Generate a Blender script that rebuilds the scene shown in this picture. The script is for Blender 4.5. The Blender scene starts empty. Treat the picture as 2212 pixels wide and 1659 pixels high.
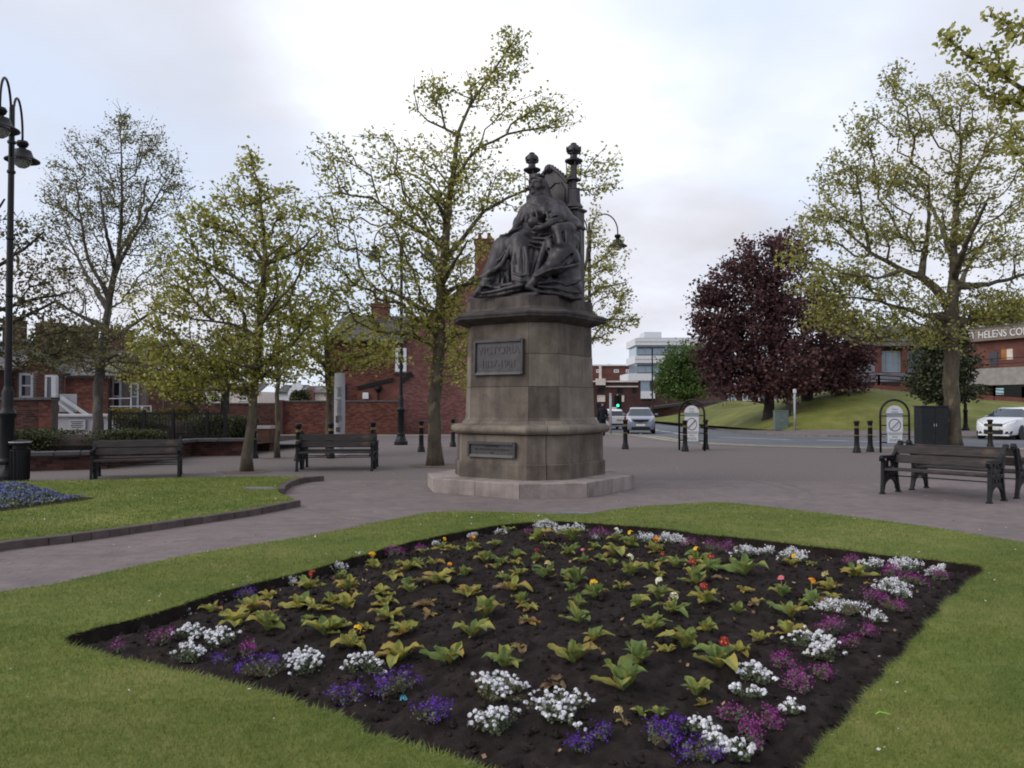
import bpy, bmesh, math, random
import numpy as np
from mathutils import Vector, Matrix, noise as mnoise

random.seed(7); RNG = np.random.default_rng(7)
SC = bpy.context.scene
COL = SC.collection
R = math.radians

# ------------------------------------------------------------------ camera, sky, sun, exposure
CAM_H = 1.55
F_PX, IW, IH = 1750.0, 2212.0, 1659.0          # focal length in pixels of a 2212 x 1659 picture
PITCH = math.atan(42.5 / F_PX)
cam_data = bpy.data.cameras.new('camera')
cam = bpy.data.objects.new('camera', cam_data); COL.objects.link(cam)
cam.location = (0, 0, CAM_H); cam.rotation_euler = (math.pi / 2 + PITCH, 0, 0)
cam_data.sensor_width = 36; cam_data.lens = 36 * F_PX / IW
cam_data.clip_start = 0.1; cam_data.clip_end = 2000
SC.camera = cam
SC.cycles.filter_width = 1.9
SC.cycles.max_bounces = 6; SC.cycles.diffuse_bounces = 3; SC.cycles.transmission_bounces = 4
SC.cycles.transparent_max_bounces = 8

SUN_DIR = Vector((-0.74, -0.30, 0.56)).normalized()
w = bpy.data.worlds.new('World'); SC.world = w; w.use_nodes = True
nt = w.node_tree; nt.nodes.clear()
def wn(t, **k):
    n = nt.nodes.new(t)
    for a, b in k.items(): setattr(n, a, b)
    return n
def wmath(op, a, b=None, c=None, clamp=False):
    n = wn('ShaderNodeMath', operation=op, use_clamp=clamp)
    for i, v in enumerate((a, b, c)):
        if v is None: continue
        if isinstance(v, (int, float)): n.inputs[i].default_value = v
        else: nt.links.new(v, n.inputs[i])
    return n.outputs[0]
w_out = wn('ShaderNodeOutputWorld'); w_bg = wn('ShaderNodeBackground')
w_bg.inputs['Strength'].default_value = 0.118
sky = wn('ShaderNodeTexSky', sky_type='NISHITA', sun_disc=False)
sky.sun_elevation = math.asin(SUN_DIR.z); sky.sun_rotation = math.atan2(SUN_DIR.x, SUN_DIR.y)
tc = wn('ShaderNodeTexCoord'); sep = wn('ShaderNodeSeparateXYZ')
nt.links.new(tc.outputs['Generated'], sep.inputs[0])
zz = wmath('MAXIMUM', sep.outputs[2], 0.0); den = wmath('ADD', zz, 0.22)
u = wmath('DIVIDE', sep.outputs[0], den); v = wmath('DIVIDE', sep.outputs[1], den)
cmb = wn('ShaderNodeCombineXYZ'); nt.links.new(u, cmb.inputs[0]); nt.links.new(v, cmb.inputs[1])
def wnoise(scale, detail, rough, off):
    m = wn('ShaderNodeMapping'); m.inputs['Location'].default_value = off
    nt.links.new(cmb.outputs[0], m.inputs[0])
    n = wn('ShaderNodeTexNoise'); n.inputs['Scale'].default_value = scale
    n.inputs['Detail'].default_value = detail; n.inputs['Roughness'].default_value = rough
    nt.links.new(m.outputs[0], n.inputs['Vector']); return n.outputs[0]
n1 = wnoise(0.9, 5, 0.5, (1.2, 5.4, 2)); n2 = wnoise(1.7, 6, 0.52, (1.2, 5.4, 2))
def wramp(x, stops):
    r = wn('ShaderNodeValToRGB'); e = r.color_ramp.elements
    while len(e) < len(stops): e.new(0.5)
    for el, (p, c) in zip(e, stops): el.position = p; el.color = (*c, 1)
    nt.links.new(x, r.inputs[0]); return r.outputs[0]
cov = wramp(n1, [(0.36, (0.25,) * 3), (0.56, (1,) * 3)])
# brighter break in the cloud, seen high above the monument
bright = None
for bd, amt, w0 in (((-0.11, 0.905, 0.365), 1.0, 0.972), ((0.14, 0.88, 0.44), 1.0, 0.968), ((0.27, 0.88, 0.43), .8, 0.975)):
    bd = Vector(bd).normalized()
    dp = wn('ShaderNodeVectorMath', operation='DOT_PRODUCT')
    nt.links.new(tc.outputs['Generated'], dp.inputs[0]); dp.inputs[1].default_value = bd
    mr = wn('ShaderNodeMapRange', interpolation_type='SMOOTHSTEP')
    mr.inputs['From Min'].default_value = w0; mr.inputs['From Max'].default_value = 0.999
    mr.inputs['To Max'].default_value = amt
    nt.links.new(dp.outputs['Value'], mr.inputs['Value'])
    bright = mr.outputs[0] if bright is None else wmath('MAXIMUM', bright, mr.outputs[0])
tone = wmath('ADD', wmath('MULTIPLY', wmath('SUBTRACT', n2, 0.5), 1.55), wmath('MULTIPLY_ADD', bright, 0.50, 0.33), clamp=True)
cc = wramp(tone, [(0.0, (5.0, 5.0, 5.45)), (0.35, (5.9, 5.95, 6.5)), (0.60, (6.7, 7.0, 7.8)), (0.85, (8.1, 8.3, 8.7)), (1.0, (9.0, 9.0, 9.0))])
mx = wn('ShaderNodeMix', data_type='RGBA')
skyscale = wn('ShaderNodeMix', data_type='RGBA', blend_type='MIX'); skyscale.inputs['Factor'].default_value = 0.7
nt.links.new(sky.outputs[0], skyscale.inputs['A']); skyscale.inputs['B'].default_value = (6.6, 7.5, 9.2, 1)
nt.links.new(cov, mx.inputs['Factor']); nt.links.new(skyscale.outputs['Result'], mx.inputs['A']); nt.links.new(cc, mx.inputs['B'])
nt.links.new(mx.outputs['Result'], w_bg.inputs['Color']); nt.links.new(w_bg.outputs[0], w_out.inputs[0])

sun_d = bpy.data.lights.new('sun', 'SUN'); sun_d.energy = 1.5; sun_d.angle = R(42); sun_d.color = (1, 0.96, 0.9)
sun = bpy.data.objects.new('sun', sun_d); COL.objects.link(sun)
sun.rotation_euler = (-SUN_DIR).to_track_quat('-Z', 'Y').to_euler()
SC.view_settings.view_transform = 'Standard'; SC.view_settings.look = 'None'
SC.view_settings.exposure = 0.2; SC.view_settings.gamma = 1.0; SC.view_settings.use_curve_mapping = False

# ------------------------------------------------------------------ picture <-> place
def gz(y):                                       # the square is level, then falls gently towards the road
    return -0.012 * max(0.0, min(y, 55.0) - 29.0)
_cp, _sp = math.cos(PITCH), math.sin(PITCH)
def ray(px, py):
    a = (px - IW / 2) / F_PX; b = -(py - IH / 2) / F_PX
    return Vector((a, _cp - b * _sp, _sp + b * _cp))
def at(px, py, Y):
    d = ray(px, py); return Vector((0, 0, CAM_H)) + d * (Y / d.y)
def G(px, py, h=0.0):                            # point of the ground (plus h) seen at a pixel
    d = ray(px, py); d = d / d.y
    lo, hi = 1.0, 400.0
    f = lambda Y: CAM_H + d.z * Y - gz(Y) - h
    if f(hi) > 0: Y = hi
    else:
        for _ in range(50):
            m = (lo + hi) / 2
            if f(m) > 0: lo = m
            else: hi = m
        Y = (lo + hi) / 2
    return Vector((d.x * Y, Y, gz(Y) + h))
def sz(px_len, Y): return px_len * Y / F_PX

# ------------------------------------------------------------------ mesh builder
class MB:
    def __init__(s): s.v = []; s.f = []; s.m = []
    def add(s, vs, fs, mi=0):
        o = len(s.v); s.v.extend([tuple(p) for p in vs])
        for q in fs: s.f.append(tuple(o + i for i in q)); s.m.append(mi)
        return s
    def box(s, c, d, rz=0.0, mi=0, rx=0.0, ry=0.0):
        hx, hy, hz = d[0] / 2, d[1] / 2, d[2] / 2
        M = Matrix.Translation(Vector(c)) @ Matrix.Rotation(rz, 4, 'Z') @ Matrix.Rotation(ry, 4, 'Y') @ Matrix.Rotation(rx, 4, 'X')
        vs = [M @ Vector((x, y, z)) for z in (-hz, hz) for x, y in ((-hx, -hy), (hx, -hy), (hx, hy), (-hx, hy))]
        return s.add(vs, [(3, 2, 1, 0), (4, 5, 6, 7), (0, 1, 5, 4), (1, 2, 6, 5), (2, 3, 7, 6), (3, 0, 4, 7)], mi)
    def cbox(s, c, d, b=0.01, rz=0.0, mi=0):     # box with chamfered vertical and top edges
        hx, hy, hz = d[0] / 2, d[1] / 2, d[2] / 2
        M = Matrix.Translation(Vector(c)) @ Matrix.Rotation(rz, 4, 'Z')
        def ring(ix, z):
            x, y = hx - ix, hy - ix
            return [M @ Vector(p) for p in ((-x + b, -y, z), (x - b, -y, z), (x, -y + b, z), (x, y - b, z), (x - b, y, z), (-x + b, y, z), (-x, y - b, z), (-x, -y + b, z))]
        return s.loft([ring(0, -hz), ring(0, hz - b), ring(b, hz)], mi)
    def bar(s, a, b, wd, ht=None, mi=0, up=(0, 0, 1)):
        a, b = Vector(a), Vector(b); ht = wd if ht is None else ht
        d = (b - a); t = d.normalized(); up = Vector(up)
        if abs(t.dot(up)) > 0.98: up = Vector((0, 1, 0))
        x = t.cross(up).normalized(); y = x.cross(t).normalized()
        q = [(-wd / 2, -ht / 2), (wd / 2, -ht / 2), (wd / 2, ht / 2), (-wd / 2, ht / 2)]
        vs = [a + x * i + y * j for i, j in q] + [b + x * i + y * j for i, j in q]
        return s.add(vs, [(0, 1, 2, 3), (7, 6, 5, 4), (0, 4, 5, 1), (1, 5, 6, 2), (2, 6, 7, 3), (3, 7, 4, 0)], mi)
    def loft(s, rings, mi=0, cap=True):
        n = len(rings[0]); vs = [p for r in rings for p in r]; fs = []
        for k in range(len(rings) - 1):
            for i in range(n):
                j = (i + 1) % n
                fs.append((k * n + i, k * n + j, (k + 1) * n + j, (k + 1) * n + i))
        if cap: fs.append(tuple(range(n - 1, -1, -1))); fs.append(tuple((len(rings) - 1) * n + i for i in range(n)))
        return s.add(vs, fs, mi)
    def tube(s, pts, rad, n=6, mi=0, cap=True):
        pts = [Vector(p) for p in pts]; m = len(pts)
        if isinstance(rad, (int, float)): rad = [rad] * m
        rings = []; x = None
        for i, p in enumerate(pts):
            t = (pts[min(i + 1, m - 1)] - pts[max(i - 1, 0)])
            t = t.normalized() if t.length > 1e-9 else Vector((0, 0, 1))
            if x is None:
                x = t.cross(Vector((0, 0, 1)));
                if x.length < 0.05: x = t.cross(Vector((0, 1, 0)))
            x = (x - t * x.dot(t)); x = x.normalized() if x.length > 1e-9 else Vector((1, 0, 0))
            y = t.cross(x)
            rings.append([p + (x * math.cos(2 * math.pi * k / n) + y * math.sin(2 * math.pi * k / n)) * rad[i] for k in range(n)])
        return s.loft(rings, mi, cap)
    def lathe(s, prof, n=16, c=(0, 0, 0), mi=0, cap=True, rot=0.0):
        c = Vector(c)
        return s.loft([[c + Vector((r * math.cos(2 * math.pi * k / n + rot), r * math.sin(2 * math.pi * k / n + rot), z)) for k in range(n)] for r, z in prof], mi, cap)
    def ell(s, c, r, n=12, k=8, mi=0):
        c = Vector(c); r = (r, r, r) if isinstance(r, (int, float)) else r
        rings = []
        for i in range(1, k):
            a = math.pi * i / k
            rings.append([c + Vector((r[0] * math.sin(a) * math.cos(2 * math.pi * j / n), r[1] * math.sin(a) * math.sin(2 * math.pi * j / n), -r[2] * math.cos(a))) for j in range(n)])
        return s.loft(rings, mi)
    def prism(s, poly, z0, z1, mi=0):            # vertical prism of an (x, y) polygon
        return s.loft([[Vector((x, y, z0)) for x, y in poly], [Vector((x, y, z1)) for x, y in poly]], mi)
    def slab(s, pts, n, mi=0):                   # polygon pts extruded by vector n
        n = Vector(n); return s.loft([[Vector(p) for p in pts], [Vector(p) + n for p in pts]], mi)
    def build(s, name, mats, parent=None, smooth=False, world=False, angle=None):
        me = bpy.data.meshes.new(name)
        vs = s.v
        if world and parent is not None:
            inv = Matrix.LocRotScale(parent.location, parent.rotation_euler, parent.scale).inverted()
            vs = [tuple(inv @ Vector(p)) for p in vs]
        me.from_pydata(vs, [], s.f)
        mats = mats if isinstance(mats, (list, tuple)) else [mats]
        for m in mats: me.materials.append(m)
        if len(mats) > 1: me.polygons.foreach_set('material_index', s.m)
        finish(me, smooth, angle)
        return link(name, me, parent)
def finish(me, smooth=False, angle=None, fixn=True):
    if fixn:
        bm = bmesh.new(); bm.from_mesh(me); bmesh.ops.recalc_face_normals(bm, faces=bm.faces); bm.to_mesh(me); bm.free()
    if smooth or angle:
        me.polygons.foreach_set('use_smooth', [True] * len(me.polygons))
        if angle: me.set_sharp_from_angle(angle=R(angle))
    me.update()
def link(name, me, parent=None):
    o = bpy.data.objects.new(name, me); COL.objects.link(o)
    if parent is not None: o.parent = parent
    return o
def np_mesh(name, V, Fc, mat, parent=None, smooth=False, world=False):
    """fast mesh from arrays; Fc is (n,3) or (n,4)"""
    V = np.asarray(V, dtype=np.float32); Fc = np.asarray(Fc, dtype=np.int32)
    if world and parent is not None:
        inv = np.array(Matrix.LocRotScale(parent.location, parent.rotation_euler, parent.scale).inverted())
        V = V @ inv[:3, :3].T.astype(np.float32) + inv[:3, 3].astype(np.float32)
    me = bpy.data.meshes.new(name); k = Fc.shape[1]
    me.vertices.add(len(V)); me.vertices.foreach_set('co', V.ravel())
    me.loops.add(Fc.size); me.loops.foreach_set('vertex_index', Fc.ravel())
    me.polygons.add(len(Fc)); me.polygons.foreach_set('loop_start', np.arange(0, Fc.size, k, dtype=np.int32))
    me.update(calc_edges=True)
    me.polygons.foreach_set('use_smooth', [bool(smooth)] * len(Fc))
    for m in (mat if isinstance(mat, (list, tuple)) else [mat]): me.materials.append(m)
    return link(name, me, parent)
def thing(name, label, cat, loc=(0, 0, 0), rz=0.0, group=None):
    o = bpy.data.objects.new(name, None); COL.objects.link(o)
    o.empty_display_size = 0.2; o.location = loc; o.rotation_euler = (0, 0, rz)
    o['label'] = label; o['category'] = cat
    if group: o['group'] = group
    return o
def tag(o, label=None, cat=None, group=None, kind=None):
    for k, x in (('label', label), ('category', cat), ('group', group), ('kind', kind)):
        if x: o[k] = x
    return o
def dup(root, loc, rz=None, label=None, scale=None):
    def cp(o, par):
        c = o.copy(); COL.objects.link(c)
        if par is not None: c.parent = par
        for ch in kids.get(o.name, ()): cp(ch, c)
        return c
    kids = {}
    def walk(o):
        kids[o.name] = list(o.children)
        for ch in o.children: walk(ch)
    walk(root)
    r = cp(root, None); r.location = loc
    if rz is not None: r.rotation_euler = (0, 0, rz)
    if scale is not None: r.scale = (scale,) * 3
    if label: r['label'] = label
    return r
def ordinal(i):
    o = ['first', 'second', 'third', 'fourth', 'fifth', 'sixth', 'seventh', 'eighth', 'ninth', 'tenth', 'eleventh', 'twelfth', 'thirteenth', 'fourteenth', 'fifteenth', 'sixteenth']
    return o[i] if i < len(o) else f'{i + 1}th'

# ------------------------------------------------------------------ materials
MATS = {}
class NT:
    def __init__(s, name):
        s.m = bpy.data.materials.new(name); s.m.use_nodes = True; s.t = s.m.node_tree
        s.b = s.t.nodes['Principled BSDF']; s.o = s.t.nodes['Material Output']
    def n(s, t, **k):
        x = s.t.nodes.new(t)
        for a, b in k.items(): setattr(x, a, b)
        return x
    def l(s, a, b): s.t.links.new(a, b)
    def tc(s, which='Object'):
        return s.n('ShaderNodeTexCoord').outputs[which]
    def pos(s): return s.n('ShaderNodeNewGeometry').outputs['Position']
    def map(s, v, scale=(1, 1, 1), rot=(0, 0, 0), loc=(0, 0, 0)):
        m = s.n('ShaderNodeMapping'); m.inputs['Scale'].default_value = scale; m.inputs['Rotation'].default_value = rot
        m.inputs['Location'].default_value = loc; s.l(v, m.inputs[0]); return m.outputs[0]
    def noise(s, v, scale, detail=3, rough=0.55, col=False):
        n = s.n('ShaderNodeTexNoise'); n.inputs['Scale'].default_value = scale; n.inputs['Detail'].default_value = detail
        n.inputs['Roughness'].default_value = rough; s.l(v, n.inputs['Vector']); return n.outputs[1 if col else 0]
    def ramp(s, x, stops, interp='LINEAR'):
        r = s.n('ShaderNodeValToRGB'); e = r.color_ramp.elements; r.color_ramp.interpolation = interp
        while len(e) < len(stops): e.new(0.5)
        for el, (p, c) in zip(e, stops): el.position = p; el.color = (*c, 1) if not isinstance(c, (int, float)) else (c, c, c, 1)
        s.l(x, r.inputs[0]); return r.outputs[0]
    def mix(s, f, a, b, mode='MIX'):
        m = s.n('ShaderNodeMix', data_type='RGBA', blend_type=mode)
        for i, x in (('Factor', f), ('A', a), ('B', b)):
            if isinstance(x, (int, float)): m.inputs[i].default_value = x if i == 'Factor' else (x, x, x, 1)
            elif isinstance(x, tuple): m.inputs[i].default_value = (*x, 1)
            else: s.l(x, m.inputs[i])
        return m.outputs['Result']
    def math(s, op, a, b=None, clamp=False):
        n = s.n('ShaderNodeMath', operation=op, use_clamp=clamp)
        for i, x in enumerate((a, b)):
            if x is None: continue
            if isinstance(x, (int, float)): n.inputs[i].default_value = x
            else: s.l(x, n.inputs[i])
        return n.outputs[0]
    def rnd(s):                                  # one random number per object and per loose piece
        a = s.n('ShaderNodeObjectInfo').outputs['Random']; b = s.n('ShaderNodeNewGeometry').outputs['Random Per Island']
        return s.math('FRACT', s.math('ADD', a, b))
    def bump(s, h, strength=0.3, dist=0.01):
        b = s.n('ShaderNodeBump'); b.inputs['Strength'].default_value = strength; b.inputs['Distance'].default_value = dist
        s.l(h, b.inputs['Height']); s.l(b.outputs[0], s.b.inputs['Normal'])
    def set(s, col=None, rough=None, spec=None, metal=None):
        for k, x in (('Base Color', col), ('Roughness', rough), ('Specular IOR Level', spec), ('Metallic', metal)):
            if x is None: continue
            if isinstance(x, (int, float)): s.b.inputs[k].default_value = x
            elif isinstance(x, tuple): s.b.inputs[k].default_value = (*x, 1)
            else: s.l(x, s.b.inputs[k])
        return s.m
def plain(name, col, rough=0.6, var=0.18, scale=6.0, spec=0.3, metal=0.0, bump=0.0, bscale=60.0, coords='Object', pervar=0.0):
    if name in MATS: return MATS[name]
    t = NT(name); v = t.tc(coords)
    f = t.noise(v, scale, 4)
    lo = tuple(c * (1 - var) for c in col); hi = tuple(min(1, c * (1 + var)) for c in col)
    c = t.ramp(f, [(0.3, lo), (0.7, hi)])
    if pervar:
        k = t.math('MULTIPLY_ADD', t.rnd(), pervar); k.node.inputs[2].default_value = 1 - pervar / 2
        hs = t.n('ShaderNodeHueSaturation'); t.l(k, hs.inputs['Value']); t.l(c, hs.inputs['Color']); c = hs.outputs[0]
    t.set(c, rough, spec, metal)
    if bump: t.bump(t.noise(v, bscale, 3), bump, 0.01)
    MATS[name] = t.m; return t.m
def leaf_mat(name, stops, trans=0.45, rough=0.55, nscale=0.6):
    """leaves: diffuse and translucent, colour varied from leaf to leaf and from bough to bough"""
    t = NT(name)
    r = t.math('MULTIPLY', t.rnd(), 0.65)
    big = t.noise(t.pos(), nscale, 2)
    x = t.math('ADD', r, t.math('MULTIPLY', big, 0.35))
    c = t.ramp(x, stops)
    t.set(c, rough, 0.25)
    tr = t.n('ShaderNodeBsdfTranslucent'); t.l(c, tr.inputs[0])
    ms = t.n('ShaderNodeMixShader'); ms.inputs[0].default_value = trans
    t.l(t.b.outputs[0], ms.inputs[1]); t.l(tr.outputs[0], ms.inputs[2]); t.l(ms.outputs[0], t.o.inputs[0])
    MATS[name] = t.m; return t.m
def emit(name, col, strength):
    t = NT(name); t.set((0.02, 0.02, 0.02), 0.4)
    t.b.inputs['Emission Color'].default_value = (*col, 1); t.b.inputs['Emission Strength'].default_value = strength
    MATS[name] = t.m; return t.m
def glass(name, col=(0.02, 0.025, 0.03), rough=0.08):
    t = NT(name); t.set(col, rough, 0.6); MATS[name] = t.m; return t.m
# ================================================================== SETTING: ground, road, lawns, bed, bank
def inside(P, poly):                             # numpy point-in-polygon
    x, y = P[:, 0], P[:, 1]; r = np.zeros(len(P), bool); n = len(poly)
    for i in range(n):
        x0, y0 = poly[i][0], poly[i][1]; x1, y1 = poly[(i + 1) % n][0], poly[(i + 1) % n][1]
        c = (y0 > y) != (y1 > y)
        r ^= c & (x < (x1 - x0) * (y - y0) / ((y1 - y0) or 1e-9) + x0)
    return r
def edge_dist(P, poly):
    d = np.full(len(P), 1e9); n = len(poly)
    for i in range(n):
        a = np.array(poly[i][:2]); b = np.array(poly[(i + 1) % n][:2]); ab = b - a
        t = np.clip(((P - a) @ ab) / max(ab @ ab, 1e-9), 0, 1)
        d = np.minimum(d, np.linalg.norm(P - (a + t[:, None] * ab), axis=1))
    return d
def smooth_poly(pts, step=0.12, closed=True):    # Catmull-Rom through points
    out = []; n = len(pts)
    for i in range(n if closed else n - 1):
        g = lambda k: np.array(pts[(i + k) % n] if closed else pts[min(max(i + k, 0), n - 1)], float)[:2]
        p0, p1, p2, p3 = g(-1), g(0), g(1), g(2)
        m = max(1, int(np.linalg.norm(p2 - p1) / step))
        for k in range(m):
            t = k / m
            out.append(tuple(0.5 * (2 * p1 + (p2 - p0) * t + (2 * p0 - 5 * p1 + 4 * p2 - p3) * t * t + (3 * p1 - p0 - 3 * p2 + p3) * t ** 3)))
    if not closed: out.append(tuple(np.array(pts[-1], float)[:2]))
    return out
def sheet(name, outline, holes, z, mat, parent=None, kind='structure'):
    bm = bmesh.new(); es = []
    for lp in [outline] + list(holes):
        vs = [bm.verts.new((p[0], p[1], z if not callable(z) else z(p[0], p[1]))) for p in lp]
        es += [bm.edges.new((vs[i], vs[(i + 1) % len(vs)])) for i in range(len(vs))]
    bmesh.ops.triangle_fill(bm, use_beauty=True, use_dissolve=False, edges=es, normal=(0, 0, 1))
    for f in bm.faces:
        if f.normal.z < 0: f.normal_flip()
    me = bpy.data.meshes.new(name); bm.to_mesh(me); bm.free(); me.materials.append(mat)
    o = link(name, me, parent)
    if kind: o['kind'] = kind
    return o
def offset_line(pts, d):                         # shift a polyline sideways (to its left for d > 0)
    out = []
    for i, p in enumerate(pts):
        a = np.array(pts[max(i - 1, 0)][:2]); b = np.array(pts[min(i + 1, len(pts) - 1)][:2]); t = (b - a) / np.linalg.norm(b - a)
        out.append((p[0] - t[1] * d, p[1] + t[0] * d))
    return out
def ribbon(mb, pts, d0, d1, h, mi=0):
    A = offset_line(pts, d0); B = offset_line(pts, d1)
    vs = [(x, y, gz(y) + h) for x, y in A] + [(x, y, gz(y) + h) for x, y in B]; n = len(A)
    mb.add(vs, [(i, i + 1, n + i + 1, n + i) for i in range(n - 1)], mi)

# ---- materials of the ground
def mk_paving(name, tex):
    t = NT(name); p = t.pos()
    big = t.noise(p, 0.7, 6, 0.7); mid = t.noise(p, 4, 5, 0.65); fine = t.noise(p, 90, 3, 0.6)
    c = t.ramp(t.math('ADD', t.math('MULTIPLY', big, 0.55), t.math('MULTIPLY', mid, 0.45)),
               [(0.28, (0.125, 0.102, 0.101)), (0.5, (0.175, 0.145, 0.141)), (0.72, (0.225, 0.190, 0.178))])
    if tex:
        b = t.n('ShaderNodeTexBrick'); b.inputs['Scale'].default_value = 1.0; b.inputs['Brick Width'].default_value = 0.2; b.inputs['Row Height'].default_value = 0.1
        b.inputs['Mortar Size'].default_value = 0.006; b.inputs['Color1'].default_value = (1.06, 1.04, 1.03, 1); b.inputs['Color2'].default_value = (0.93, 0.93, 0.94, 1); b.inputs['Mortar'].default_value = (0.8, 0.78, 0.78, 1)
        t.l(t.map(p, rot=(0, 0, R(4))), b.inputs['Vector']); c = t.mix(0.8, c, b.outputs[0], 'MULTIPLY')
    else:
        k = t.ramp(t.rnd(), [(0, (0.90, 0.90, 0.92)), (0.5, (1, 0.99, 0.98)), (1, (1.10, 1.06, 1.04))]); c = t.mix(1.0, c, k, 'MULTIPLY')
    c = t.mix(0.5, c, t.ramp(fine, [(0.3, 0.72), (0.7, 1.2)]), 'MULTIPLY')
    t.set(c, 0.82, 0.25); t.bump(fine, 0.25, 0.004); return t.m
M_PAVE = mk_paving('paving_far', True); M_PAVER = mk_paving('paver_block', False)
M_JOINT = plain('joint_sand', (0.150, 0.125, 0.119), 0.95, 0.3, 20)
def mk_asphalt():
    t = NT('asphalt'); p = t.pos()
    c = t.ramp(t.noise(p, 0.35, 5, 0.6), [(0.3, (0.095, 0.10, 0.112)), (0.7, (0.145, 0.15, 0.165))])
    c = t.mix(0.5, c, t.ramp(t.noise(p, 60, 3), [(0.3, 0.75), (0.7, 1.2)]), 'MULTIPLY')
    t.set(c, 0.75, 0.35); return t.m
M_ASPH = mk_asphalt()
M_KERB = plain('kerb_stone', (0.19, 0.17, 0.16), 0.85, 0.2, 3, coords='Object')
M_YEL = plain('yellow_line', (0.58, 0.47, 0.24), 0.7, 0.25, 2); M_WHT = plain('road_paint', (0.55, 0.56, 0.56), 0.7, 0.2, 3)
def mk_grass(name, a, b, c_):
    t = NT(name); p = t.pos()
    f = t.math('ADD', t.math('MULTIPLY', t.noise(p, 0.8, 5, 0.6), 0.6), t.math('MULTIPLY', t.noise(t.map(p, (1, 1, 1)), 7, 4, 0.65), 0.4))
    c = t.ramp(f, [(0.34, a), (0.5, b), (0.66, c_)])
    c = t.mix(0.55, c, t.ramp(t.noise(p, 120, 3), [(0.3, 0.6), (0.7, 1.3)]), 'MULTIPLY')
    c = t.mix(.9, c, t.ramp(t.noise(p, .22, 4, .6), [(.35, .80), (.65, 1.18)]), 'MULTIPLY'); t.set(c, 0.8, 0.15); t.bump(t.noise(p, 70, 3), 0.6, 0.02); return t.m
M_LAWN = mk_grass('lawn', (0.078, 0.118, 0.024), (0.138, 0.165, 0.036), (0.225, 0.215, 0.068))
M_BANK = mk_grass('bank_grass', (0.085, 0.112, 0.022), (0.145, 0.155, 0.036), (0.22, 0.205, 0.068))
def mk_blade(name, cols):
    t = NT(name); p = t.pos()
    f = t.math('ADD', t.math('MULTIPLY', t.noise(p, 0.8, 5, 0.6), 0.55), t.math('MULTIPLY', t.rnd(), 0.45))
    t.set(t.ramp(f, cols), 0.6, 0.25)
    tr = t.n('ShaderNodeBsdfTranslucent'); t.l(t.b.inputs['Base Color'].links[0].from_socket, tr.inputs[0])
    ms = t.n('ShaderNodeMixShader'); ms.inputs[0].default_value = 0.3
    t.l(t.b.outputs[0], ms.inputs[1]); t.l(tr.outputs[0], ms.inputs[2]); t.l(ms.outputs[0], t.o.inputs[0]); return t.m
M_BLADE = mk_blade('grass_blade', [(0.2, (0.075, 0.13, 0.024)), (0.45, (0.152, 0.205, 0.042)), (0.68, (0.235, 0.255, 0.068)), (0.88, (0.36, 0.32, 0.14))])
def mk_soil():
    t = NT('soil'); p = t.pos()
    c = t.ramp(t.noise(p, 9, 5, 0.65), [(0.3, (0.016, 0.012, 0.011)), (0.55, (0.030, 0.022, 0.020)), (0.75, (0.052, 0.039, 0.034))])
    sp = t.ramp(t.noise(p, 140, 2, 0.7), [(0.68, 0.0), (0.74, 1.0)])
    c = t.mix(t.math('MULTIPLY', sp, 0.4), c, (0.14, 0.11, 0.10))
    t.set(c, 0.95, 0.15); t.bump(t.noise(p, 75, 4, 0.7), 0.9, 0.02); return t.m
M_SOIL = mk_soil()

# ---- outlines read from the ground
def GP(L, h=0.0): return [tuple(G(x, y, h)[:2]) for x, y in L]
bed_px = [(137, 1390), (244, 1357), (300, 1341), (370, 1321), (419, 1303), (506, 1279), (576, 1261), (640, 1246), (702, 1229), (770, 1209), (822, 1194),
          (907, 1172), (975, 1158), (1044, 1145), (1112, 1136), (1198, 1131), (1283, 1136), (1386, 1143), (1458, 1151), (1514, 1159), (1623, 1170),
          (1769, 1188), (1915, 1206), (2025, 1217), (2110, 1229), (2131, 1238), (2098, 1258), (2072, 1287), (2040, 1309), (2018, 1342), (1985, 1375), (1967, 1407),
          (1945, 1433), (1908, 1466), (1890, 1491), (1864, 1517), (1842, 1550), (1817, 1583), (1777, 1616), (1755, 1652), (1690, 1740), (1560, 1840), (1380, 1850),
          (1200, 1760), (1080, 1690), (1010, 1657), (941, 1640), (873, 1620), (787, 1596), (750, 1565), (663, 1541), (593, 1516), (523, 1495), (454, 1478), (349, 1453), (265, 1436), (195, 1415)]
BED = smooth_poly(GP(bed_px), 0.08)
_rb = random.Random(3)
BED = [(x + _rb.uniform(-.012, .012) + .03 * mnoise.noise(Vector((x * 3, y * 3, 0))), y + _rb.uniform(-.012, .012) + .03 * mnoise.noise(Vector((x * 3, y * 3, 9)))) for x, y in BED]
lawn_top = [(-260, 1340), (0, 1286), (105, 1271), (209, 1248), (314, 1225), (419, 1202), (523, 1185), (628, 1169), (754, 1146), (805, 1134), (869, 1123), (933, 1111),
            (997, 1109), (1074, 1110), (1156, 1113), (1200, 1115), (1250, 1115), (1290, 1112), (1314, 1107), (1367, 1100), (1458, 1094), (1550, 1089), (1623, 1095), (1733, 1108), (1879, 1126),
            (2025, 1146), (2212, 1177), (2500, 1225)]
LAWN_TOP = smooth_poly(GP(lawn_top), 0.15, closed=False)
LAWN = LAWN_TOP + [(9.5, 4.5), (6.0, 0.6), (-6.0, 0.6), (-8.5, 4.5)]
left_px = [(-330, 1247), (0, 1188), (147, 1171), (314, 1147), (523, 1116), (637, 1093), (640, 1088), (602, 1071), (606, 1060), (625, 1050), (660, 1042), (694, 1038),
           (649, 1035), (513, 1036), (342, 1039), (205, 1043), (31, 1046), (-330, 1050)]
LEFT_LAWN = GP(left_px)

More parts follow.
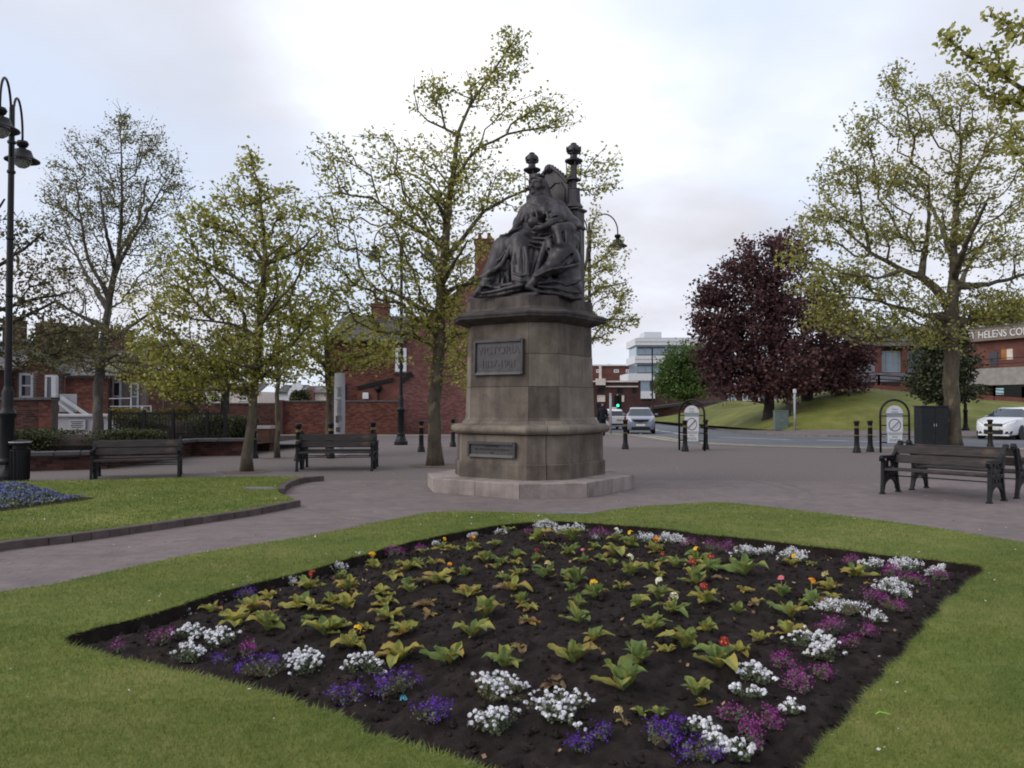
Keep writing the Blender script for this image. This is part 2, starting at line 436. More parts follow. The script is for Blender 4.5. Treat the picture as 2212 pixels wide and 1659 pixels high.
# ---- pavement with the bed cut out of it, road, markings, kerb, far pavement
X0 = 300
sheet('pavement', [(-X0, -20), (X0, -20), (X0, 29), (-X0, 29)], [BED], -0.0016, M_JOINT)
sheet('pavement', [(-X0, 16.4), (X0, 16.4), (X0, 29), (-X0, 29)], [], -0.004, M_PAVE)
mb = MB()
for y0, y1 in ((29, 55), (55, 120), (120, 900)):
    mb.add([(-X0 * 2, y0, gz(y0) - .004), (X0 * 2, y0, gz(y0) - .004), (X0 * 2, y1, gz(y1) - .004), (-X0 * 2, y1, gz(y1) - .004)], [(0, 1, 2, 3)])
tag(mb.build('pavement', M_PAVE), kind='structure')
near_edge = smooth_poly([(60, 26.2), (30, 26.4), (17, 27.2), (10.5, 28.5), (8.5, 30), (7.3, 32.4), (6.7, 36), (6.5, 43), (5.4, 47.5), (4.6, 60), (4.2, 130)], 1.0, closed=False)
far_edge = smooth_poly([(60, 37.5), (40, 38), (21.7, 39), (16, 41), (14.5, 44), (14.1, 49.5), (14.8, 63), (14.6, 88), (14, 130)], 1.0, closed=False)
bm = bmesh.new()
def road_sheet():
    ys = sorted({29.0, 55.0})
    o = sheet('road', near_edge + far_edge[::-1], [], 0, M_ASPH)
    bm = bmesh.new(); bm.from_mesh(o.data)
    for y in ys: bmesh.ops.bisect_plane(bm, geom=bm.verts[:] + bm.edges[:] + bm.faces[:], plane_co=(0, y, 0), plane_no=(0, 1, 0))
    for v_ in bm.verts: v_.co.z = gz(v_.co.y) + 0.004
    bm.to_mesh(o.data); bm.free()
bm.free(); road_sheet()
def marking(name, label, build):
    m = MB(); build(m); return m
m = MB(); ribbon(m, near_edge, -0.25, -0.42, 0.009); o = m.build('yellow_line', M_YEL); tag(o, kind='structure')
m = MB(); ribbon(m, near_edge, -0.80, -0.97, 0.009); o = m.build('yellow_line', M_YEL); tag(o, kind='structure')
for a, b in (((1405, 927.2), (1423, 930)), ((1428, 931), (1449, 934)), ((1454, 935), (1471, 938)), ((1553, 944.4), (1710, 950.5)), ((1765, 951), (1832, 953)),
             ((1850, 953.5), (1905, 955)), ((2140, 955), (2165, 955.5)), ((2180, 956), (2240, 957))):
    m = MB(); A, B = G(*a), G(*b); ribbon(m, [tuple(A.lerp(B, k / 6)[:2]) for k in range(7)], -0.11, 0.11, 0.009); tag(m.build('road_marking', M_WHT), kind='structure')
m = MB(); ribbon(m, near_edge, .22, -.06, 0.007); tag(m.build('road_edging', M_KERB), kind='structure')
# kerb stones of the far side, each its own piece, and the pavement behind them
kroot = bpy.data.objects.new('far_pavement', None); COL.objects.link(kroot); kroot['kind'] = 'structure'
pts = [p for p in far_edge if 36 < p[1] < 90 and p[0] < 45]
m = MB(); A = offset_line(pts, -0.16); B = offset_line(pts, -3.6)
n = len(A)
m.add([(x, y, gz(y) + .118) for x, y in A] + [(x, y, gz(y) + .30) for x, y in B], [(i, i + 1, n + i + 1, n + i) for i in range(n - 1)])
m.build('paving', M_PAVE, kroot)
run = smooth_poly(pts, 0.9, closed=False); out = offset_line(run, -0.15); rk = random.Random(5)
for i in range(0, len(run) - 1):
    a0, a1, b0, b1 = run[i], run[i + 1], out[i], out[i + 1]; zt = rk.uniform(.118, .124)
    e = 0.012
    q = [np.array(a0) * (1 - e) + np.array(a1) * e, np.array(a1) * (1 - e) + np.array(a0) * e, np.array(b1) * (1 - e) + np.array(b0) * e, np.array(b0) * (1 - e) + np.array(b1) * e]
    m = MB(); m.loft([[Vector((x, y, gz(y) - .02)) for x, y in q], [Vector((x, y, gz(y) + zt)) for x, y in q]]); m.build('kerb_stone', M_KERB, kroot)

# ---- paving blocks: the nearest ones singly, the rest as one part
root_p = bpy.data.objects.new('paving_blocks', None); COL.objects.link(root_p); root_p['kind'] = 'structure'
ang = R(4); ca, sa = math.cos(ang), math.sin(ang); rows = []
for j in range(-40, 210):
    for i in range(-90, 90):
        lx = (i + (0.5 if j % 2 else 0)) * 0.204; ly = j * 0.104
        rows.append((lx * ca - ly * sa, lx * sa + ly * ca))
P = np.array(rows)
P = P[(P[:, 1] > 4.6) & (P[:, 1] < 16.45) & (np.abs(P[:, 0]) < 0.66 * P[:, 1] + 0.7)]
ctr = np.array((0.33, 15.1))
keep = ~(inside(P, LAWN) & (edge_dist(P, LAWN) > .16)) & ~(inside(P, LEFT_LAWN) & (edge_dist(P, LEFT_LAWN) > .2)) & (np.linalg.norm(P - ctr, axis=1) > 1.75)
RING = 4.9; P = P[keep]; P = P[np.linalg.norm(P - ctr, axis=1) > RING + .05]; A_ = np.full(len(P), ang)
cp, ca_ = [], []
for rr_ in (RING - .052, RING - .156):               # two ring courses round the monument
    n_ = int(2 * math.pi * rr_ / .204)
    for i in range(n_): th = 2 * math.pi * i / n_; cp.append((ctr[0] + rr_ * math.cos(th), ctr[1] + rr_ * math.sin(th))); ca_.append(th + math.pi / 2)
a2 = R(-30); c2_, s2_ = math.cos(a2), math.sin(a2)
for j in range(-60, 60):
    for i in range(-30, 30):
        lx = (i + (.5 if j % 2 else 0)) * .204; ly = j * .104; q_ = (ctr[0] + lx * c2_ - ly * s2_, ctr[1] + lx * s2_ + ly * c2_); d_ = math.hypot(lx, ly)
        if 1.5 < d_ < RING - .27: cp.append(q_); ca_.append(a2)
cp, ca_ = np.array(cp), np.array(ca_); kk = ~(inside(cp, LAWN) & (edge_dist(cp, LAWN) > .16)) & ~(inside(cp, LEFT_LAWN) & (edge_dist(cp, LEFT_LAWN) > .2)) & (cp[:, 1] < 16.45); P = np.concatenate([P, cp[kk]]); A_ = np.concatenate([A_, ca_[kk]])
od_ = np.argsort(np.linalg.norm(P, axis=1)); P = P[od_]; A_ = A_[od_]
#(np.linalg.norm(P, axis=1))]
def paver_mesh():
    m = MB(); m.cbox((0, 0, -.03), (.2026, .1028, .06), .002); me = bpy.data.meshes.new('paver'); me.from_pydata(m.v, [], m.f[:-2] + [m.f[-1]]); me.materials.append(M_PAVER); finish(me); return me
PM = paver_mesh(); rp = random.Random(11)
for (x, y), ang in zip(P[:300], A_[:300]):
    o = link('paver', PM, root_p); o.location = (x, y, rp.uniform(-.0015, .001)); o.rotation_euler = (rp.gauss(0, .004), rp.gauss(0, .004), ang + rp.gauss(0, .006))
Q = P[300:]; n = len(Q); hx, hy = .1013, .0514
base = np.array([(-hx, -hy), (hx, -hy), (hx, hy), (-hx, hy)]); cA, sA = np.cos(A_[300:])[:, None], np.sin(A_[300:])[:, None]; b2 = np.stack([base[:, 0] * cA - base[:, 1] * sA, base[:, 0] * sA + base[:, 1] * cA], -1)
V = np.zeros((n, 8, 3)); V[:, :4, :2] = Q[:, None] + b2; V[:, 4:, :2] = V[:, :4, :2]
V[:, :4, 2] = -.03; V[:, 4:, 2] = RNG.uniform(-.0005, .0003, n)[:, None] + RNG.normal(0, .00025, (n, 4))
fc = np.array([(4, 5, 6, 7), (0, 1, 5, 4), (1, 2, 6, 5), (2, 3, 7, 6), (3, 0, 4, 7)])
o = np_mesh('paver_field', V.reshape(-1, 3), (fc[None] + 8 * np.arange(n)[:, None, None]).reshape(-1, 4), M_PAVER, root_p); o['kind'] = 'stuff'

# ---- front lawn round the bed; bed of dark soil, a little lower than the turf and mounded
LZ = 0.03
sheet('front_lawn', LAWN, [BED], LZ, M_LAWN)
m = MB(); n = len(BED); m.add([(x, y, LZ) for x, y in BED] + [(x, y, -.14) for x, y in BED], [(i, (i + 1) % n, n + (i + 1) % n, n + i) for i in range(n)])
n0 = len(LAWN_TOP); m.add([(x, y, LZ) for x, y in LAWN_TOP] + [(x, y, -.02) for x, y in LAWN_TOP], [(i, i + 1, n0 + i + 1, n0 + i) for i in range(n0 - 1)])
tag(m.build('turf_edge', M_SOIL), kind='structure')
BEDA = np.array(BED)
def vnoise(P, s, seed):                          # cheap value noise on arrays
    r = np.random.default_rng(seed); T = r.random((64, 64)); q = P * s; i = np.floor(q).astype(int); f = q - i; f = f * f * (3 - 2 * f)
    g = lambda a, b: T[(i[:, 0] + a) % 64, (i[:, 1] + b) % 64]
    return (g(0, 0) * (1 - f[:, 0]) + g(1, 0) * f[:, 0]) * (1 - f[:, 1]) + (g(0, 1) * (1 - f[:, 0]) + g(1, 1) * f[:, 0]) * f[:, 1]
def bed_h(P):
    d = edge_dist(P, BED[::3]); d = np.where(inside(P, BED), d, 0); t = np.clip(d / 1.5, 0, 1); t = t * t * (3 - 2 * t)
    t2 = np.clip(d / .18, 0, 1)
    return -.085 + .05 * t2 + .14 * t
def soil_z(P): return bed_h(P) + .035 * (vnoise(P, 9, 1) - .5) + .030 * (vnoise(P, 24, 2) - .5) + .016 * (vnoise(P, 60, 3) - .5)
st = 0.022; x0, y0 = BEDA.min(0) - .1; x1, y1 = BEDA.max(0) + .1
gx = np.arange(x0, x1, st); gy = np.arange(y0, y1, st); GX, GY = np.meshgrid(gx, gy); Pg = np.stack([GX.ravel(), GY.ravel()], 1)
dz = soil_z(Pg); ins = inside(Pg, BED) | (edge_dist(Pg, BED[::2]) < .06)
nx, ny = len(gx), len(gy); idx = np.arange(nx * ny).reshape(ny, nx)
fcs = np.stack([idx[:-1, :-1], idx[:-1, 1:], idx[1:, 1:], idx[1:, :-1]], -1).reshape(-1, 4); fcs = fcs[ins[fcs].all(1)]
used = np.unique(fcs); remap = np.zeros(nx * ny, int); remap[used] = np.arange(len(used))
o = np_mesh('flower_bed', np.column_stack([Pg, dz])[used], remap[fcs], M_SOIL, smooth=True); o['kind'] = 'structure'
def bed_pt(px, py):                              # point of the bed seen at a pixel
    p = G(px, py, 0.0)
    for _ in range(6): p = G(px, py, float(bed_h(np.array([[p.x, p.y]]))[0]))
    return p
# crumbs of soil
nC = 5200; C = np.column_stack([RNG.uniform(x0, x1, nC * 2), RNG.uniform(y0, y1, nC * 2)]); C = C[inside(C, BED)][:nC]; nC = len(C)
octa = np.array([(1, 0, 0), (0, 1, 0), (-1, 0, 0), (0, -1, 0), (0, 0, 1), (0, 0, -1)], float); of = np.array([(0, 1, 4), (1, 2, 4), (2, 3, 4), (3, 0, 4), (1, 0, 5), (2, 1, 5), (3, 2, 5), (0, 3, 5)])
sz_ = RNG.gamma(2.0, .0045, nC) + .003
V = octa[None] * sz_[:, None, None] * RNG.uniform(.6, 1.3, (nC, 6, 3)); V[:, :, :2] += C[:, None]; V[:, :, 2] += soil_z(C)[:, None] + sz_[:, None] * .4
o = np_mesh('soil_crumbs', V.reshape(-1, 3), (of[None] + 6 * np.arange(nC)[:, None, None]).reshape(-1, 3), M_SOIL); o['kind'] = 'stuff'

# ---- left lawn with a brick-on-edge kerb and a blue flower bed
sheet('left_lawn', LEFT_LAWN, [], 0.055, M_LAWN)
m = MB(); n = len(LEFT_LAWN); m.add([(x, y, .055) for x, y in LEFT_LAWN] + [(x, y, -.02) for x, y in LEFT_LAWN], [(i, (i + 1) % n, n + (i + 1) % n, n + i) for i in range(n)])
tag(m.build('turf_edge', M_SOIL), kind='structure')
M_EDGE = plain('edging_brick', (0.088, 0.066, 0.064), 0.85, 0.25, 8, pervar=0.3, bump=0.2)
def edging(line, label, step, wd, ht):
    t = thing('lawn_edging', label, 'edging', (*line[0][:2], 0)); run = smooth_poly(line, step, closed=False); rk = random.Random(2)
    for a, b in zip(run[:-1], run[1:]):
        a, b = np.array(a), np.array(b); L = np.linalg.norm(b - a); c = (a + b) / 2
        m = MB(); m.cbox((c[0] - line[0][0], c[1] - line[0][1], ht / 2 - .03 + rk.uniform(-.003, .003)), (L - .004, wd, ht + .03), .005, math.atan2(b[1] - a[1], b[0] - a[0]) + rk.gauss(0, .008)); m.build('edging_brick', M_EDGE, t)
edging(offset_line(GP([(-200, 1224), (0, 1187), (147, 1170), (314, 1146), (523, 1115), (636, 1093)]), -.055), 'long straight dark brick edging along the near side of the left lawn', .215, .115, .105)
edging(offset_line(GP([(601, 1069), (606, 1060), (625, 1049), (660, 1041), (695, 1038.5)]), -.05), 'short curved dark brick edging at the tip of the left lawn', .215, .115, .12)
BLUE = smooth_poly(GP([(-200, 1040), (0, 1046), (62, 1048), (112, 1061), (160, 1073), (206, 1076), (150, 1085), (90, 1093), (0, 1104), (-200, 1128)], .06), .2)
sheet('blue_flower_bed', BLUE, [], .066, M_SOIL)

# ---- manhole covers
M_IRON = plain('cover_iron', (0.16, 0.16, 0.165), 0.6, 0.3, 30, spec=.4, bump=.5, bscale=40)
def cover(px, label, h):
    q = [G(*p, h) for p in px]; c = sum(q, Vector()) / 4
    t = thing('manhole_cover', label, 'manhole cover', c)
    m = MB(); m.slab([p - c + (p - c).normalized() * .05 - Vector((0, 0, .02)) for p in q], (0, 0, .022)); m.build('frame', M_KERB, t)
    m = MB(); m.slab([p - c for p in q], (0, 0, .012)); m.build('lid', M_IRON, t)
cover([(530, 1056.5), (592, 1057), (588, 1052.8), (532, 1052.8)], 'grey metal manhole cover sunk in the left lawn', .06)
cover([(1203, 1109.5), (1270, 1111.5), (1292, 1108), (1232, 1106.5)], 'flat grey manhole cover in the grass notch between monument and bed', .02)

# ---- grass: real blades on the near turf
def blades(poly, holes, dens, xr, yr, zz, hgt, wid, name, kmin=0.0):
    out = []
    for (ya, yb), dn in dens:
        n = int((xr(yb) * 2) * (yb - ya) * dn)
        Pn = np.column_stack([RNG.uniform(-xr(yb), xr(yb), n), RNG.uniform(ya, yb, n)])
        k = inside(Pn, poly) & (np.abs(Pn[:, 0]) < xr(1) * 0 + 0.68 * Pn[:, 1] + .2)
        for h in holes: k &= ~inside(Pn, h)
        out.append(Pn[k])
    Pn = np.concatenate(out); n = len(Pn); a = RNG.uniform(0, 2 * np.pi, n); s = np.clip(Pn[:, 1] / 5, .8, 2.2)
    wv = np.column_stack([np.cos(a), np.sin(a)]) * (wid * s)[:, None] * .5; h = hgt * RNG.uniform(.5, 1.3, n); ln = RNG.normal(0, .55, (n, 2)) * h[:, None]
    V = np.zeros((n, 3, 3)); V[:, 0, :2] = Pn - wv; V[:, 1, :2] = Pn + wv; V[:, 2, :2] = Pn + ln; V[:, :2, 2] = zz - .003; V[:, 2, 2] = zz + h
    o = np_mesh(name, V.reshape(-1, 3), np.arange(3 * n).reshape(-1, 3), M_BLADE); o['kind'] = 'stuff'; return n
nb = blades(LAWN, [BED], [((3.0, 4.2), 11000), ((4.2, 5.6), 6500), ((5.6, 8), 3200), ((8, 12.6), 1500)], lambda y: .68 * y + .2, None, LZ, .021, .0045, 'grass')
blades(LEFT_LAWN, [BLUE], [((7, 10), 1600), ((10, 17), 900)], lambda y: .68 * y + .2, None, .055, .03, .006, 'grass')
# longer fringe overhanging the cut edge of the bed
E = np.array(BED); k = np.repeat(np.arange(len(E)), 44); Pn = E[k] + (np.roll(E, -1, 0)[k] - E[k]) * RNG.random((len(k), 1)); nrm = np.roll(E, -1, 0)[k] - E[k]
nrm = np.column_stack([nrm[:, 1], -nrm[:, 0]]); nrm /= np.linalg.norm(nrm, axis=1)[:, None]
sgn = np.where(inside(Pn + nrm * .02, BED), 1, -1)[:, None]; nrm = nrm * sgn; n = len(Pn); Pn = Pn - nrm * RNG.uniform(0, .03, (n, 1))
tg = np.column_stack([-nrm[:, 1], nrm[:, 0]]); h = RNG.uniform(.015, .06, n)
V = np.zeros((n, 3, 3)); V[:, 0, :2] = Pn - tg * .003; V[:, 1, :2] = Pn + tg * .003; V[:, 2, :2] = Pn + nrm * (h * RNG.uniform(.2, 1.0, n))[:, None] + tg * (h * RNG.normal(0, .4, n))[:, None]
V[:, :2, 2] = LZ - .002; V[:, 2, 2] = LZ + h * RNG.uniform(-.3, .7, n)
o = np_mesh('grass_fringe', V.reshape(-1, 3), np.arange(3 * n).reshape(-1, 3), M_BLADE); o['kind'] = 'stuff'
# daisies and blown petals, too many and small to count
M_PETAL = plain('fallen_petal', (0.62, 0.56, 0.55), .6, .2, 3, pervar=.4)
def specks(poly, holes, n, ya, yb, zz, size, mat, name, seed):
    r = np.random.default_rng(seed); Pn = np.column_stack([r.uniform(-.68 * yb, .68 * yb, n), r.uniform(ya, yb, n)]); k = np.abs(Pn[:, 0]) < .66 * Pn[:, 1]
    if poly is not None: k &= inside(Pn, poly)
    for h in holes: k &= ~inside(Pn, h)
    Pn = Pn[k]; n = len(Pn); a = r.uniform(0, 6.28, n); s = size * r.uniform(.5, 1.4, n); t1 = np.column_stack([np.cos(a), np.sin(a), r.normal(0, .3, n)]) * s[:, None]; t2 = np.column_stack([-np.sin(a), np.cos(a), r.normal(0, .4, n)]) * (s * r.uniform(.3, .8, n))[:, None]
    c = np.column_stack([Pn, np.full(n, zz)]); V = np.stack([c - t1, c + t2, c + t1, c - t2], 1)
    o = np_mesh(name, V.reshape(-1, 3), np.arange(4 * n).reshape(-1, 4), mat); o['kind'] = 'stuff'
specks(LAWN, [BED], 520, 3.2, 12, LZ + .022, .010, M_PETAL, 'fallen_petals', 4)
specks(LEFT_LAWN, [BLUE], 450, 7, 17, .083, .014, M_PETAL, 'fallen_petals', 5)
M_CATKIN = plain('catkin_litter', (0.42, 0.36, 0.22), .8, .25, 3, pervar=.4)
specks(None, [LAWN, LEFT_LAWN], 1500, 6, 20, .006, .011, M_CATKIN, 'catkin_litter', 6)
specks(BED, [], 260, 2.9, 10.4, .06, .008, M_CATKIN, 'catkin_litter', 8)

# ---- grass bank beyond the road
tab = [(1395, 907, 80, 904.5, 88), (1412, 908, 76, 903, 84), (1460, 911.5, 67, 896, 78), (1520, 916.5, 60, 888, 72), (1560, 919, 56, 884, 68), (1612, 923, 51.5, 878, 63), (1661, 926, 49, 871, 60),
       (1700, 928, 47, 858, 59), (1788, 931, 45.5, 845, 58), (1866, 932, 45, 838, 58), (1956, 932.5, 44.6, 846, 57), (2040, 933, 44.3, 856, 56), (2128, 933.6, 43.8, 864, 55), (2212, 934, 43.4, 869, 54), (2330, 935, 43, 876, 53), (2500, 936, 42, 884, 52)]
tb = np.array(tab, float); pxs = np.arange(1395, 2500, 14.0); cols = [np.interp(pxs, tb[:, 0], tb[:, k]) for k in range(1, 5)]
rows = []
NS = 14
for i, px in enumerate(pxs):
    e = at(px, cols[0][i], cols[1][i]); c = at(px, cols[2][i], cols[3][i]); e.z -= .06
    col = []
    for k in range(NS + 1):
        t = k / NS; s = t * t * (3 - 2 * t) * .55 + t * .45 if t < 1 else 1; p = e.lerp(c, t); p.z = e.z + (c.z - e.z) * (1 - (1 - t) ** 1.7)
        p.z += .07 * (mnoise.noise(Vector((p.x * .35, p.y * .35, 3)))) * min(1, 4 * t * (1 - t)); col.append(p)
    for d in (4, 10, 22): col.append(Vector((c.x * (1 + d / c.y), c.y + d, c.z - .02 * d)))
    rows.append(col)
nr = len(rows[0]); V = [p for col in rows for p in col]; Fq = [(i * nr + k, (i + 1) * nr + k, (i + 1) * nr + k + 1, i * nr + k + 1) for i in range(len(rows) - 1) for k in range(nr - 1)]
me = bpy.data.meshes.new('grass_bank'); me.from_pydata(V, [], Fq); me.materials.append(M_BANK); finish(me, True); o = link('grass_bank', me); o['kind'] = 'structure'
def bank_at(px, py, n=200):                      # point of the bank seen at a pixel
    i = int(np.clip(np.searchsorted(pxs, px) - 1, 0, len(pxs) - 2)); f = (px - pxs[i]) / 14.0
    col = [rows[i][k].lerp(rows[i + 1][k], f) for k in range(NS + 1)]; d = ray(px, py); d = d / d.y
    best = min(((abs(CAM_H + d.z * p.y - p.z), p) for a, b in zip(col[:-1], col[1:]) for p in (a.lerp(b, q / 8) for q in range(9))), key=lambda t: t[0])
    return best[1]
# second, lower hump behind it
rows2 = []
for px in np.arange(1440, 1680, 12.0):
    t = (px - 1440) / 240; top = np.interp(px, [1440, 1518, 1580, 1625, 1680], [900, 882, 864, 868, 880]); a = at(px, 905, 84); b = at(px, top, 92); rows2.append([a.lerp(b, k / 6) for k in range(7)] + [b + Vector((.5, 8, -.3))])
nr = 8; V = [p for c in rows2 for p in c]; me = bpy.data.meshes.new('grass_bank'); me.from_pydata(V, [], [(i * nr + k, (i + 1) * nr + k, (i + 1) * nr + k + 1, i * nr + k + 1) for i in range(len(rows2) - 1) for k in range(nr - 1)]); me.materials.append(M_BANK); finish(me, True); o = link('grass_bank', me); o['kind'] = 'structure'
# ================================================================== MONUMENT
MC = Vector((0.33, 15.1, 0)); TH = R(34)
MF = Vector((-math.sin(TH), -math.cos(TH), 0)); ML = Vector((math.cos(TH), -math.sin(TH), 0))
mon = thing('monument', 'tall weathered stone pedestal carrying a dark bronze statue of a seated queen', 'monument', MC, math.atan2(ML.y, ML.x))
# in the monument's own frame x runs to the statue's left, -y runs forward
def octo(a, w, z): return [Vector(p) for p in ((-w, -a, z), (w, -a, z), (a, -w, z), (a, w, z), (w, a, z), (-w, a, z), (-a, w, z), (-a, -w, z))]
def mk_stone(name, cols, streak=0.6, stain=0.5):
    t = NT(name); v = t.tc('Object')
    f = t.noise(v, 1.7, 6, 0.62); st = t.noise(t.map(v, (2.6, 2.6, .3)), 1.6, 6, 0.68); fine = t.noise(v, 55, 4, .6)
    x = t.math('ADD', t.math('MULTIPLY', f, 1 - streak * .5), t.math('MULTIPLY', st, streak * .5))
    k = t.math('MULTIPLY_ADD', t.rnd(), .26); k.node.inputs[2].default_value = -.14; x = t.math('ADD', x, k)
    c = t.ramp(x, [(.30, cols[0]), (.46, cols[1]), (.60, cols[2]), (.75, cols[3])])
    c = t.mix(stain, c, t.ramp(st, [(.38, .55), (.6, 1.1)]), 'MULTIPLY'); c = t.mix(.6, c, t.ramp(fine, [(.3, .75), (.7, 1.2)]), 'MULTIPLY')
    t.set(c, .88, .2); t.bump(fine, .35, .006); return t.m
M_STONE = mk_stone('pedestal_stone', [(.085, .070, .060), (.155, .128, .104), (.22, .188, .153), (.29, .255, .212)], .5, .3)
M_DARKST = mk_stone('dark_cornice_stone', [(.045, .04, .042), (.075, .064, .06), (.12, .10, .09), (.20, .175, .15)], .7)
M_GRAN = mk_stone('pale_granite', [(.20, .165, .15), (.29, .245, .225), (.35, .30, .28), (.42, .37, .35)], .25, .3)
def mk_bronze():
    t = NT('bronze'); v = t.tc('Object'); f = t.noise(v, 3.5, 5, .6); st = t.noise(t.map(v, (6, 6, .6)), 1.5, 3); fine = t.noise(v, 45, 4, .65)
    c = t.ramp(f, [(.3, (.016, .014, .016)), (.5, (.030, .026, .029)), (.68, (.055, .049, .052)), (.8, (.11, .105, .112))])
    c = t.mix(.6, c, t.ramp(st, [(.4, .7), (.7, 1.7)]), 'MULTIPLY'); t.set(c, t.ramp(f, [(.3, .38), (.7, .55)]), .5, .25); t.bump(fine, .25, .008); return t.m
M_BRONZE = mk_bronze()
M_PLATE = plain('plaque_bronze', (.060, .055, .058), .5, .3, 5, spec=.5, metal=.3, bump=.3, bscale=40)

def faced(name, levels, mat, joint=.0025):
    """a course with one stone to each face, meeting at the arrises"""
    for k in range(8):
        m = MB(); rings = []
        for a, w, z in levels:
            r = octo(a, w, z); p, q = r[k], r[(k + 1) % 8]; d = (q - p).normalized() * joint; rings.append([p + d, q - d, Vector((q.x * .6, q.y * .6, z)), Vector((p.x * .6, p.y * .6, z))])
        m.loft(rings); m.build(name, mat, mon)
def course(name, levels, mat, split=False, joint=.006):
    """one course of dressed stone; split cuts it into corner stones with open joints"""
    if not split:
        m = MB(); m.loft([octo(a, w, z) for a, w, z in levels]); return m.build(name, mat, mon)
    for k in range(4):                           # stones run from the middle of one chamfer to the middle of the next
        m = MB(); rings = []
        for a, w, z in levels:
            r = octo(a, w, z); i = 2 * k; p0, p1, pm, pn = r[i], r[i + 1], r[(i + 2) % 8], r[i - 1]
            s = (p1 + pm) / 2; e = (p0 + pn) / 2; s = s + (p1 - s).normalized() * joint; e = e + (p0 - e).normalized() * joint; rings.append([e, p0, p1, s, Vector((s.x * .2, s.y * .2, z)), Vector((e.x * .2, e.y * .2, z))])
        m.loft(rings); m.build(name, mat, mon)
# pale plinth of granite blocks: each side split in two
def plinth():
    r0 = [octo(1.71, .9, 0), octo(1.71, .9, .235), octo(1.70, .895, .25)]; inn = octo(1.1, .6, .25)
    rk = random.Random(1)
    for i in range(8):
        j = (i + 1) % 8; parts = ((0, .5), (.5, 1)) if i % 2 == 0 else ((0, 1),)
        for a, b in parts:
            e = .004 if True else 0
            L = (r0[0][j] - r0[0][i]).length; ea = e / L; m = MB(); rings = []
            for ring in r0:
                p = ring[i].lerp(ring[j], a + ea); q = ring[i].lerp(ring[j], b - ea); z = ring[i].z
                ip = inn[i].lerp(inn[j], a + ea * 2); iq = inn[i].lerp(inn[j], b - ea * 2)
                rings.append([p, q, Vector((iq.x, iq.y, z)), Vector((ip.x, ip.y, z))])
            m.loft(rings); m.build('plinth_block', M_GRAN, mon)
plinth()
course('base_stone', [(1.205, .705, .245), (1.205, .705, .50), (1.18, .69, .525)], M_STONE, True, .007)
course('base_stone', [(1.172, .685, .527), (1.168, .683, 1.0)], M_STONE, True, .006)
tor = []
for k in range(9):
    a = math.pi * k / 8 - math.pi / 2; tor.append((1.17 + .115 * math.cos(a) + (0 if k else -.02), .69 + .05 * math.cos(a), 1.098 + .085 * math.sin(a)))
course('torus_moulding', [(1.13, .67, 1.0)] + tor + [(1.09, .655, 1.19), (1.05, .635, 1.25)], M_STONE, True, .004)
faced('shaft_stone', [(1.045, .635, 1.252), (1.022, .625, 1.30), (1.008, .62, 1.842)], M_STONE)
faced('shaft_stone', [(1.004, .618, 1.850), (.990, .612, 2.412)], M_STONE)
faced('shaft_stone', [(.986, .611, 2.420), (.975, .606, 2.955)], M_STONE)
m = MB(); m.loft([octo(.97, .59, .3), octo(.95, .58, 3.15)]); m.build('mortar_core', M_JOINT, mon)
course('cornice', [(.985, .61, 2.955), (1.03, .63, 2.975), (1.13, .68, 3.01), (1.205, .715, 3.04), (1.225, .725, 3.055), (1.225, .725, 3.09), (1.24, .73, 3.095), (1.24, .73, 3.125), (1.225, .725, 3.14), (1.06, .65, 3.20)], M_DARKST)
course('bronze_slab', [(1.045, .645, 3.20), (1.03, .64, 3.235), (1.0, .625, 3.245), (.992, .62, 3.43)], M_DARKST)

def text_mesh(body, size, depth, name, mat, parent, loc, rot, align='CENTER', sx=1.0, spacing=1.0):
    cu = bpy.data.curves.new(name, 'FONT'); cu.body = body; cu.size = size; cu.extrude = depth; cu.align_x = align; cu.align_y = 'CENTER'
    cu.space_character = spacing; cu.resolution_u = 3
    tmp = bpy.data.objects.new('tmp_text', cu); COL.objects.link(tmp)
    bpy.context.view_layer.update(); dg = bpy.context.evaluated_depsgraph_get()
    me = bpy.data.meshes.new_from_object(tmp.evaluated_get(dg)); bpy.data.objects.remove(tmp); bpy.data.curves.remove(cu)
    me.name = name; me.materials.clear(); me.materials.append(mat)
    o = link(name, me, parent); o.location = loc; o.rotation_euler = rot; o.scale = (sx, 1, 1); return o
def plaque(xc, z0, z1, wd, ysurf, tilt, label, lines):
    """bronze tablet in a moulded frame, on the front face"""
    zc = (z0 + z1) / 2; h = z1 - z0
    m = MB(); m.box((0, 0, 0), (wd - .06, .03, h - .06)); pl = m.build('plaque', M_PLATE, mon); pl.location = (xc, ysurf - .008, zc); pl.rotation_euler = (tilt, 0, 0); pl['label'] = label
    m = MB(); b = .045
    for sx in (-1, 1): m.cbox((sx * (wd / 2 - b / 2), -.022, 0), (b, .065, h), .008)
    for s in (-1, 1):                                # splayed rails: top overhangs, bottom slopes outwards
        z = s * (h / 2 - b / 2); m.loft([[Vector((x, -.055, z - b / 2)), Vector((x, .01, z - b / 2)), Vector((x, .01, z + b / 2)), Vector((x, -.055 if s > 0 else -.03, z + b / 2))] for x in (-wd / 2 + b, wd / 2 - b)])
    m.build('plaque_frame', M_PLATE, pl)
    for body, size, dz, sx in lines: text_mesh(body, size, .0035, 'raised_lettering', M_PLATE, pl, (0, -.02, dz), (math.pi / 2, 0, 0), sx=sx)
plaque(.0, 2.06, 2.68, 1.06, -.992, R(-1.2), 'large bronze plaque lettered VICTORIA 1837-1901', [('VICTORIA', .20, .115, 1.0), ('1837-1901', .185, -.125, .95)])
plaque(-.02, .62, .885, 1.02, -1.17, 0, 'small oblong bronze plaque with three lines of lettering', [('PRESENTED', .05, .06, 1.1), ('TO THE TOWN OF ST HELENS', .045, .0, 1.2), ('1905', .04, -.055, 1.1)])

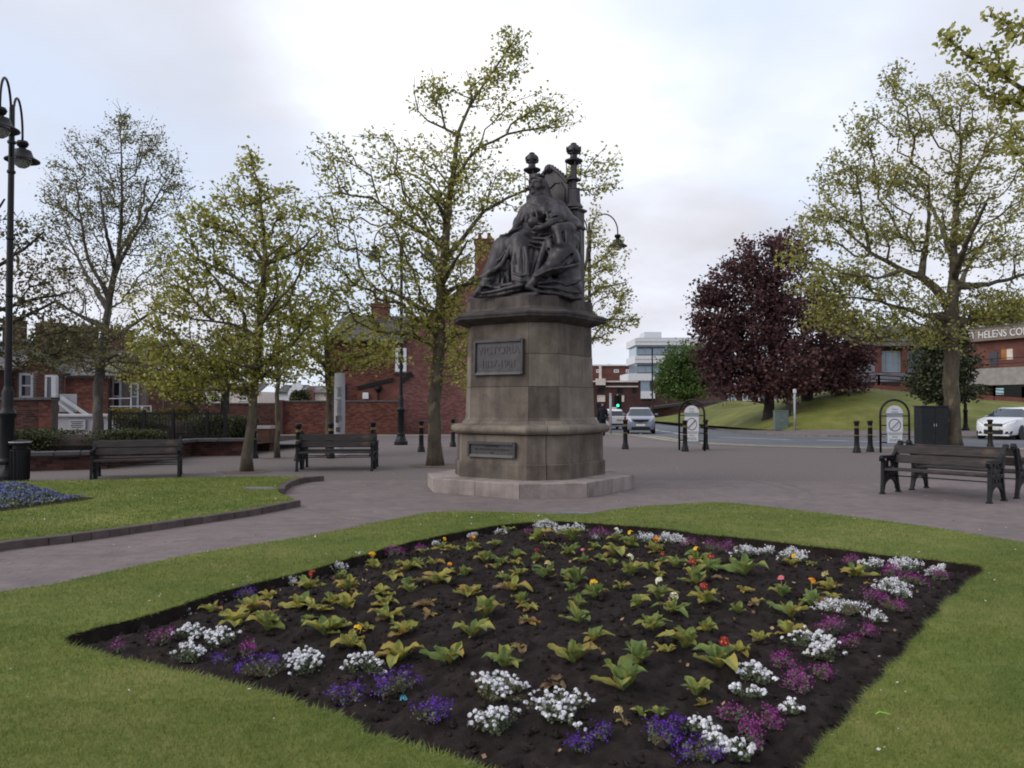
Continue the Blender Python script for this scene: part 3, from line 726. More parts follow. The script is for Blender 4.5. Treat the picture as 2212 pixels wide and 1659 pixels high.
# ---- sculptor's tools: distance fields on a grid, blended, then skinned with surface nets
class SDF:
    def __init__(s, lo, hi, h):
        s.lo = np.array(lo, float); s.h = h; s.n = np.ceil((np.array(hi) - s.lo) / h).astype(int) + 1
        s.ax = [(s.lo[i] + h * np.arange(s.n[i])).astype(np.float32) for i in range(3)]; s.d = np.full(s.n, 1.0, np.float32)
    def _sub(s, lo, hi):
        a = np.clip(np.floor((np.array(lo) - s.lo) / s.h).astype(int), 0, s.n - 1); b = np.clip(np.ceil((np.array(hi) - s.lo) / s.h).astype(int) + 1, 1, s.n)
        sl = tuple(slice(int(i), int(j)) for i, j in zip(a, b)); return sl, s.ax[0][sl[0]][:, None, None], s.ax[1][sl[1]][None, :, None], s.ax[2][sl[2]][None, None, :]
    def _put(s, sl, d, k, cut=False):
        o = s.d[sl]
        if cut: d = -d; h = np.clip(.5 - .5 * (o - d) / max(k, 1e-4), 0, 1); s.d[sl] = o * (1 - h) + d * h + k * h * (1 - h)
        else: h = np.clip(.5 + .5 * (o - d) / max(k, 1e-4), 0, 1); s.d[sl] = o * (1 - h) + d * h - k * h * (1 - h)
    def cone(s, a, b, ra, rb=None, k=.05, cut=False):
        a, b = np.array(a, float), np.array(b, float); rb = ra if rb is None else rb; p = max(ra, rb) + k * 2 + .06
        sl, X, Y, Z = s._sub(np.minimum(a, b) - p, np.maximum(a, b) + p); ab = b - a; L = max(ab @ ab, 1e-9)
        t = np.clip(((X - a[0]) * ab[0] + (Y - a[1]) * ab[1] + (Z - a[2]) * ab[2]) / L, 0, 1)
        d = np.sqrt((X - a[0] - t * ab[0]) ** 2 + (Y - a[1] - t * ab[1]) ** 2 + (Z - a[2] - t * ab[2]) ** 2) - (ra + (rb - ra) * t); s._put(sl, d, k, cut); return s
    def path(s, pts, r0, r1=None, k=.04, cut=False):
        r1 = r0 if r1 is None else r1; n = len(pts) - 1
        for i in range(n): s.cone(pts[i], pts[i + 1], r0 + (r1 - r0) * i / n, r0 + (r1 - r0) * (i + 1) / n, k, cut)
        return s
    def ell(s, c, r, k=.05, cut=False, rz=0.0):
        c = np.array(c, float); r = np.array(r, float); p = r.max() + 2 * k + .05; sl, X, Y, Z = s._sub(c - p, c + p)
        x, y, z = X - c[0], Y - c[1], Z - c[2]; ca, sa = math.cos(rz), math.sin(rz); x, y = x * ca + y * sa, -x * sa + y * ca
        q = np.sqrt((x / r[0]) ** 2 + (y / r[1]) ** 2 + (z / r[2]) ** 2); q2 = np.sqrt((x / r[0] ** 2) ** 2 + (y / r[1] ** 2) ** 2 + (z / r[2] ** 2) ** 2)
        s._put(sl, q * (q - 1) / np.maximum(q2, 1e-6), k, cut); return s
    def box(s, c, half, rnd=.03, k=.04, cut=False):
        c = np.array(c, float); hf = np.array(half, float); p = hf + 2 * k + .1; sl, X, Y, Z = s._sub(c - p, c + p)
        qx, qy, qz = abs(X - c[0]) - hf[0] + rnd, abs(Y - c[1]) - hf[1] + rnd, abs(Z - c[2]) - hf[2] + rnd
        d = np.sqrt(np.maximum(qx, 0) ** 2 + np.maximum(qy, 0) ** 2 + np.maximum(qz, 0) ** 2) + np.minimum(np.maximum(qx, np.maximum(qy, qz)), 0) - rnd; s._put(sl, d, k, cut); return s
    def torus(s, c, R_, r, k=.01):
        c = np.array(c, float); p = R_ + r + .06; sl, X, Y, Z = s._sub(c - p, c + p); q = np.sqrt((X - c[0]) ** 2 + (Y - c[1]) ** 2) - R_; s._put(sl, np.sqrt(q ** 2 + (Z - c[2]) ** 2) - r, k); return s
    def mesh(s):
        d = s.d; ins = d < 0; nx, ny, nz = d.shape; cnt = np.zeros((nx - 1, ny - 1, nz - 1), np.float32); acc = np.zeros((nx - 1, ny - 1, nz - 1, 3), np.float32)
        C = [(i, j, k) for i in (0, 1) for j in (0, 1) for k in (0, 1)]
        cv = lambda c: d[c[0]:nx - 1 + c[0], c[1]:ny - 1 + c[1], c[2]:nz - 1 + c[2]]
        for a in C:
            for ax in range(3):
                if a[ax]: continue
                b = list(a); b[ax] = 1; da, db = cv(a), cv(b); m = (da < 0) != (db < 0)
                if not m.any(): continue
                t = np.where(m, da / np.where(m, da - db, 1), 0); cnt += m
                for q in range(3): acc[..., q] += m * (a[q] + (t if q == ax else 0))
        act = cnt > 0; vid = np.full(cnt.shape, -1, np.int64); vid[act] = np.arange(act.sum())
        cell = np.argwhere(act); V = s.lo + (cell + acc[act] / cnt[act][:, None]) * s.h; F = []
        for ax in range(3):
            sl0 = [slice(None)] * 3; sl1 = [slice(None)] * 3; sl0[ax] = slice(0, -1); sl1[ax] = slice(1, None); a, b = ins[tuple(sl0)], ins[tuple(sl1)]; e = np.argwhere(a != b)
            u_, v_ = [q for q in range(3) if q != ax]; e = e[(e[:, u_] > 0) & (e[:, v_] > 0) & (e[:, u_] < s.n[u_] - 1) & (e[:, v_] < s.n[v_] - 1)]
            fl = a[tuple(e.T)]
            if ax == 1: fl = ~fl
            def cid(du, dv): q = e.copy(); q[:, u_] -= du; q[:, v_] -= dv; return vid[tuple(q.T)]
            quad = np.stack([cid(1, 1), cid(0, 1), cid(0, 0), cid(1, 0)], 1); quad[~fl] = quad[~fl][:, ::-1]; F.append(quad)
        return V, np.concatenate(F)
SZ0 = 3.43
def S(ux, uy, F):                                # a point of the statue: where the plane F metres forward of the axis is seen
    px = (1850 + ux / 3.687) * .54004; py = (850 + uy / 3.687) * .54004
    o = Vector((0, 0, CAM_H)); d = ray(px, py); p0 = MC + MF * F; t = (p0 - o).dot(MF) / d.dot(MF); p = o + d * t - MC
    return np.array((p.dot(ML), -F, p.z))        # monument frame
g = SDF((-1.15, -1.42, 3.36), (1.48, .95, 6.12), .0125)
# masses
g.box((0, .25, 3.95), (.56, .62, .52), .06)
g.cone(S(1080, 280, -.05), S(1140, -90, -.18), .25, .235, .08)                       # trunk
g.cone(S(985, -40, -.06), S(1330, -95, -.26), .135, .15, .1)                         # shoulders
g.ell(S(1060, 20, .1), (.15, .13, .13), .08); g.ell(S(1195, 5, .04), (.15, .13, .13), .08)
g.cone(S(1110, -190, -.2), S(1110, -260, -.2), .10, .085, .06)                       # neck
g.cone(S(1000, 380, -.1), S(640, 520, .5), .26, .20, .08); g.cone(S(1120, 370, -.1), S(860, 470, .5), .27, .215, .08)
g.cone(S(600, 520, .52), S(430, 900, .82), .20, .15, .07); g.cone(S(430, 900, .82), S(335, 1090, .95), .15, .11, .07)
g.cone(S(850, 480, .52), S(860, 800, .68), .215, .16, .06); g.cone(S(860, 800, .68), S(880, 1050, .8), .16, .15, .06)
g.cone(S(1130, 480, .2), S(1120, 980, .48), .2, .22, .08); g.cone(S(600, 700, .5), S(620, 1060, .62), .16, .16, .08)
g.cone(S(360, 1140, .86), S(860, 1130, .76), .09, .11, .05); g.cone(S(420, 960, .74), S(640, 1040, .7), .15, .15, .06)
# right knee's lower hem and the dark hollow under it, underskirt folds
g.path([S(285, 960, .98), S(430, 880, .93), S(560, 790, .86), S(650, 640, .78), S(690, 520, .72)], .05, .035, .04)
g.path([S(400, 965, 1.0), S(520, 900, .95), S(620, 800, .9)], .055, .04, .02, True); g.path([S(470, 560, .66), S(430, 700, .76), S(360, 880, .9)], .02, .025, .02); g.path([S(640, 560, .74), S(560, 680, .80), S(440, 780, .86)], .022, .02, .016); g.path([S(560, 500, .7), S(470, 640, .76), S(420, 760, .82)], .016, .016, .014, True)
for x0, x1, F0 in ((545, 520, .74), (610, 600, .74), (672, 668, .72)): g.path([S(x0 + 30, 720, F0 - .06), S(x0, 880, F0), S(x1, 1060, F0 + .03)], .045, .055, .025)
for x0, x1, F0 in ((578, 562, .80), (645, 632, .79)): g.path([S(x0 + 20, 760, F0), S(x1, 1040, F0 + .02)], .022, .03, .02, True)
g.cone(S(600, 1085, .9), S(760, 1060, .88), .045, .05, .03)                           # slipper under the skirt
# left shin drapery
g.path([S(770, 560, .74), S(745, 760, .84), S(760, 1000, .9)], .03, .05, .03); g.path([S(925, 520, .7), S(955, 760, .78), S(960, 980, .84)], .035, .05, .03)
for y0, y1 in ((900, 925), (945, 975), (985, 1010)): g.path([S(765, y0, .92), S(860, y1 + 8, .93), S(970, y1 - 5, .86)], .024, .02, .02)
g.path([S(800, 420, .66), S(1000, 430, .52), S(1180, 460, .42), S(1290, 400, .36)], .03, .03, .03); g.path([S(900, 330, .45), S(1050, 380, .42), S(1230, 385, .36), S(1310, 340, .33)], .028, .025, .03)
# deep folds between lap and mantle
for pts, r in (([(1035, 500, .46), (1000, 700, .56), (1000, 960, .68)], .05), ([(1215, 470, .42), (1150, 700, .52), (1080, 900, .66)], .055), ([(1290, 430, .38), (1300, 560, .44), (1330, 690, .5)], .06), ([(1120, 560, .44), (1080, 760, .54), (1050, 950, .66)], .035)):
    g.path([S(*p) for p in pts], r, r * 1.2, .03)
for pts, r in (([(1085, 520, .5), (1045, 760, .62), (1020, 900, .72)], .03), ([(1270, 560, .48), (1200, 740, .56), (1170, 830, .62)], .045), ([(1385, 560, .42), (1360, 660, .46), (1300, 760, .54)], .035)):
    g.path([S(*p) for p in pts], r, r, .025, True)
# mantle: over the left arm, the big diagonal fold and its dark underside, spreading over the slab
g.cone(S(1420, -60, -.3), S(1600, 190, -.15), .15, .15, .08); g.cone(S(1620, 200, -.18), S(1600, 620, -.12), .16, .19, .08)
g.cone(S(1590, 420, -.2), S(1580, 1120, -.1), .19, .20, .1); g.cone(S(1560, 700, .1), S(1560, 1150, .15), .22, .22, .08)
g.cone(S(1600, 420, .16), S(1500, 600, .30), .15, .19, .06); g.cone(S(1500, 600, .32), S(1330, 800, .52), .19, .15, .06); g.cone(S(1560, 680, .26), S(1400, 800, .42), .2, .16, .06)
g.path([S(1330, 790, .56), S(1210, 880, .68), S(1100, 950, .8), S(1020, 1050, .86), S(965, 1100, .9)], .11, .05, .05); g.cone(S(1180, 960, .6), S(1020, 1090, .74), .14, .10, .06)
g.path([S(1095, 940, .88), S(1200, 885, .83), S(1330, 838, .76), S(1480, 815, .64), S(1620, 785, .48), S(1700, 765, .34)], .035, .022, .018)
g.path([S(1130, 985, .90), S(1250, 925, .84), S(1400, 880, .74), S(1560, 850, .60), S(1700, 815, .42)], .055, .03, .018, True)
g.cone(S(1560, 1000, .22), S(1620, 1150, .24), .20, .19, .08); g.cone(S(1180, 1090, .60), S(1580, 1110, .32), .13, .18, .07); g.cone(S(1250, 1130, .62), S(1560, 1170, .4), .09, .13, .05)
g.path([S(1090, 1060, .80), S(1170, 1035, .77), S(1340, 1020, .66), S(1430, 1015, .58), S(1530, 1062, .52), S(1640, 1040, .44), S(1740, 1000, .30)], .028, .026, .016)
g.path([S(1400, 965, .62), S(1520, 1020, .56), S(1640, 985, .47), S(1720, 950, .36)], .05, .03, .02, True); g.path([S(1200, 985, .76), S(1300, 965, .70)], .05, .04, .02, True)
g.path([S(965, 1095, .93), S(1100, 1165, .86), S(1290, 1180, .7), S(1450, 1205, .58), S(1600, 1255, .44), S(1740, 1260, .26)], .04, .045, .03)
g.path([S(1120, 1095, .80), S(1350, 1110, .68), S(1560, 1165, .5), S(1720, 1185, .34)], .022, .022, .016); g.path([S(1160, 1125, .82), S(1380, 1145, .68), S(1560, 1200, .52)], .028, .02, .014, True)
g.path([S(1440, 700, .52), S(1590, 560, .38), S(1690, 400, .14)], .024, .024, .016); g.path([S(1400, 640, .5), S(1530, 480, .40), S(1600, 380, .3)], .02, .02, .014); g.path([S(1560, 760, .46), S(1680, 640, .26)], .024, .02, .016)
g.path([S(1470, 760, .54), S(1600, 640, .40), S(1680, 520, .2)], .03, .02, .015, True)
for x0, x1, F0 in ((1700, 1690, .05), (1730, 1735, -.08)): g.path([S(x0, 300, F0 - .05), S(x1, 640, F0), S(x1, 1200, F0 + .1)], .026, .035, .02)
# hanging sleeve over the throne's arm
g.cone(S(1400, 250, .38), S(1560, 240, .28), .10, .12, .05); g.cone(S(1420, 260, .4), S(1450, 460, .46), .10, .085, .05); g.cone(S(1560, 260, .3), S(1520, 470, .4), .10, .07, .04)
g.path([S(1330, 215, .44), S(1440, 205, .42), S(1560, 205, .34), S(1650, 230, .22)], .03, .03, .02); g.path([S(1490, 300, .44), S(1490, 420, .46)], .03, .03, .02, True)
# arms
g.cone(S(930, -10, .0), S(845, 150, .08), .12, .115, .06); g.cone(S(845, 150, .08), S(745, 290, .42), .10, .055, .05)
g.path([S(800, 120, .1), S(790, 180, .12), S(850, 230, .15)], .05, .05, .04)
g.cone(S(1350, -80, -.2), S(1420, 90, .1), .15, .14, .06); g.cone(S(1420, 95, .12), S(1235, 200, .38), .12, .06, .05); g.path([S(1270, 60, .16), S(1370, 20, .08), S(1470, 30, -.02)], .035, .035, .03); g.path([S(1250, 110, .26), S(1350, 110, .24), S(1440, 140, .2)], .035, .03, .03)
g.path([S(1300, 85, .28), S(1400, 70, .22)], .025, .025, .02, True)
for p, q in (((1180, 215, .46), (1080, 205, .50)), ((1170, 235, .46), (1060, 225, .50)), ((1160, 250, .45), (1040, 240, .50)), ((1150, 262, .44), (1045, 258, .48)), ((1190, 185, .45), (1120, 165, .5))): g.cone(S(*p), S(*q), .026, .02, .012)
g.cone(S(1235, 200, .4), S(1165, 225, .44), .055, .05, .03)
for a in range(4): g.cone(S(740 - 14 * a, 270 + 16 * a, .48), S(700 - 14 * a, 292 + 16 * a, .52), .024, .02, .012)
g.cone(S(760, 280, .42), S(715, 300, .46), .055, .05, .03); g.cone(S(770, 262, .46), S(722, 262, .5), .024, .02, .012)
# robes on chest: collar, lace and sash
g.path([S(960, -120, .02), S(1060, -70, .1), S(1180, -90, .04), S(1290, -160, -.1)], .03, .035, .03); g.path([S(960, 60, .12), S(1080, -40, .17), S(1230, -60, .08)], .025, .03, .02); g.path([S(1210, -60, .1), S(1260, 60, .16), S(1250, 150, .2)], .035, .03, .03)
g.path([S(900, 20, .1), S(880, 110, .16)], .025, .025, .02); g.ell(S(1150, 100, .2), (.12, .06, .16), .03, True); g.path([S(1010, 40, .2), S(1020, 120, .24), S(1000, 200, .26)], .028, .025, .02)
g.path([S(1300, -130, -.16), S(1400, -60, -.12), S(1500, 40, -.1), S(1600, 130, -.08)], .04, .04, .03); g.path([S(1480, -40, -.2), S(1600, 80, -.15), S(1740, 200, -.12), S(1790, 240, -.15)], .05, .04, .03)
# front hem trailing over the slab
g.path([S(870, 1080, .93), S(760, 1095, .97), S(640, 1125, 1.0), S(470, 1165, 1.04), S(300, 1195, 1.1)], .038, .03, .02); g.path([S(850, 1130, .9), S(640, 1190, .98), S(420, 1225, 1.03), S(250, 1245, 1.1)], .036, .034, .02)
g.path([S(260, 1120, 1.08), S(230, 1180, 1.12), S(195, 1225, 1.14)], .05, .045, .03); g.path([S(215, 1170, 1.16), S(180, 1230, 1.16)], .035, .03, .02); g.cone(S(330, 1090, .98), S(420, 1110, 1.0), .05, .04, .03); g.path([S(270, 1050, 1.02), S(320, 1000, 1.0), S(400, 985, .98)], .03, .025, .02)
g.ell(S(350, 1130, 1.03), (.10, .06, .045), .02, True)
for pts, r, cut in (([(850, 520, .73), (840, 700, .80), (830, 860, .87)], .016, False), ([(880, 560, .73), (890, 720, .79), (900, 880, .85)], .014, True), ([(790, 620, .80), (800, 760, .84)], .014, True),
        ([(1060, 300, .3), (1150, 330, .32), (1280, 310, .3)], .022, False), ([(960, 250, .3), (1000, 290, .36), (1090, 300, .36)], .024, False), ([(1000, 480, .56), (1100, 520, .5), (1180, 520, .46)], .018, False),
        ([(940, -40, .1), (900, 60, .12), (860, 130, .14)], .018, False), ([(985, -60, .12), (950, 40, .16), (940, 140, .2)], .018, False), ([(1290, -40, .04), (1330, 60, .16), (1310, 110, .24)], .018, True), ([(1360, -20, .0), (1400, 60, .12)], .02, True), ([(1120, -130, .05), (1180, -60, .12), (1200, 20, .18)], .02, False),
        ([(1080, -30, .22), (1100, 60, .26), (1090, 140, .28)], .02, False), ([(1130, 0, .22), (1150, 90, .25), (1140, 170, .28)], .018, True)):
    g.path([S(*p) for p in pts], r, r, .014, cut)
# head: skull, face, hair, veil, small crown
hc = S(1108, -392, -.22)
def H(x, f, z): return hc + np.array((x, -f, z))
g.ell(H(0, -.01, .03), (.142, .165, .17), .03); g.cone(H(0, .055, -.03), H(0, .085, -.125), .118, .082, .04)
g.ell(H(.062, .115, -.055), (.045, .04, .045), .03); g.ell(H(-.062, .115, -.055), (.045, .04, .045), .03)
for sx in (-1, 1):
    g.ell(H(sx * .055, .168, .012), (.034, .03, .022), .012, True); g.ell(H(sx * .055, .138, .010), (.026, .024, .018), .006); g.path([H(sx * .02, .16, .048), H(sx * .06, .158, .056), H(sx * .095, .125, .045)], .016, .012, .012)
g.cone(H(0, .158, .035), H(0, .192, -.045), .016, .026, .012); g.ell(H(.022, .168, -.05), (.018, .02, .014), .01); g.ell(H(-.022, .168, -.05), (.018, .02, .014), .01)
g.ell(H(0, .168, -.088), (.042, .018, .010), .006); g.ell(H(0, .164, -.108), (.036, .018, .011), .006); g.cone(H(-.035, .178, -.098), H(.035, .178, -.098), .006, .006, .004, True); g.ell(H(0, .145, -.155), (.045, .035, .034), .02); g.ell(H(0, .06, -.18), (.085, .09, .05), .03)
for sx in (-1, 1): g.path([H(sx * .03, .13, .135), H(sx * .11, .085, .09), H(sx * .14, .02, -.02), H(sx * .12, -.03, -.1)], .035, .04, .02); g.ell(H(sx * .137, .025, -.03), (.02, .03, .045), .01)
g.ell(H(0, -.12, -.02), (.15, .11, .2), .05); g.cone(H(.03, -.12, -.1), H(.10, -.12, -.38), .15, .19, .08); g.path([H(.15, -.02, .05), H(.17, -.02, -.15), H(.2, 0, -.33)], .03, .04, .03); g.path([H(-.14, -.03, .0), H(-.15, -.02, -.2)], .03, .04, .03)
g.torus(H(0, .0, .175), .118, .024); g.ell(H(0, 0, .185), (.11, .11, .045), .02)
for a in range(8): g.ell(H(.118 * math.cos(a * .785), .118 * math.sin(a * .785), .195), (.02, .02, .022), .006)
Vs, Fs = g.mesh()
nrm = np.random.default_rng(0); q = Vs * 5.0
cl = np.clip((5.35 - Vs[:, 2]) / .2, 0, 1)[:, None]; wv = vnoise(Vs[:, [0, 2]] * np.array((1, .28)) + Vs[:, [1]] * .6, 13, 21) - .5
Vs = Vs + cl * wv[:, None] * np.array((.0, -.016, .0))
Vs = Vs + (vnoise(q[:, [0, 2]] + 7, 1.3, 9) - .5)[:, None] * np.array((.012, -.012, .0)) + (vnoise(Vs[:, [1, 2]] + 9, 16, 10) - .5)[:, None] * np.array((.006, -.006, .004))
fig = np_mesh('robed_figure', Vs, Fs, M_BRONZE, mon, True); fig['label'] = 'dark bronze figure of a seated crowned woman in heavy robes'
m = MB(); m.ell(S(1045, 150, .46), .105, 18, 12); m.lathe([(.108, -.014), (.112, 0), (.108, .014)], 18, S(1045, 150, .46)); m.build('orb', M_BRONZE, mon, angle=60)
a, b = Vector(S(870, 215, .34)), Vector(S(540, 385, .64)); m = MB(); dv = b - a
m.tube([a, a + dv * .3, a + dv * .34, a + dv * .38, a + dv * .62, a + dv * .66, a + dv * .7, a + dv * .85, a + dv * .9, a + dv], [.022, .022, .038, .022, .022, .045, .03, .05, .058, .02], 10); m.build('sceptre', M_BRONZE, mon, angle=50)
m = MB(); m.cbox((0, -.15, 3.46), (1.5, 1.55, .06), .02); m.build('figure_base', M_BRONZE, mon)

# ---- throne
thr = MB(); yb = .80
thr.cbox((0, yb - .02, 4.10), (1.22, .30, 1.34), .02); thr.build('throne_back', M_BRONZE, mon)
def zof(uy, F=-.8, ux=1640): return S(ux, uy, F)[2]
def xof(ux, uy=0, F=-.8): return S(ux, uy, F)[0]
xr, xl = xof(1640, -700), xof(1025, -700)
for x, off in ((xr, 0), (xl, -.02)):
    post = MB(); hx = lambda r, z: (r, z)
    Z = lambda uy: zof(uy - 1069) + off          # levels read on the right-hand post
    post.lathe([(.062, Z(985)), (.064, Z(370))], 6, (x, yb, 0), rot=.3); o = post.build('throne_post', M_BRONZE, mon)
    m = MB(); m.lathe([(.07, Z(372)), (.12, Z(345)), (.175, Z(318)), (.175, Z(300)), (.12, Z(285)), (.075, Z(262)), (.068, Z(215)), (.10, Z(205)), (.10, Z(195)), (.135, Z(165)), (.132, Z(125)), (.095, Z(85)), (.05, Z(70)), (.062, Z(56)), (.04, Z(45))], 12, (x, yb, 0), rot=.3)
    m.build('post_finial', M_BRONZE, o, angle=40)
    if x == xr or True:
        m = MB()
        for k in range(6):
            a = k * math.pi / 3; c0 = Vector((x + .115 * math.cos(a), yb + .115 * math.sin(a), Z(190))); c1 = Vector((x + (.155 if x > 0 else .13) * math.cos(a), yb + (.155 if x > 0 else .13) * math.sin(a), Z(115))); m.tube([c0, c0.lerp(c1, .6) + Vector((0, 0, .0)), c1], [.022, .03, .012], 5)
        m.build('finial_leaves', M_BRONZE, o)
    m = MB()
    for a in (.6, 2.2, 3.9, 5.4): m.tube([(x + .145 * math.cos(a), yb + .145 * math.sin(a), Z(345)), (x + .135 * math.cos(a), yb + .135 * math.sin(a), Z(590))], .010, 5)
    m.lathe([(.062, Z(600)), (.15, Z(598)), (.15, Z(588)), (.062, Z(584))], 8, (x, yb, 0)); m.build('canopy_rods', M_BRONZE, o)
    m = MB(); m.lathe([(.19, Z(1000)), (.135, Z(940)), (.118, Z(740)), (.125, Z(732)), (.125, Z(722)), (.066, Z(715))], 6, (x, yb, 0), rot=.3); m.build('post_base', M_BRONZE, o)
    m = MB(); zp = Z(1035); m.cbox((x + (.02 if x > 0 else -.02), yb - .03, (zp + 3.43) / 2 - .02), (.30, .34, zp - 3.43 - .04), .03); m.lathe([(.20, zp - .07), (.265, zp - .03), (.265, zp), (.20, zp + .015)], 4, (x + (.02 if x > 0 else -.02), yb - .03, 0), rot=math.pi / 4); m.build('throne_pier', M_BRONZE, o)
# arched back between the posts, with roundel and tracery
zt = zof(400 - 1069, -.8, 1310); zs = zof(640 - 1069, -.8, 1560); zb = 4.6
arch = [(-.40, zb), (.40, zb), (.40, zs)] + [(.38 * c_, zs + (zt - zs) * (1 - abs(c_)) ** .75) for c_ in np.linspace(.95, -.95, 13)] + [(-.40, zs)]
m = MB(); m.slab([(x, yb - .06, z) for x, z in arch], (0, .13, 0)); m.build('back_panel', M_BRONZE, mon)
m = MB(); ed = [Vector((x, yb - .075, z)) for x, z in arch[2:]]; m.tube(ed, .035, 8)
for s in (-1, 1):
    m.tube([(s * .33, yb - .07, zs - .42), (s * .33, yb - .07, zs - .12), (s * .25, yb - .07, zs + .02), (s * .12, yb - .07, zs + .04), (0, yb - .07, zs - .05)], .018, 6)
for k in range(14):                              # crockets along the arch
    c_ = .93 - k * .143; m.ell((.40 * c_, yb - .02, zs + .02 + (zt - zs) * (1 - abs(c_)) ** .75), (.035, .04, .035), 7, 5)
m.build('back_tracery', M_BRONZE, mon, angle=60)
m = MB(); m.ell((-.03, yb - .06, zt - .05), (.10, .07, .095), 14, 9); m.ell((-.03, yb - .12, zt - .06), (.06, .04, .055), 10, 7); m.build('roundel', M_BRONZE, mon, angle=60)
# ================================================================== TREES
def mk_bark(name, cols, sc=1.0):
    t = NT(name); p = t.pos(); f = t.noise(t.map(p, (1, 1, .4)), 7 * sc, 5, .65); patch = t.noise(t.map(p, (1, 1, .6)), 4 * sc, 2, .4)
    c = t.ramp(f, [(.3, cols[0]), (.6, cols[1])]); c = t.mix(t.ramp(patch, [(.60, 0.0), (.66, .75)]), c, cols[2]); t.set(c, .85, .2); t.bump(f, .5, .02); return t.m
M_BARK = mk_bark('plane_bark', [(.050, .040, .030), (.105, .088, .062), (.19, .165, .095)])
M_BARKD = mk_bark('dark_bark', [(.022, .018, .017), (.048, .040, .036), (.07, .06, .05)])
M_BARKG = mk_bark('grey_bark', [(.055, .048, .042), (.10, .09, .078), (.15, .135, .11)])
L_SPRING = leaf_mat('spring_leaf', [(.15, (.16, .17, .032)), (.42, (.32, .325, .068)), (.62, (.44, .425, .11)), (.8, (.54, .50, .17))], .65)
L_PALE = leaf_mat('pale_leaf', [(.15, (.19, .19, .05)), (.45, (.34, .335, .09)), (.75, (.48, .46, .16))], .5)
L_OLIVE = leaf_mat('olive_leaf', [(.15, (.10, .10, .035)), (.45, (.18, .17, .06)), (.75, (.28, .26, .10))], .4)
L_DUSK = leaf_mat('dusky_leaf', [(.15, (.06, .055, .03)), (.45, (.11, .10, .045)), (.75, (.19, .18, .075))], .35)
L_COPPER = leaf_mat('copper_leaf', [(.12, (.038, .017, .020)), (.35, (.080, .034, .040)), (.55, (.125, .058, .062)), (.8, (.20, .105, .090))], .4)
L_GREEN = leaf_mat('mid_green_leaf', [(.15, (.040, .075, .020)), (.45, (.085, .145, .034)), (.75, (.15, .22, .06))], .35)
L_HOLLY = leaf_mat('dark_evergreen_leaf', [(.15, (.018, .026, .013)), (.45, (.042, .052, .024)), (.75, (.10, .11, .05))], .2, .4)
def make_leaves(P, size, r, up=.35):
    n = len(P); a = r.normal(0, 1, (n, 3)); a[:, 2] = a[:, 2] * .7 - .25; a /= np.linalg.norm(a, axis=1)[:, None]
    b = np.cross(a, r.normal(0, 1, (n, 3)) + np.array((0, 0, up))); b /= np.linalg.norm(b, axis=1)[:, None]; nn = np.cross(a, b)
    s = size * r.uniform(.55, 1.3, n)[:, None]
    mid = P + a * s * .55
    V = np.stack([P, mid + b * s * .42 + nn * s * .14, P + a * s * 1.15, mid - b * s * .42 + nn * s * .14], 1).reshape(-1, 3)
    k = 4 * np.arange(n)[:, None]; F = np.concatenate([k + np.array([[0, 1, 2]]), k + np.array([[0, 2, 3]])], 1).reshape(-1, 3)
    return V, F
def frusta(A, B, ra, rb, n):
    d = B - A; L = np.linalg.norm(d, axis=1)[:, None] + 1e-9; t = d / L; ref = np.where(np.abs(t[:, 2:3]) > .9, np.array([[1., 0, 0]]), np.array([[0, 0, 1.]])); x = np.cross(t, ref); x /= np.linalg.norm(x, axis=1)[:, None]; y = np.cross(t, x)
    ang = 2 * np.pi * np.arange(n) / n; c = np.cos(ang)[None, :, None]; s = np.sin(ang)[None, :, None]; rg = x[:, None] * c + y[:, None] * s
    V = np.concatenate([A[:, None] + rg * ra[:, None, None], (B + t * .15 * rb[:, None])[:, None] + rg * rb[:, None, None]], 1)
    i = np.arange(n); j = (i + 1) % n; q = np.stack([i, j, j + n, i + n], 1); return V.reshape(-1, 3), (q[None] + 2 * n * np.arange(len(A))[:, None, None]).reshape(-1, 4)
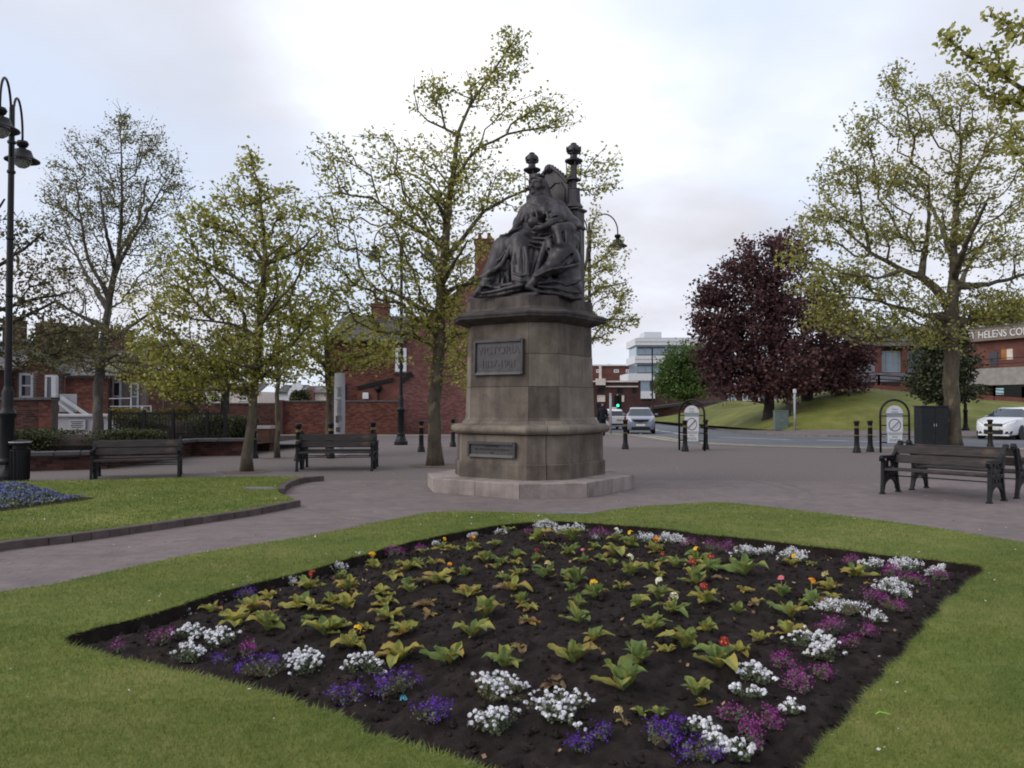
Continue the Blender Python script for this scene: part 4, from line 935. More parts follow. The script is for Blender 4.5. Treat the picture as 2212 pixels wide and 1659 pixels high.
def tree(label, D, trunk, limbs, blobs, leaf, bark, per=9, lsize=.10, spread=.16, name='tree', group=None, seed=1, deep=1.0, base=None, tip=.006, power=.40, twig=.32, cat='tree', dens=1.0):
    """trunk and limbs: lists of (px, py[, radius px, depth shift m]); blobs: (px, py, rx, ry, n) volumes the twigs fill"""
    r = np.random.default_rng(seed)
    W = lambda p: np.array(at(p[0], p[1], D + (p[3] if len(p) > 3 else 0)))
    nodes = []; par = []; plen = []; lim_r = []
    def chain(pts, start, r0=None):
        P = [W(p) for p in pts]; R_ = [sz(p[2], D) if len(p) > 2 and p[2] else 0 for p in pts]; prev = start
        for i, (p, rr) in enumerate(zip(P, R_)):
            if prev is None: nodes.append(p); par.append(-1); plen.append(0.0); lim_r.append(rr); prev = 0; continue
            a = nodes[prev]; a0 = a.copy(); m = max(1, int(np.linalg.norm(p - a) / .3)); ra = lim_r[prev]
            for k in range(1, m + 1):
                q = a0 + (p - a0) * k / m + (r.normal(0, .02, 3) if k < m else 0); nodes.append(q); par.append(prev); plen.append(plen[prev] + np.linalg.norm(q - nodes[prev])); lim_r.append(ra + (rr - ra) * k / m if rr else 0); prev = len(nodes) - 1
    if base is not None: trunk_pts = trunk
    chain(trunk, None); nt_ = len(nodes)
    if base is not None: nodes[0][2] = base
    for lb in limbs:
        p0 = W(lb[0]); N = np.array(nodes); chain(lb[1:], int(np.argmin(np.linalg.norm(N - p0, axis=1))))
    pts = []
    for b in blobs:
        c = np.array(at(b[0], b[1], D + (b[5] if len(b) > 5 else 0))); n = int(b[4] * dens); v = r.normal(0, 1, (n, 3)); v /= np.linalg.norm(v, axis=1)[:, None]; v *= ((r.random(n) ** .40) * (1.02 + np.abs(r.normal(0, .16, n))))[:, None]
        rx, rz = sz(b[2], D), sz(b[3], D); pts.append(c + v * np.array([rx, max(rx, rz) * deep, rz]))
    pts = np.concatenate(pts); N0 = np.array(nodes[:nt_])
    pts = pts[np.argsort([np.min(np.linalg.norm(N0 - p, axis=1)) for p in pts])]
    cap = 20000; NA = np.zeros((cap, 3)); PA = np.zeros(cap); n = len(nodes); NA[:n] = nodes; PA[:n] = plen; par = list(par)
    low = nt_ * .22
    tips = []
    PA[:int(low)] += 50                              # no twigs on the bare lower trunk
    for p in pts:
        dd = NA[:n] - p; dist = np.sqrt((dd ** 2).sum(1)); i = int(np.argmin(dist + .22 * PA[:n] + .7 * np.maximum(0, dd[:, 2])))
        a = NA[i].copy(); v = p - a; L = np.linalg.norm(v); m = max(1, int(L / twig)); sag = r.normal(0, .07, 3) * L; prev = i
        for k in range(1, m + 1):
            t = k / m; q = a + v * t + sag * math.sin(math.pi * t) + np.array((0, 0, -.10 * L * math.sin(math.pi * t)))
            if n >= cap: break
            NA[n] = q; PA[n] = PA[prev] + np.linalg.norm(q - NA[prev]); par.append(prev); lim_r.append(0); prev = n; n += 1
        tips.append(prev)
    cnt = np.zeros(n)
    for t in tips: cnt[t] += 1
    for i in range(n - 1, 0, -1): cnt[par[i]] += cnt[i]
    rad = tip * np.maximum(cnt, 1) ** power; lr = np.array(lim_r[:n]); rad = np.where(lr > 0, lr, rad)
    pa = np.array(par[:n])
    root = thing(name, label, cat, tuple(NA[0]), 0, group)
    # trunk as one smooth tube, the boughs as tapering lengths
    TP = [Vector(p) for p in NA[:nt_]]; TR = [float(max(x, .012)) for x in rad[:nt_]]; TR[0] *= 1.45
    if nt_ > 1: TR[1] *= 1.12
    TP[0].z -= .05
    m = MB(); m.tube(TP, TR, 10); m.build('trunk', bark, root, smooth=True, world=True)
    kids = np.arange(nt_, n); A, B = NA[pa[kids]], NA[kids]; rb = rad[kids]; ra = np.minimum(rad[pa[kids]], rb * 1.5); thick = rb > .018
    Vv, Ff = [], []; o = 0
    for mk, ns in ((thick, 6), (~thick, 3)):
        if mk.any(): v_, f_ = frusta(A[mk], B[mk], ra[mk], rb[mk], ns); Vv.append(v_); Ff.append(f_ + o); o += len(v_)
    br = np_mesh('branches', np.concatenate(Vv), np.concatenate(Ff), bark, root, True, world=True); br['kind'] = 'stuff'
    tipi = np.array(tips); k = np.repeat(np.arange(len(tipi)), per); e = NA[tipi[k]]; back = NA[pa[tipi[k]]]
    gp = NA[pa[pa[tipi[k]]]]; u_ = r.random((len(k), 1)); Lp = np.where(u_ < .55, e + (back - e) * u_ * 1.6, back + (gp - back) * (u_ - .55) * 1.6) + r.normal(0, spread * .72, (len(k), 3)) * np.array((1, 1, .75)); Lp = Lp[r.random(len(Lp)) < np.repeat(r.uniform(.35, 1.2, len(tipi)), per)]
    V, F = make_leaves(Lp, lsize, r); cr = np_mesh('crown', V, F, leaf, root, world=True); cr['kind'] = 'stuff'
    return root

tree('tall young plane tree with sparse yellow-green leaves just left of the monument', 20.4,
     [(940, 1006, 15), (938, 900, 14), (944, 800, 13), (951, 715, 12), (953, 640, 10.5), (959, 560, 9.5), (965, 480, 8), (975, 400, 6.5), (984, 330, 5), (988, 292, 4.2), (1000, 262, 3.4), (1030, 205, 2.6), (1065, 155, 2), (1097, 105, 1.4), (1126, 66, .8)],
     [[(952, 690), (919, 672, 6), (889, 654, 5), (859, 636, 4), (828, 626, 2.5, .6)], [(958, 640), (985, 620, 5), (1018, 612, 3.5, -.4), (1050, 590, 2, -.8)], [(962, 560), (985, 532, 5.5), (1000, 515, 5), (1044, 457, 4), (1095, 428, 3), (1145, 404, 2)],
      [(959, 545), (914, 504, 4.5), (866, 476, 3), (820, 440, 2)], [(975, 390), (1010, 345, 3.6), (1037, 317, 3), (1095, 290, 2.5), (1180, 274, 1.8), (1232, 248, 1)], [(986, 296), (962, 278, 2.5), (924, 261, 2), (903, 240, 1.5), (894, 196, 1)],
      [(950, 735), (985, 722, 3.5), (1020, 712, 2.5, -.5)], [(948, 770), (930, 745, 3), (890, 725, 2, 1)], [(955, 600), (930, 560, 3.5, 1.0), (900, 520, 2, 2.2)], [(955, 610), (985, 560, 3.5, -1.2), (1010, 520, 2, -2.2)], [(966, 470), (940, 430, 2.5, -1), (900, 390, 1.5, -1.6)], [(966, 450), (930, 400, 2.5, .8), (850, 360, 1.5, 1.0)]],
     [(1105, 110, 42, 60, 42), (1060, 185, 65, 45, 42), (930, 200, 40, 48, 40), (1180, 245, 80, 45, 55), (1000, 330, 95, 55, 60), (830, 335, 85, 50, 55), (715, 345, 50, 60, 42), (900, 420, 130, 60, 95), (1060, 410, 100, 55, 65), (1290, 370, 62, 50, 36),
      (720, 470, 70, 70, 60), (850, 560, 140, 70, 120), (1000, 550, 90, 75, 70), (780, 650, 105, 55, 80), (900, 700, 110, 50, 70), (995, 690, 60, 65, 50), (940, 620, 100, 60, 55), (700, 610, 55, 60, 36), (880, 480, 90, 60, 60), (960, 790, 60, 40, 22)],
     L_SPRING, M_BARK, per=11, lsize=.086, spread=.15, name='plane_tree', group='plane trees round the square', seed=11, deep=.75, dens=1.5, twig=.25)
tree('leaning young plane tree with pale slender trunk beside the bench left of centre', 18.6,
     [(533, 1019, 11), (538, 950, 10), (546, 880, 9), (552, 820, 8), (559, 760, 7.2), (562, 700, 6.5), (566, 640, 6), (573, 570, 5), (568, 480, 3.5), (560, 400, 2.2), (545, 345, 1.4), (535, 315, .8)],
     [[(575, 569), (545, 530, 4), (513, 504, 3.2), (441, 487, 2)], [(562, 625), (510, 600, 4), (461, 576, 3.2), (390, 540, 2)], [(576, 570), (642, 545, 2.8), (690, 500, 1.5, -.6)], [(553, 785), (588, 771, 3.6), (632, 743, 2.6), (670, 700, 1.5)], [(558, 720), (500, 700, 3.2), (420, 690, 2.2), (350, 660, 1.4)],
      [(560, 690), (600, 650, 3, -1.2), (640, 610, 1.6, -2.0)], [(556, 760), (510, 750, 2.6, 1), (440, 745, 1.6, 1.6)], [(563, 640), (580, 590, 3, 1.4), (600, 540, 1.6, 2.2)], [(553, 800), (520, 790, 2.2, -1), (470, 775, 1.4, -2)]],
     [(537, 350, 22, 32, 18), (520, 420, 70, 42, 48), (435, 470, 75, 45, 60), (600, 450, 70, 55, 55), (540, 530, 120, 60, 100), (400, 560, 75, 55, 65), (660, 550, 55, 60, 45), (345, 650, 75, 55, 65), (480, 640, 110, 55, 90), (610, 650, 90, 55, 75),
      (325, 735, 55, 45, 45), (450, 755, 110, 45, 80), (580, 735, 100, 45, 75), (405, 810, 85, 40, 70), (500, 810, 80, 40, 66), (600, 800, 60, 34, 30), (655, 690, 50, 55, 34)],
     L_SPRING, M_BARK, per=11, lsize=.086, spread=.16, name='plane_tree', group='plane trees round the square', seed=5, deep=.8, dens=1.6, twig=.25)
tree('tall grey tree with tiny sparse leaves rising behind the left hedge', 31.5,
     [(210, 948, 11), (212, 850, 10), (219, 760, 9), (230, 690, 8), (236, 645, 7.2), (245, 600, 6), (257, 545, 4.6), (264, 430, 2.8), (262, 330, 1.6), (258, 255, .7)],
     [[(236, 645), (212, 600, 4), (190, 560, 3.4), (176, 480, 2.2), (165, 395, 1.2)], [(245, 600), (268, 550, 4), (290, 510, 3), (330, 440, 2), (368, 375, 1.0)], [(225, 715), (170, 680, 3.5), (120, 650, 2.2)], [(222, 735), (290, 700, 3.4, 1), (350, 660, 2)], [(257, 545), (300, 480, 3, 1.5), (320, 380, 1.6, 2)], [(232, 670), (190, 600, 4, 2), (140, 500, 2, 3)], [(250, 580), (230, 500, 3, -2), (215, 400, 1.6, -2.5)], [(218, 770), (260, 760, 3, -1), (300, 768, 2, -2)]],
     [(258, 275, 20, 45, 30), (300, 320, 24, 55, 34), (338, 310, 22, 50, 28), (372, 370, 28, 50, 30), (205, 320, 22, 50, 26), (157, 330, 20, 48, 24), (120, 400, 30, 60, 36), (235, 400, 70, 60, 80), (320, 430, 60, 60, 66), (170, 440, 60, 60, 70), (390, 400, 30, 45, 22), (110, 480, 40, 60, 40),
      (250, 490, 90, 60, 80), (150, 560, 70, 55, 62), (330, 530, 60, 55, 56), (230, 610, 80, 45, 56), (120, 640, 60, 35, 36), (330, 620, 60, 40, 36), (150, 720, 80, 45, 80), (280, 720, 70, 45, 70), (200, 780, 90, 30, 60), (110, 760, 60, 34, 40), (300, 780, 60, 30, 40)],
     L_OLIVE, M_BARKG, per=11, lsize=.085, spread=.22, name='tall_tree', seed=21, deep=.9, tip=.007, power=.36, dens=1.9, twig=.4)
tree('dark dusky-leaved tree spreading in from the left edge behind the lamp post', 23,
     [(-120, 985, 16), (-118, 850, 15), (-112, 740, 13), (-105, 650, 11), (-100, 540, 8), (-95, 420, 5)],
     [[(-110, 760), (-40, 730, 5), (40, 690, 4), (120, 650, 2.5)], [(-108, 700), (-30, 680, 5), (60, 650, 3.5), (150, 630, 2)], [(-104, 640), (-30, 590, 4.5), (50, 540, 3), (95, 500, 1.8)], [(-102, 590), (-50, 500, 4), (10, 430, 2)], [(-110, 740), (20, 745, 3.5), (100, 748, 2)]],
     [(60, 520, 55, 45, 50), (105, 590, 55, 40, 50), (30, 590, 60, 50, 55), (65, 655, 80, 40, 60), (15, 480, 40, 40, 30), (-70, 540, 90, 110, 60), (60, 740, 110, 35, 120), (140, 720, 70, 45, 100), (100, 780, 70, 26, 50), (200, 740, 50, 34, 40), (-40, 690, 80, 50, 40)],
     L_DUSK, M_BARKD, per=7, lsize=.11, spread=.2, name='dusky_tree', seed=31, deep=.7, dens=.8)
tree('pale-leaved tree hidden behind the monument, its boughs showing to the right of it', 26,
     [(1236, 992, 9), (1234, 880, 8), (1236, 780, 7), (1244, 700, 6), (1254, 630, 4.5), (1268, 560, 3), (1280, 480, 1.6)],
     [[(1244, 700), (1290, 690, 2.4), (1350, 690, 1.2)], [(1250, 650), (1300, 620, 2.4), (1350, 610, 1.2)], [(1262, 590), (1300, 560, 2), (1330, 530, 1)], [(1240, 740), (1200, 680, 2.4, 1), (1180, 640, 1.2, 1.6)]],
     [(1315, 545, 40, 45, 50), (1290, 600, 45, 45, 55), (1335, 635, 40, 40, 48), (1348, 690, 38, 22, 40), (1295, 700, 40, 26, 36), (1282, 485, 20, 50, 26), (1220, 640, 50, 70, 40), (1300, 735, 22, 16, 8)],
     L_PALE, M_BARK, per=14, lsize=.085, spread=.14, name='plane_tree', group='plane trees round the square', seed=41, deep=.7)
tree('thin sapling with slender mottled stem beside the brown bin', 23.2,
     [(599, 990, 5.5), (599, 900, 5), (601, 800, 4.5), (602, 700, 3.5), (600, 620, 2.2), (596, 560, 1)], [], [(600, 620, 55, 50, 30), (610, 700, 60, 45, 40), (585, 560, 45, 45, 24), (630, 760, 50, 40, 24)], L_SPRING, M_BARK, per=10, lsize=.10, spread=.15, name='plane_tree', group='plane trees round the square', seed=51)
tree('small plane tree directly behind the grey information pillar', 24.5,
     [(713, 984, 8), (711, 900, 7.5), (708, 820, 7), (705, 750, 5.5), (702, 690, 3), (700, 640, 1.2)], [[(707, 790), (670, 765, 3), (640, 745, 1.6)], [(708, 810), (750, 775, 3), (800, 765, 1.8)], [(705, 740), (750, 710, 2.4), (790, 690, 1.2)]],
     [(700, 700, 65, 50, 66), (765, 720, 80, 42, 72), (675, 770, 55, 36, 44), (770, 775, 80, 28, 50), (835, 755, 55, 45, 44), (720, 815, 36, 20, 12), (650, 720, 50, 50, 34)], L_SPRING, M_BARK, per=11, lsize=.11, spread=.16, name='plane_tree', group='plane trees round the square', seed=61)
tree('slim plane tree half hidden at the left side of the monument', 27,
     [(1011, 985, 7), (1013, 900, 6.5), (1016, 800, 6), (1020, 730, 4.5), (1024, 640, 2)], [], [(985, 760, 36, 45, 36), (1000, 815, 30, 28, 20), (1030, 700, 50, 50, 30), (960, 720, 40, 40, 24)], L_SPRING, M_BARK, per=10, lsize=.11, spread=.16, name='plane_tree', group='plane trees round the square', seed=71)
tree('old forked tree with thick dark trunk behind the black fence', 36,
     [(481, 940, 10), (486, 870, 9), (487, 828, 8.5), (478, 770, 5), (468, 715, 2.5)], [[(487, 828), (503, 795, 5), (518, 755, 3.6), (535, 710, 2)], [(482, 790), (450, 765, 2.6), (410, 750, 1.6)]], [(440, 790, 80, 38, 90), (520, 735, 60, 45, 70), (465, 730, 70, 45, 80), (380, 770, 70, 40, 70), (560, 780, 45, 40, 40), (410, 850, 60, 26, 50), (620, 790, 40, 40, 30)], L_OLIVE, M_BARKD, per=14, lsize=.13, spread=.22, name='forked_tree', seed=81)
tree('small leaning yellow-green tree above the garden fence', 35,
     [(432, 930, 5), (425, 885, 5), (404, 858, 4), (385, 835, 2.5)], [[(404, 858), (350, 840, 2), (320, 815, 1.2)]], [(375, 835, 60, 28, 80), (310, 805, 55, 40, 66), (420, 845, 50, 24, 40), (350, 790, 70, 34, 66), (260, 790, 45, 30, 30)], L_SPRING, M_BARKD, per=15, lsize=.11, spread=.2, name='garden_tree', seed=91)
tree('large spreading plane tree with thick mottled trunk behind the right bench', 29,
     [(2057, 968, 17), (2056, 880, 16), (2055, 800, 15.5), (2055, 720, 15), (2055, 665, 14), (2060, 600, 10), (2060, 520, 8), (2066, 440, 6), (2072, 360, 4), (2082, 280, 2)],
     [[(2054, 668), (2032, 636, 10), (1990, 598, 8), (1952, 584, 5.5), (1880, 546, 3.6), (1830, 500, 2)], [(1990, 598), (2001, 524, 5), (2007, 469, 3.6), (2008, 380, 2)], [(2058, 628), (2134, 615, 5), (2214, 592, 3.5)], [(2054, 728), (1970, 717, 4), (1880, 736, 2.2)], [(2055, 690), (1990, 680, 4.5), (1900, 650, 3), (1810, 640, 1.6)], [(2055, 705), (2130, 690, 4), (2215, 690, 2.4)],
      [(2060, 590), (2090, 520, 5, -2.5), (2130, 440, 3, -4)], [(2060, 560), (2030, 480, 5, 2.5), (1990, 400, 3, 4)], [(2066, 440), (2110, 360, 3), (2150, 290, 1.6)], [(1952, 584), (1900, 600, 3, -2), (1820, 590, 2, -3.5)], [(2056, 650), (2080, 600, 6, 3), (2110, 540, 3, 5)], [(1880, 546), (1860, 460, 2.4), (1850, 360, 1.4)]],
     [(1930, 165, 26, 38, 18), (1865, 270, 45, 55, 34), (1960, 250, 60, 65, 50), (2050, 230, 70, 70, 56), (2140, 300, 80, 75, 66), (1805, 380, 55, 55, 44), (1900, 380, 80, 60, 70), (2020, 380, 90, 60, 70), (2150, 430, 80, 75, 66), (1775, 470, 55, 50, 44), (1870, 485, 90, 55, 70), (2000, 500, 100, 55, 66), (2130, 540, 90, 55, 66),
      (1715, 545, 30, 32, 16), (1770, 610, 55, 45, 50), (1860, 600, 90, 45, 72), (1960, 640, 90, 45, 60), (1785, 680, 60, 32, 44), (1885, 705, 80, 30, 56), (1990, 725, 80, 30, 46), (2130, 650, 80, 45, 56), (2150, 680, 70, 20, 36), (2190, 650, 50, 34, 40), (2290, 480, 80, 190, 80)],
     L_PALE, M_BARK, per=16, lsize=.11, spread=.22, name='plane_tree', group='plane trees round the square', seed=101, deep=.75, tip=.008, dens=1.6)
tree('near tree whose leafy bough hangs into the upper right corner', 9.5,
     [(2520, 1165, 60), (2500, 900, 50), (2470, 600, 40), (2430, 350, 26), (2400, 150, 12)], [[(2440, 400), (2330, 290, 9), (2250, 220, 6), (2160, 160, 4), (2050, 85, 2)], [(2430, 330), (2300, 330, 7), (2190, 330, 3)], [(2410, 200), (2300, 120, 6), (2200, 50, 3)]],
     [(2150, 170, 60, 40, 26), (2185, 240, 40, 50, 22), (2190, 60, 25, 35, 9), (2055, 85, 22, 18, 7), (2115, 120, 40, 26, 14), (2195, 330, 28, 50, 12), (2300, 250, 90, 140, 50), (2140, 40, 20, 26, 4)],
     L_SPRING, M_BARK, per=20, lsize=.062, spread=.10, name='plane_tree', group='plane trees round the square', seed=111, deep=.6)
for nm, D, tk, bl, sd in (('broad copper beech with dark purple leaves nearest the modern offices', 52, [(1660, 912, 12), (1662, 860, 11), (1668, 780, 9), (1672, 680, 6), (1680, 560, 3)], [(1665, 555, 85, 45, 150), (1600, 600, 65, 42, 110), (1550, 640, 40, 26, 50), (1700, 640, 120, 60, 170), (1585, 710, 80, 50, 130), (1700, 730, 110, 60, 160), (1600, 800, 80, 40, 120), (1685, 820, 100, 34, 110), (1530, 760, 22, 20, 20), (1700, 520, 40, 26, 40), (1640, 660, 90, 60, 90), (1525, 640, 34, 24, 40), (1545, 705, 50, 40, 80), (1555, 780, 55, 45, 80), (1600, 838, 80, 24, 70), (1640, 760, 90, 60, 90), (1505, 690, 20, 14, 14)], 121),
                          ('second copper beech with purple leaves, lower and nearer the railings', 54, [(1742, 892, 13), (1745, 840, 12), (1770, 770, 8), (1790, 680, 4)], [(1800, 740, 90, 70, 150), (1830, 820, 55, 34, 90), (1780, 660, 80, 50, 100), (1760, 800, 80, 40, 90), (1850, 770, 40, 40, 50)], 131),
                          ('third, thin-stemmed copper beech between the two thicker trunks', 50, [(1703, 915, 5), (1704, 860, 5), (1708, 800, 4), (1712, 740, 2)], [(1715, 780, 60, 50, 70), (1700, 830, 50, 24, 40)], 141)):
    tree(nm, D, tk, [], bl, L_COPPER, M_BARKD, per=24, lsize=.21, spread=.40, dens=1.0, name='copper_beech', group='copper beeches on the bank', seed=sd, deep=.75, tip=.012, twig=.6, base=bank_at(tk[0][0], tk[0][1]).z)
tree('round mid-green tree in front of the white offices', 85, [(1487, 888, 5.5), (1487, 850, 5), (1485, 800, 4)], [], [(1482, 765, 42, 28, 90), (1468, 805, 48, 40, 130), (1505, 800, 36, 45, 90), (1440, 825, 22, 26, 50), (1485, 845, 60, 16, 70), (1525, 815, 18, 30, 40)], L_GREEN, M_BARKD, per=26, lsize=.27, spread=.55, name='round_tree', seed=151, deep=.8, tip=.02, twig=1.0)
tree('dark rounded evergreen behind the thick plane trunk', 43, [(2040, 938, 6), (2040, 880, 6), (2042, 800, 4), (2042, 720, 2)], [], [(2042, 725, 45, 38, 110), (2040, 780, 68, 45, 170), (2045, 832, 72, 32, 150), (2045, 700, 22, 20, 30), (2000, 830, 30, 30, 40)], L_HOLLY, M_BARKD, per=26, lsize=.15, spread=.26, dens=1.6, name='evergreen_tree', seed=161, deep=.8, tip=.01, twig=.5)
tree('grey-green tree on the skyline behind the college roof', 110, [(2190, 860, 5), (2190, 760, 5), (2188, 690, 3)], [], [(2170, 680, 60, 26, 80), (2120, 695, 40, 16, 40), (2220, 680, 50, 35, 60)], L_OLIVE, M_BARKD, per=9, lsize=.5, spread=.6, name='distant_tree', seed=171, deep=.6, tip=.02, twig=1.2)

M_PIT = plain('tree_pit_soil', (.13, .10, .075), .95, .35, 9)
for px, py, rr_ in ((940, 1006, .75), (533, 1019, .6), (599, 990, .4), (713, 984, .5)):
    p = G(px, py); rk = random.Random(px); sheet('tree_pit', [(p.x + rr_ * rk.uniform(.8, 1.2) * math.cos(a), p.y + rr_ * rk.uniform(.8, 1.2) * math.sin(a)) for a in np.linspace(0, 2 * math.pi, 19)[:-1]], [], .006, M_PIT)
# ================================================================== BUILDINGS, WALLS
def mk_brick(name, cols, island=True):
    t = NT(name); p = t.pos(); f = t.noise(p, 1.1, 5, .6); fine = t.noise(p, 14, 3, .6)
    x = t.math('ADD', t.math('MULTIPLY', f, .45), t.math('ADD', t.math('MULTIPLY', t.rnd(), .35), t.math('MULTIPLY', fine, .2)))
    t.set(t.ramp(x, [(.28, cols[0]), (.45, cols[1]), (.62, cols[2]), (.8, cols[3])]), .85, .2); return t.m
M_BRICK = mk_brick('red_brick', [(.055, .024, .020), (.11, .042, .031), (.165, .062, .044), (.22, .10, .072)])
M_BRICKP = mk_brick('pink_brick', [(.10, .046, .044), (.155, .068, .060), (.20, .094, .084), (.25, .135, .118)])
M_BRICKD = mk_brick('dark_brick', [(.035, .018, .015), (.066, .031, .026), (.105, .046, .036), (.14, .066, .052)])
M_MORT = plain('mortar', (.13, .105, .095), .9, .25, 5)
def mk_bricktex(name, cols, mort):               # brickwork too far off for its bricks to be told apart
    t = NT(name); p = t.pos(); s = t.n('ShaderNodeSeparateXYZ'); t.l(p, s.inputs[0]); c = t.n('ShaderNodeCombineXYZ')
    t.l(t.math('ADD', s.outputs[0], s.outputs[1]), c.inputs[0]); t.l(s.outputs[2], c.inputs[1])
    b = t.n('ShaderNodeTexBrick'); b.inputs['Scale'].default_value = 1; b.inputs['Brick Width'].default_value = .225; b.inputs['Row Height'].default_value = .075; b.inputs['Mortar Size'].default_value = .006
    b.inputs['Color1'].default_value = (*cols[0], 1); b.inputs['Color2'].default_value = (*cols[1], 1); b.inputs['Mortar'].default_value = (*mort, 1); t.l(c.outputs[0], b.inputs['Vector'])
    t.set(t.mix(.7, b.outputs[0], t.ramp(t.noise(p, .7, 5, .6), [(.3, .6), (.7, 1.35)]), 'MULTIPLY'), .88, .2); return t.m
M_BT_RED = mk_bricktex('far_red_brick', [(.17, .062, .046), (.13, .046, .036)], (.12, .085, .075)); M_BT_DK = mk_bricktex('far_dark_brick', [(.085, .040, .034), (.06, .03, .027)], (.06, .045, .04))
def mk_slate(name, a, b):
    t = NT(name); p = t.pos(); t.set(t.ramp(t.math('ADD', t.math('MULTIPLY', t.rnd(), .5), t.math('MULTIPLY', t.noise(p, 1.2, 4), .5)), [(.25, a), (.75, b)]), .6, .4); return t.m
M_SLATE = mk_slate('slate', (.055, .052, .062), (.12, .11, .125)); M_TILE = mk_slate('grey_tile', (.13, .115, .12), (.22, .20, .205))
M_WHITE = plain('white_paint', (.66, .67, .68), .5, .08, 3); M_OFFW = plain('weathered_white', (.40, .41, .43), .55, .12, 3); M_CREAM = plain('cream_paint', (.62, .55, .48), .6, .1, 3); M_GREYP = plain('grey_paint', (.34, .34, .36), .6, .12, 3)
M_BLACK = plain('black_paint', (.007, .007, .008), .5, .3, 20, spec=.3); M_IRONB = plain('cast_iron', (.007, .0075, .009), .52, .3, 14, spec=.3)
M_GLASS = glass('window_glass', (.025, .030, .038), .06); M_PALEGL = glass('pale_glazing', (.22, .29, .35), .12)
M_CONC = plain('concrete', (.27, .25, .235), .85, .18, 2); M_COPE = plain('coping_stone', (.085, .080, .082), .85, .25, 4)
RB = random.Random(77)
def brickwork(parent, p0, p1, z0, topf, mat, singles=0, holes=(), core=.2, bw=.225, bh=.075, face=.012, maxz=None):
    """wall from p0 to p1 facing right of that direction's normal; bricks stand proud of a mortar core"""
    p0, p1 = Vector((*p0[:2], 0)), Vector((*p1[:2], 0)); d = p1 - p0; L = d.length; t = d / L; nrm = Vector((t.y, -t.x, 0))
    f = topf if callable(topf) else (lambda u: topf); us = [0] + [L * k / 24 for k in range(1, 24)] + [L]
    if not callable(topf): us = [0, L]
    top = [p0 + t * u + Vector((0, 0, f(u))) for u in us]; poly = [p0 + Vector((0, 0, z0)), p1 + Vector((0, 0, z0))] + top[::-1]
    m = MB(); m.slab(poly, -nrm * core); m.build('wall', M_MORT, parent, world=True)
    B = []
    j = 0; z = z0
    while z < max(f(u) for u in us) - bh * .5:
        u = -bw / 2 if j % 2 else 0.0
        while u < L:
            a, b = max(u, 0), min(u + bw, L)
            if b - a > .05 and f((a + b) / 2) > z + bh * .7 and not any(a < h[1] - .01 and b > h[0] + .01 and z + bh > h[2] + .01 and z < h[3] - .01 for h in holes): B.append(((a + b) / 2, z + bh / 2, b - a))
            u += bw
        z += bh; j += 1
    rot = math.atan2(t.y, t.x); cen = lambda u, z: p0 + t * u + Vector((0, 0, z)) - nrm * 0
    if singles:
        RB.shuffle(B); mid = L / 2
        full = [b for b in B if b[2] > bw * .9][:singles]; fs = set(full); me = bpy.data.meshes.new('brick'); mm = MB(); mm.box((0, 0, 0), (bw - .010, .03 + face, bh - .010)); me.from_pydata(mm.v, [], mm.f); me.materials.append(mat); finish(me)
        inv = Matrix.LocRotScale(parent.location, parent.rotation_euler, parent.scale).inverted()
        for u, z, w in full:
            o = link('brick', me, parent); q = inv @ (cen(u, z) + nrm * (RB.uniform(-.003, .003))); o.location = q; o.rotation_euler = (0, 0, rot - parent.rotation_euler.z)
        B = [b for b in B if b not in fs]
    if not B: return
    A = np.array(B); n = len(A); tt = np.array(t); nn = np.array(nrm); c = np.array(p0) + A[:, :1] * tt; c[:, 2] = A[:, 1]; off = RNG.uniform(-.003, .003, (n, 1)) * nn
    hx = (A[:, 2:3] - .010) / 2 * tt; hz = np.array((0, 0, (bh - .010) / 2)); V = []
    for dp in (-.01, face): V += [c + off - hx - hz + nn * dp, c + off + hx - hz + nn * dp, c + off + hx + hz + nn * dp, c + off - hx + hz + nn * dp]
    V = np.stack(V, 1).reshape(-1, 3); q = np.array([(4, 5, 6, 7), (0, 1, 5, 4), (1, 2, 6, 5), (2, 3, 7, 6), (3, 0, 4, 7)])
    o = np_mesh('brick_courses', V, (q[None] + 8 * np.arange(n)[:, None, None]).reshape(-1, 4), mat, parent, world=True); o['kind'] = 'stuff'
def slate_roof(parent, a, b, c, d, mat=M_SLATE, name='roof', sw=.3, sh=.22, lift=.0):
    """tiled slope: eaves a-b, ridge d-c; tiles overlap up the slope"""
    a, b, c, d = map(Vector, (a, b, c, d)); n = (b - a).cross(d - a).normalized()
    if n.z < 0: n = -n
    m = MB(); m.slab([a, b, c, d], n * -.06); m.build(name, mat, parent, world=True)
    rows = max(2, int((d - a).length / sh)); V = []
    for j in range(rows):
        t0, t1 = j / rows, (j + 1.25) / rows; l0, r0 = a.lerp(d, t0), b.lerp(c, t0); l1, r1 = a.lerp(d, min(t1, 1)), b.lerp(c, min(t1, 1)); k = max(1, int((r0 - l0).length / sw)); sh_ = .5 / k if j % 2 else 0
        for i in range(k):
            s0, s1 = (i / k + sh_), min((i + .96) / k + sh_, 1)
            if s1 <= s0: continue
            h0, h1 = n * (.03 + RB.uniform(0, .008)), n * .012; V += [l0.lerp(r0, s0) + h0, l0.lerp(r0, s1) + h0, l1.lerp(r1, s1) + h1, l1.lerp(r1, s0) + h1]
    o = np_mesh('slates', np.array(V), np.arange(len(V)).reshape(-1, 4), mat, parent, world=True); o['kind'] = 'stuff'
def wall_quad(px0, y0, px1, y1, D):              # rectangle on the plane at distance D, from pixels: left, top, right, bottom
    return at(px0, y0, D), at(px1, y1, D)
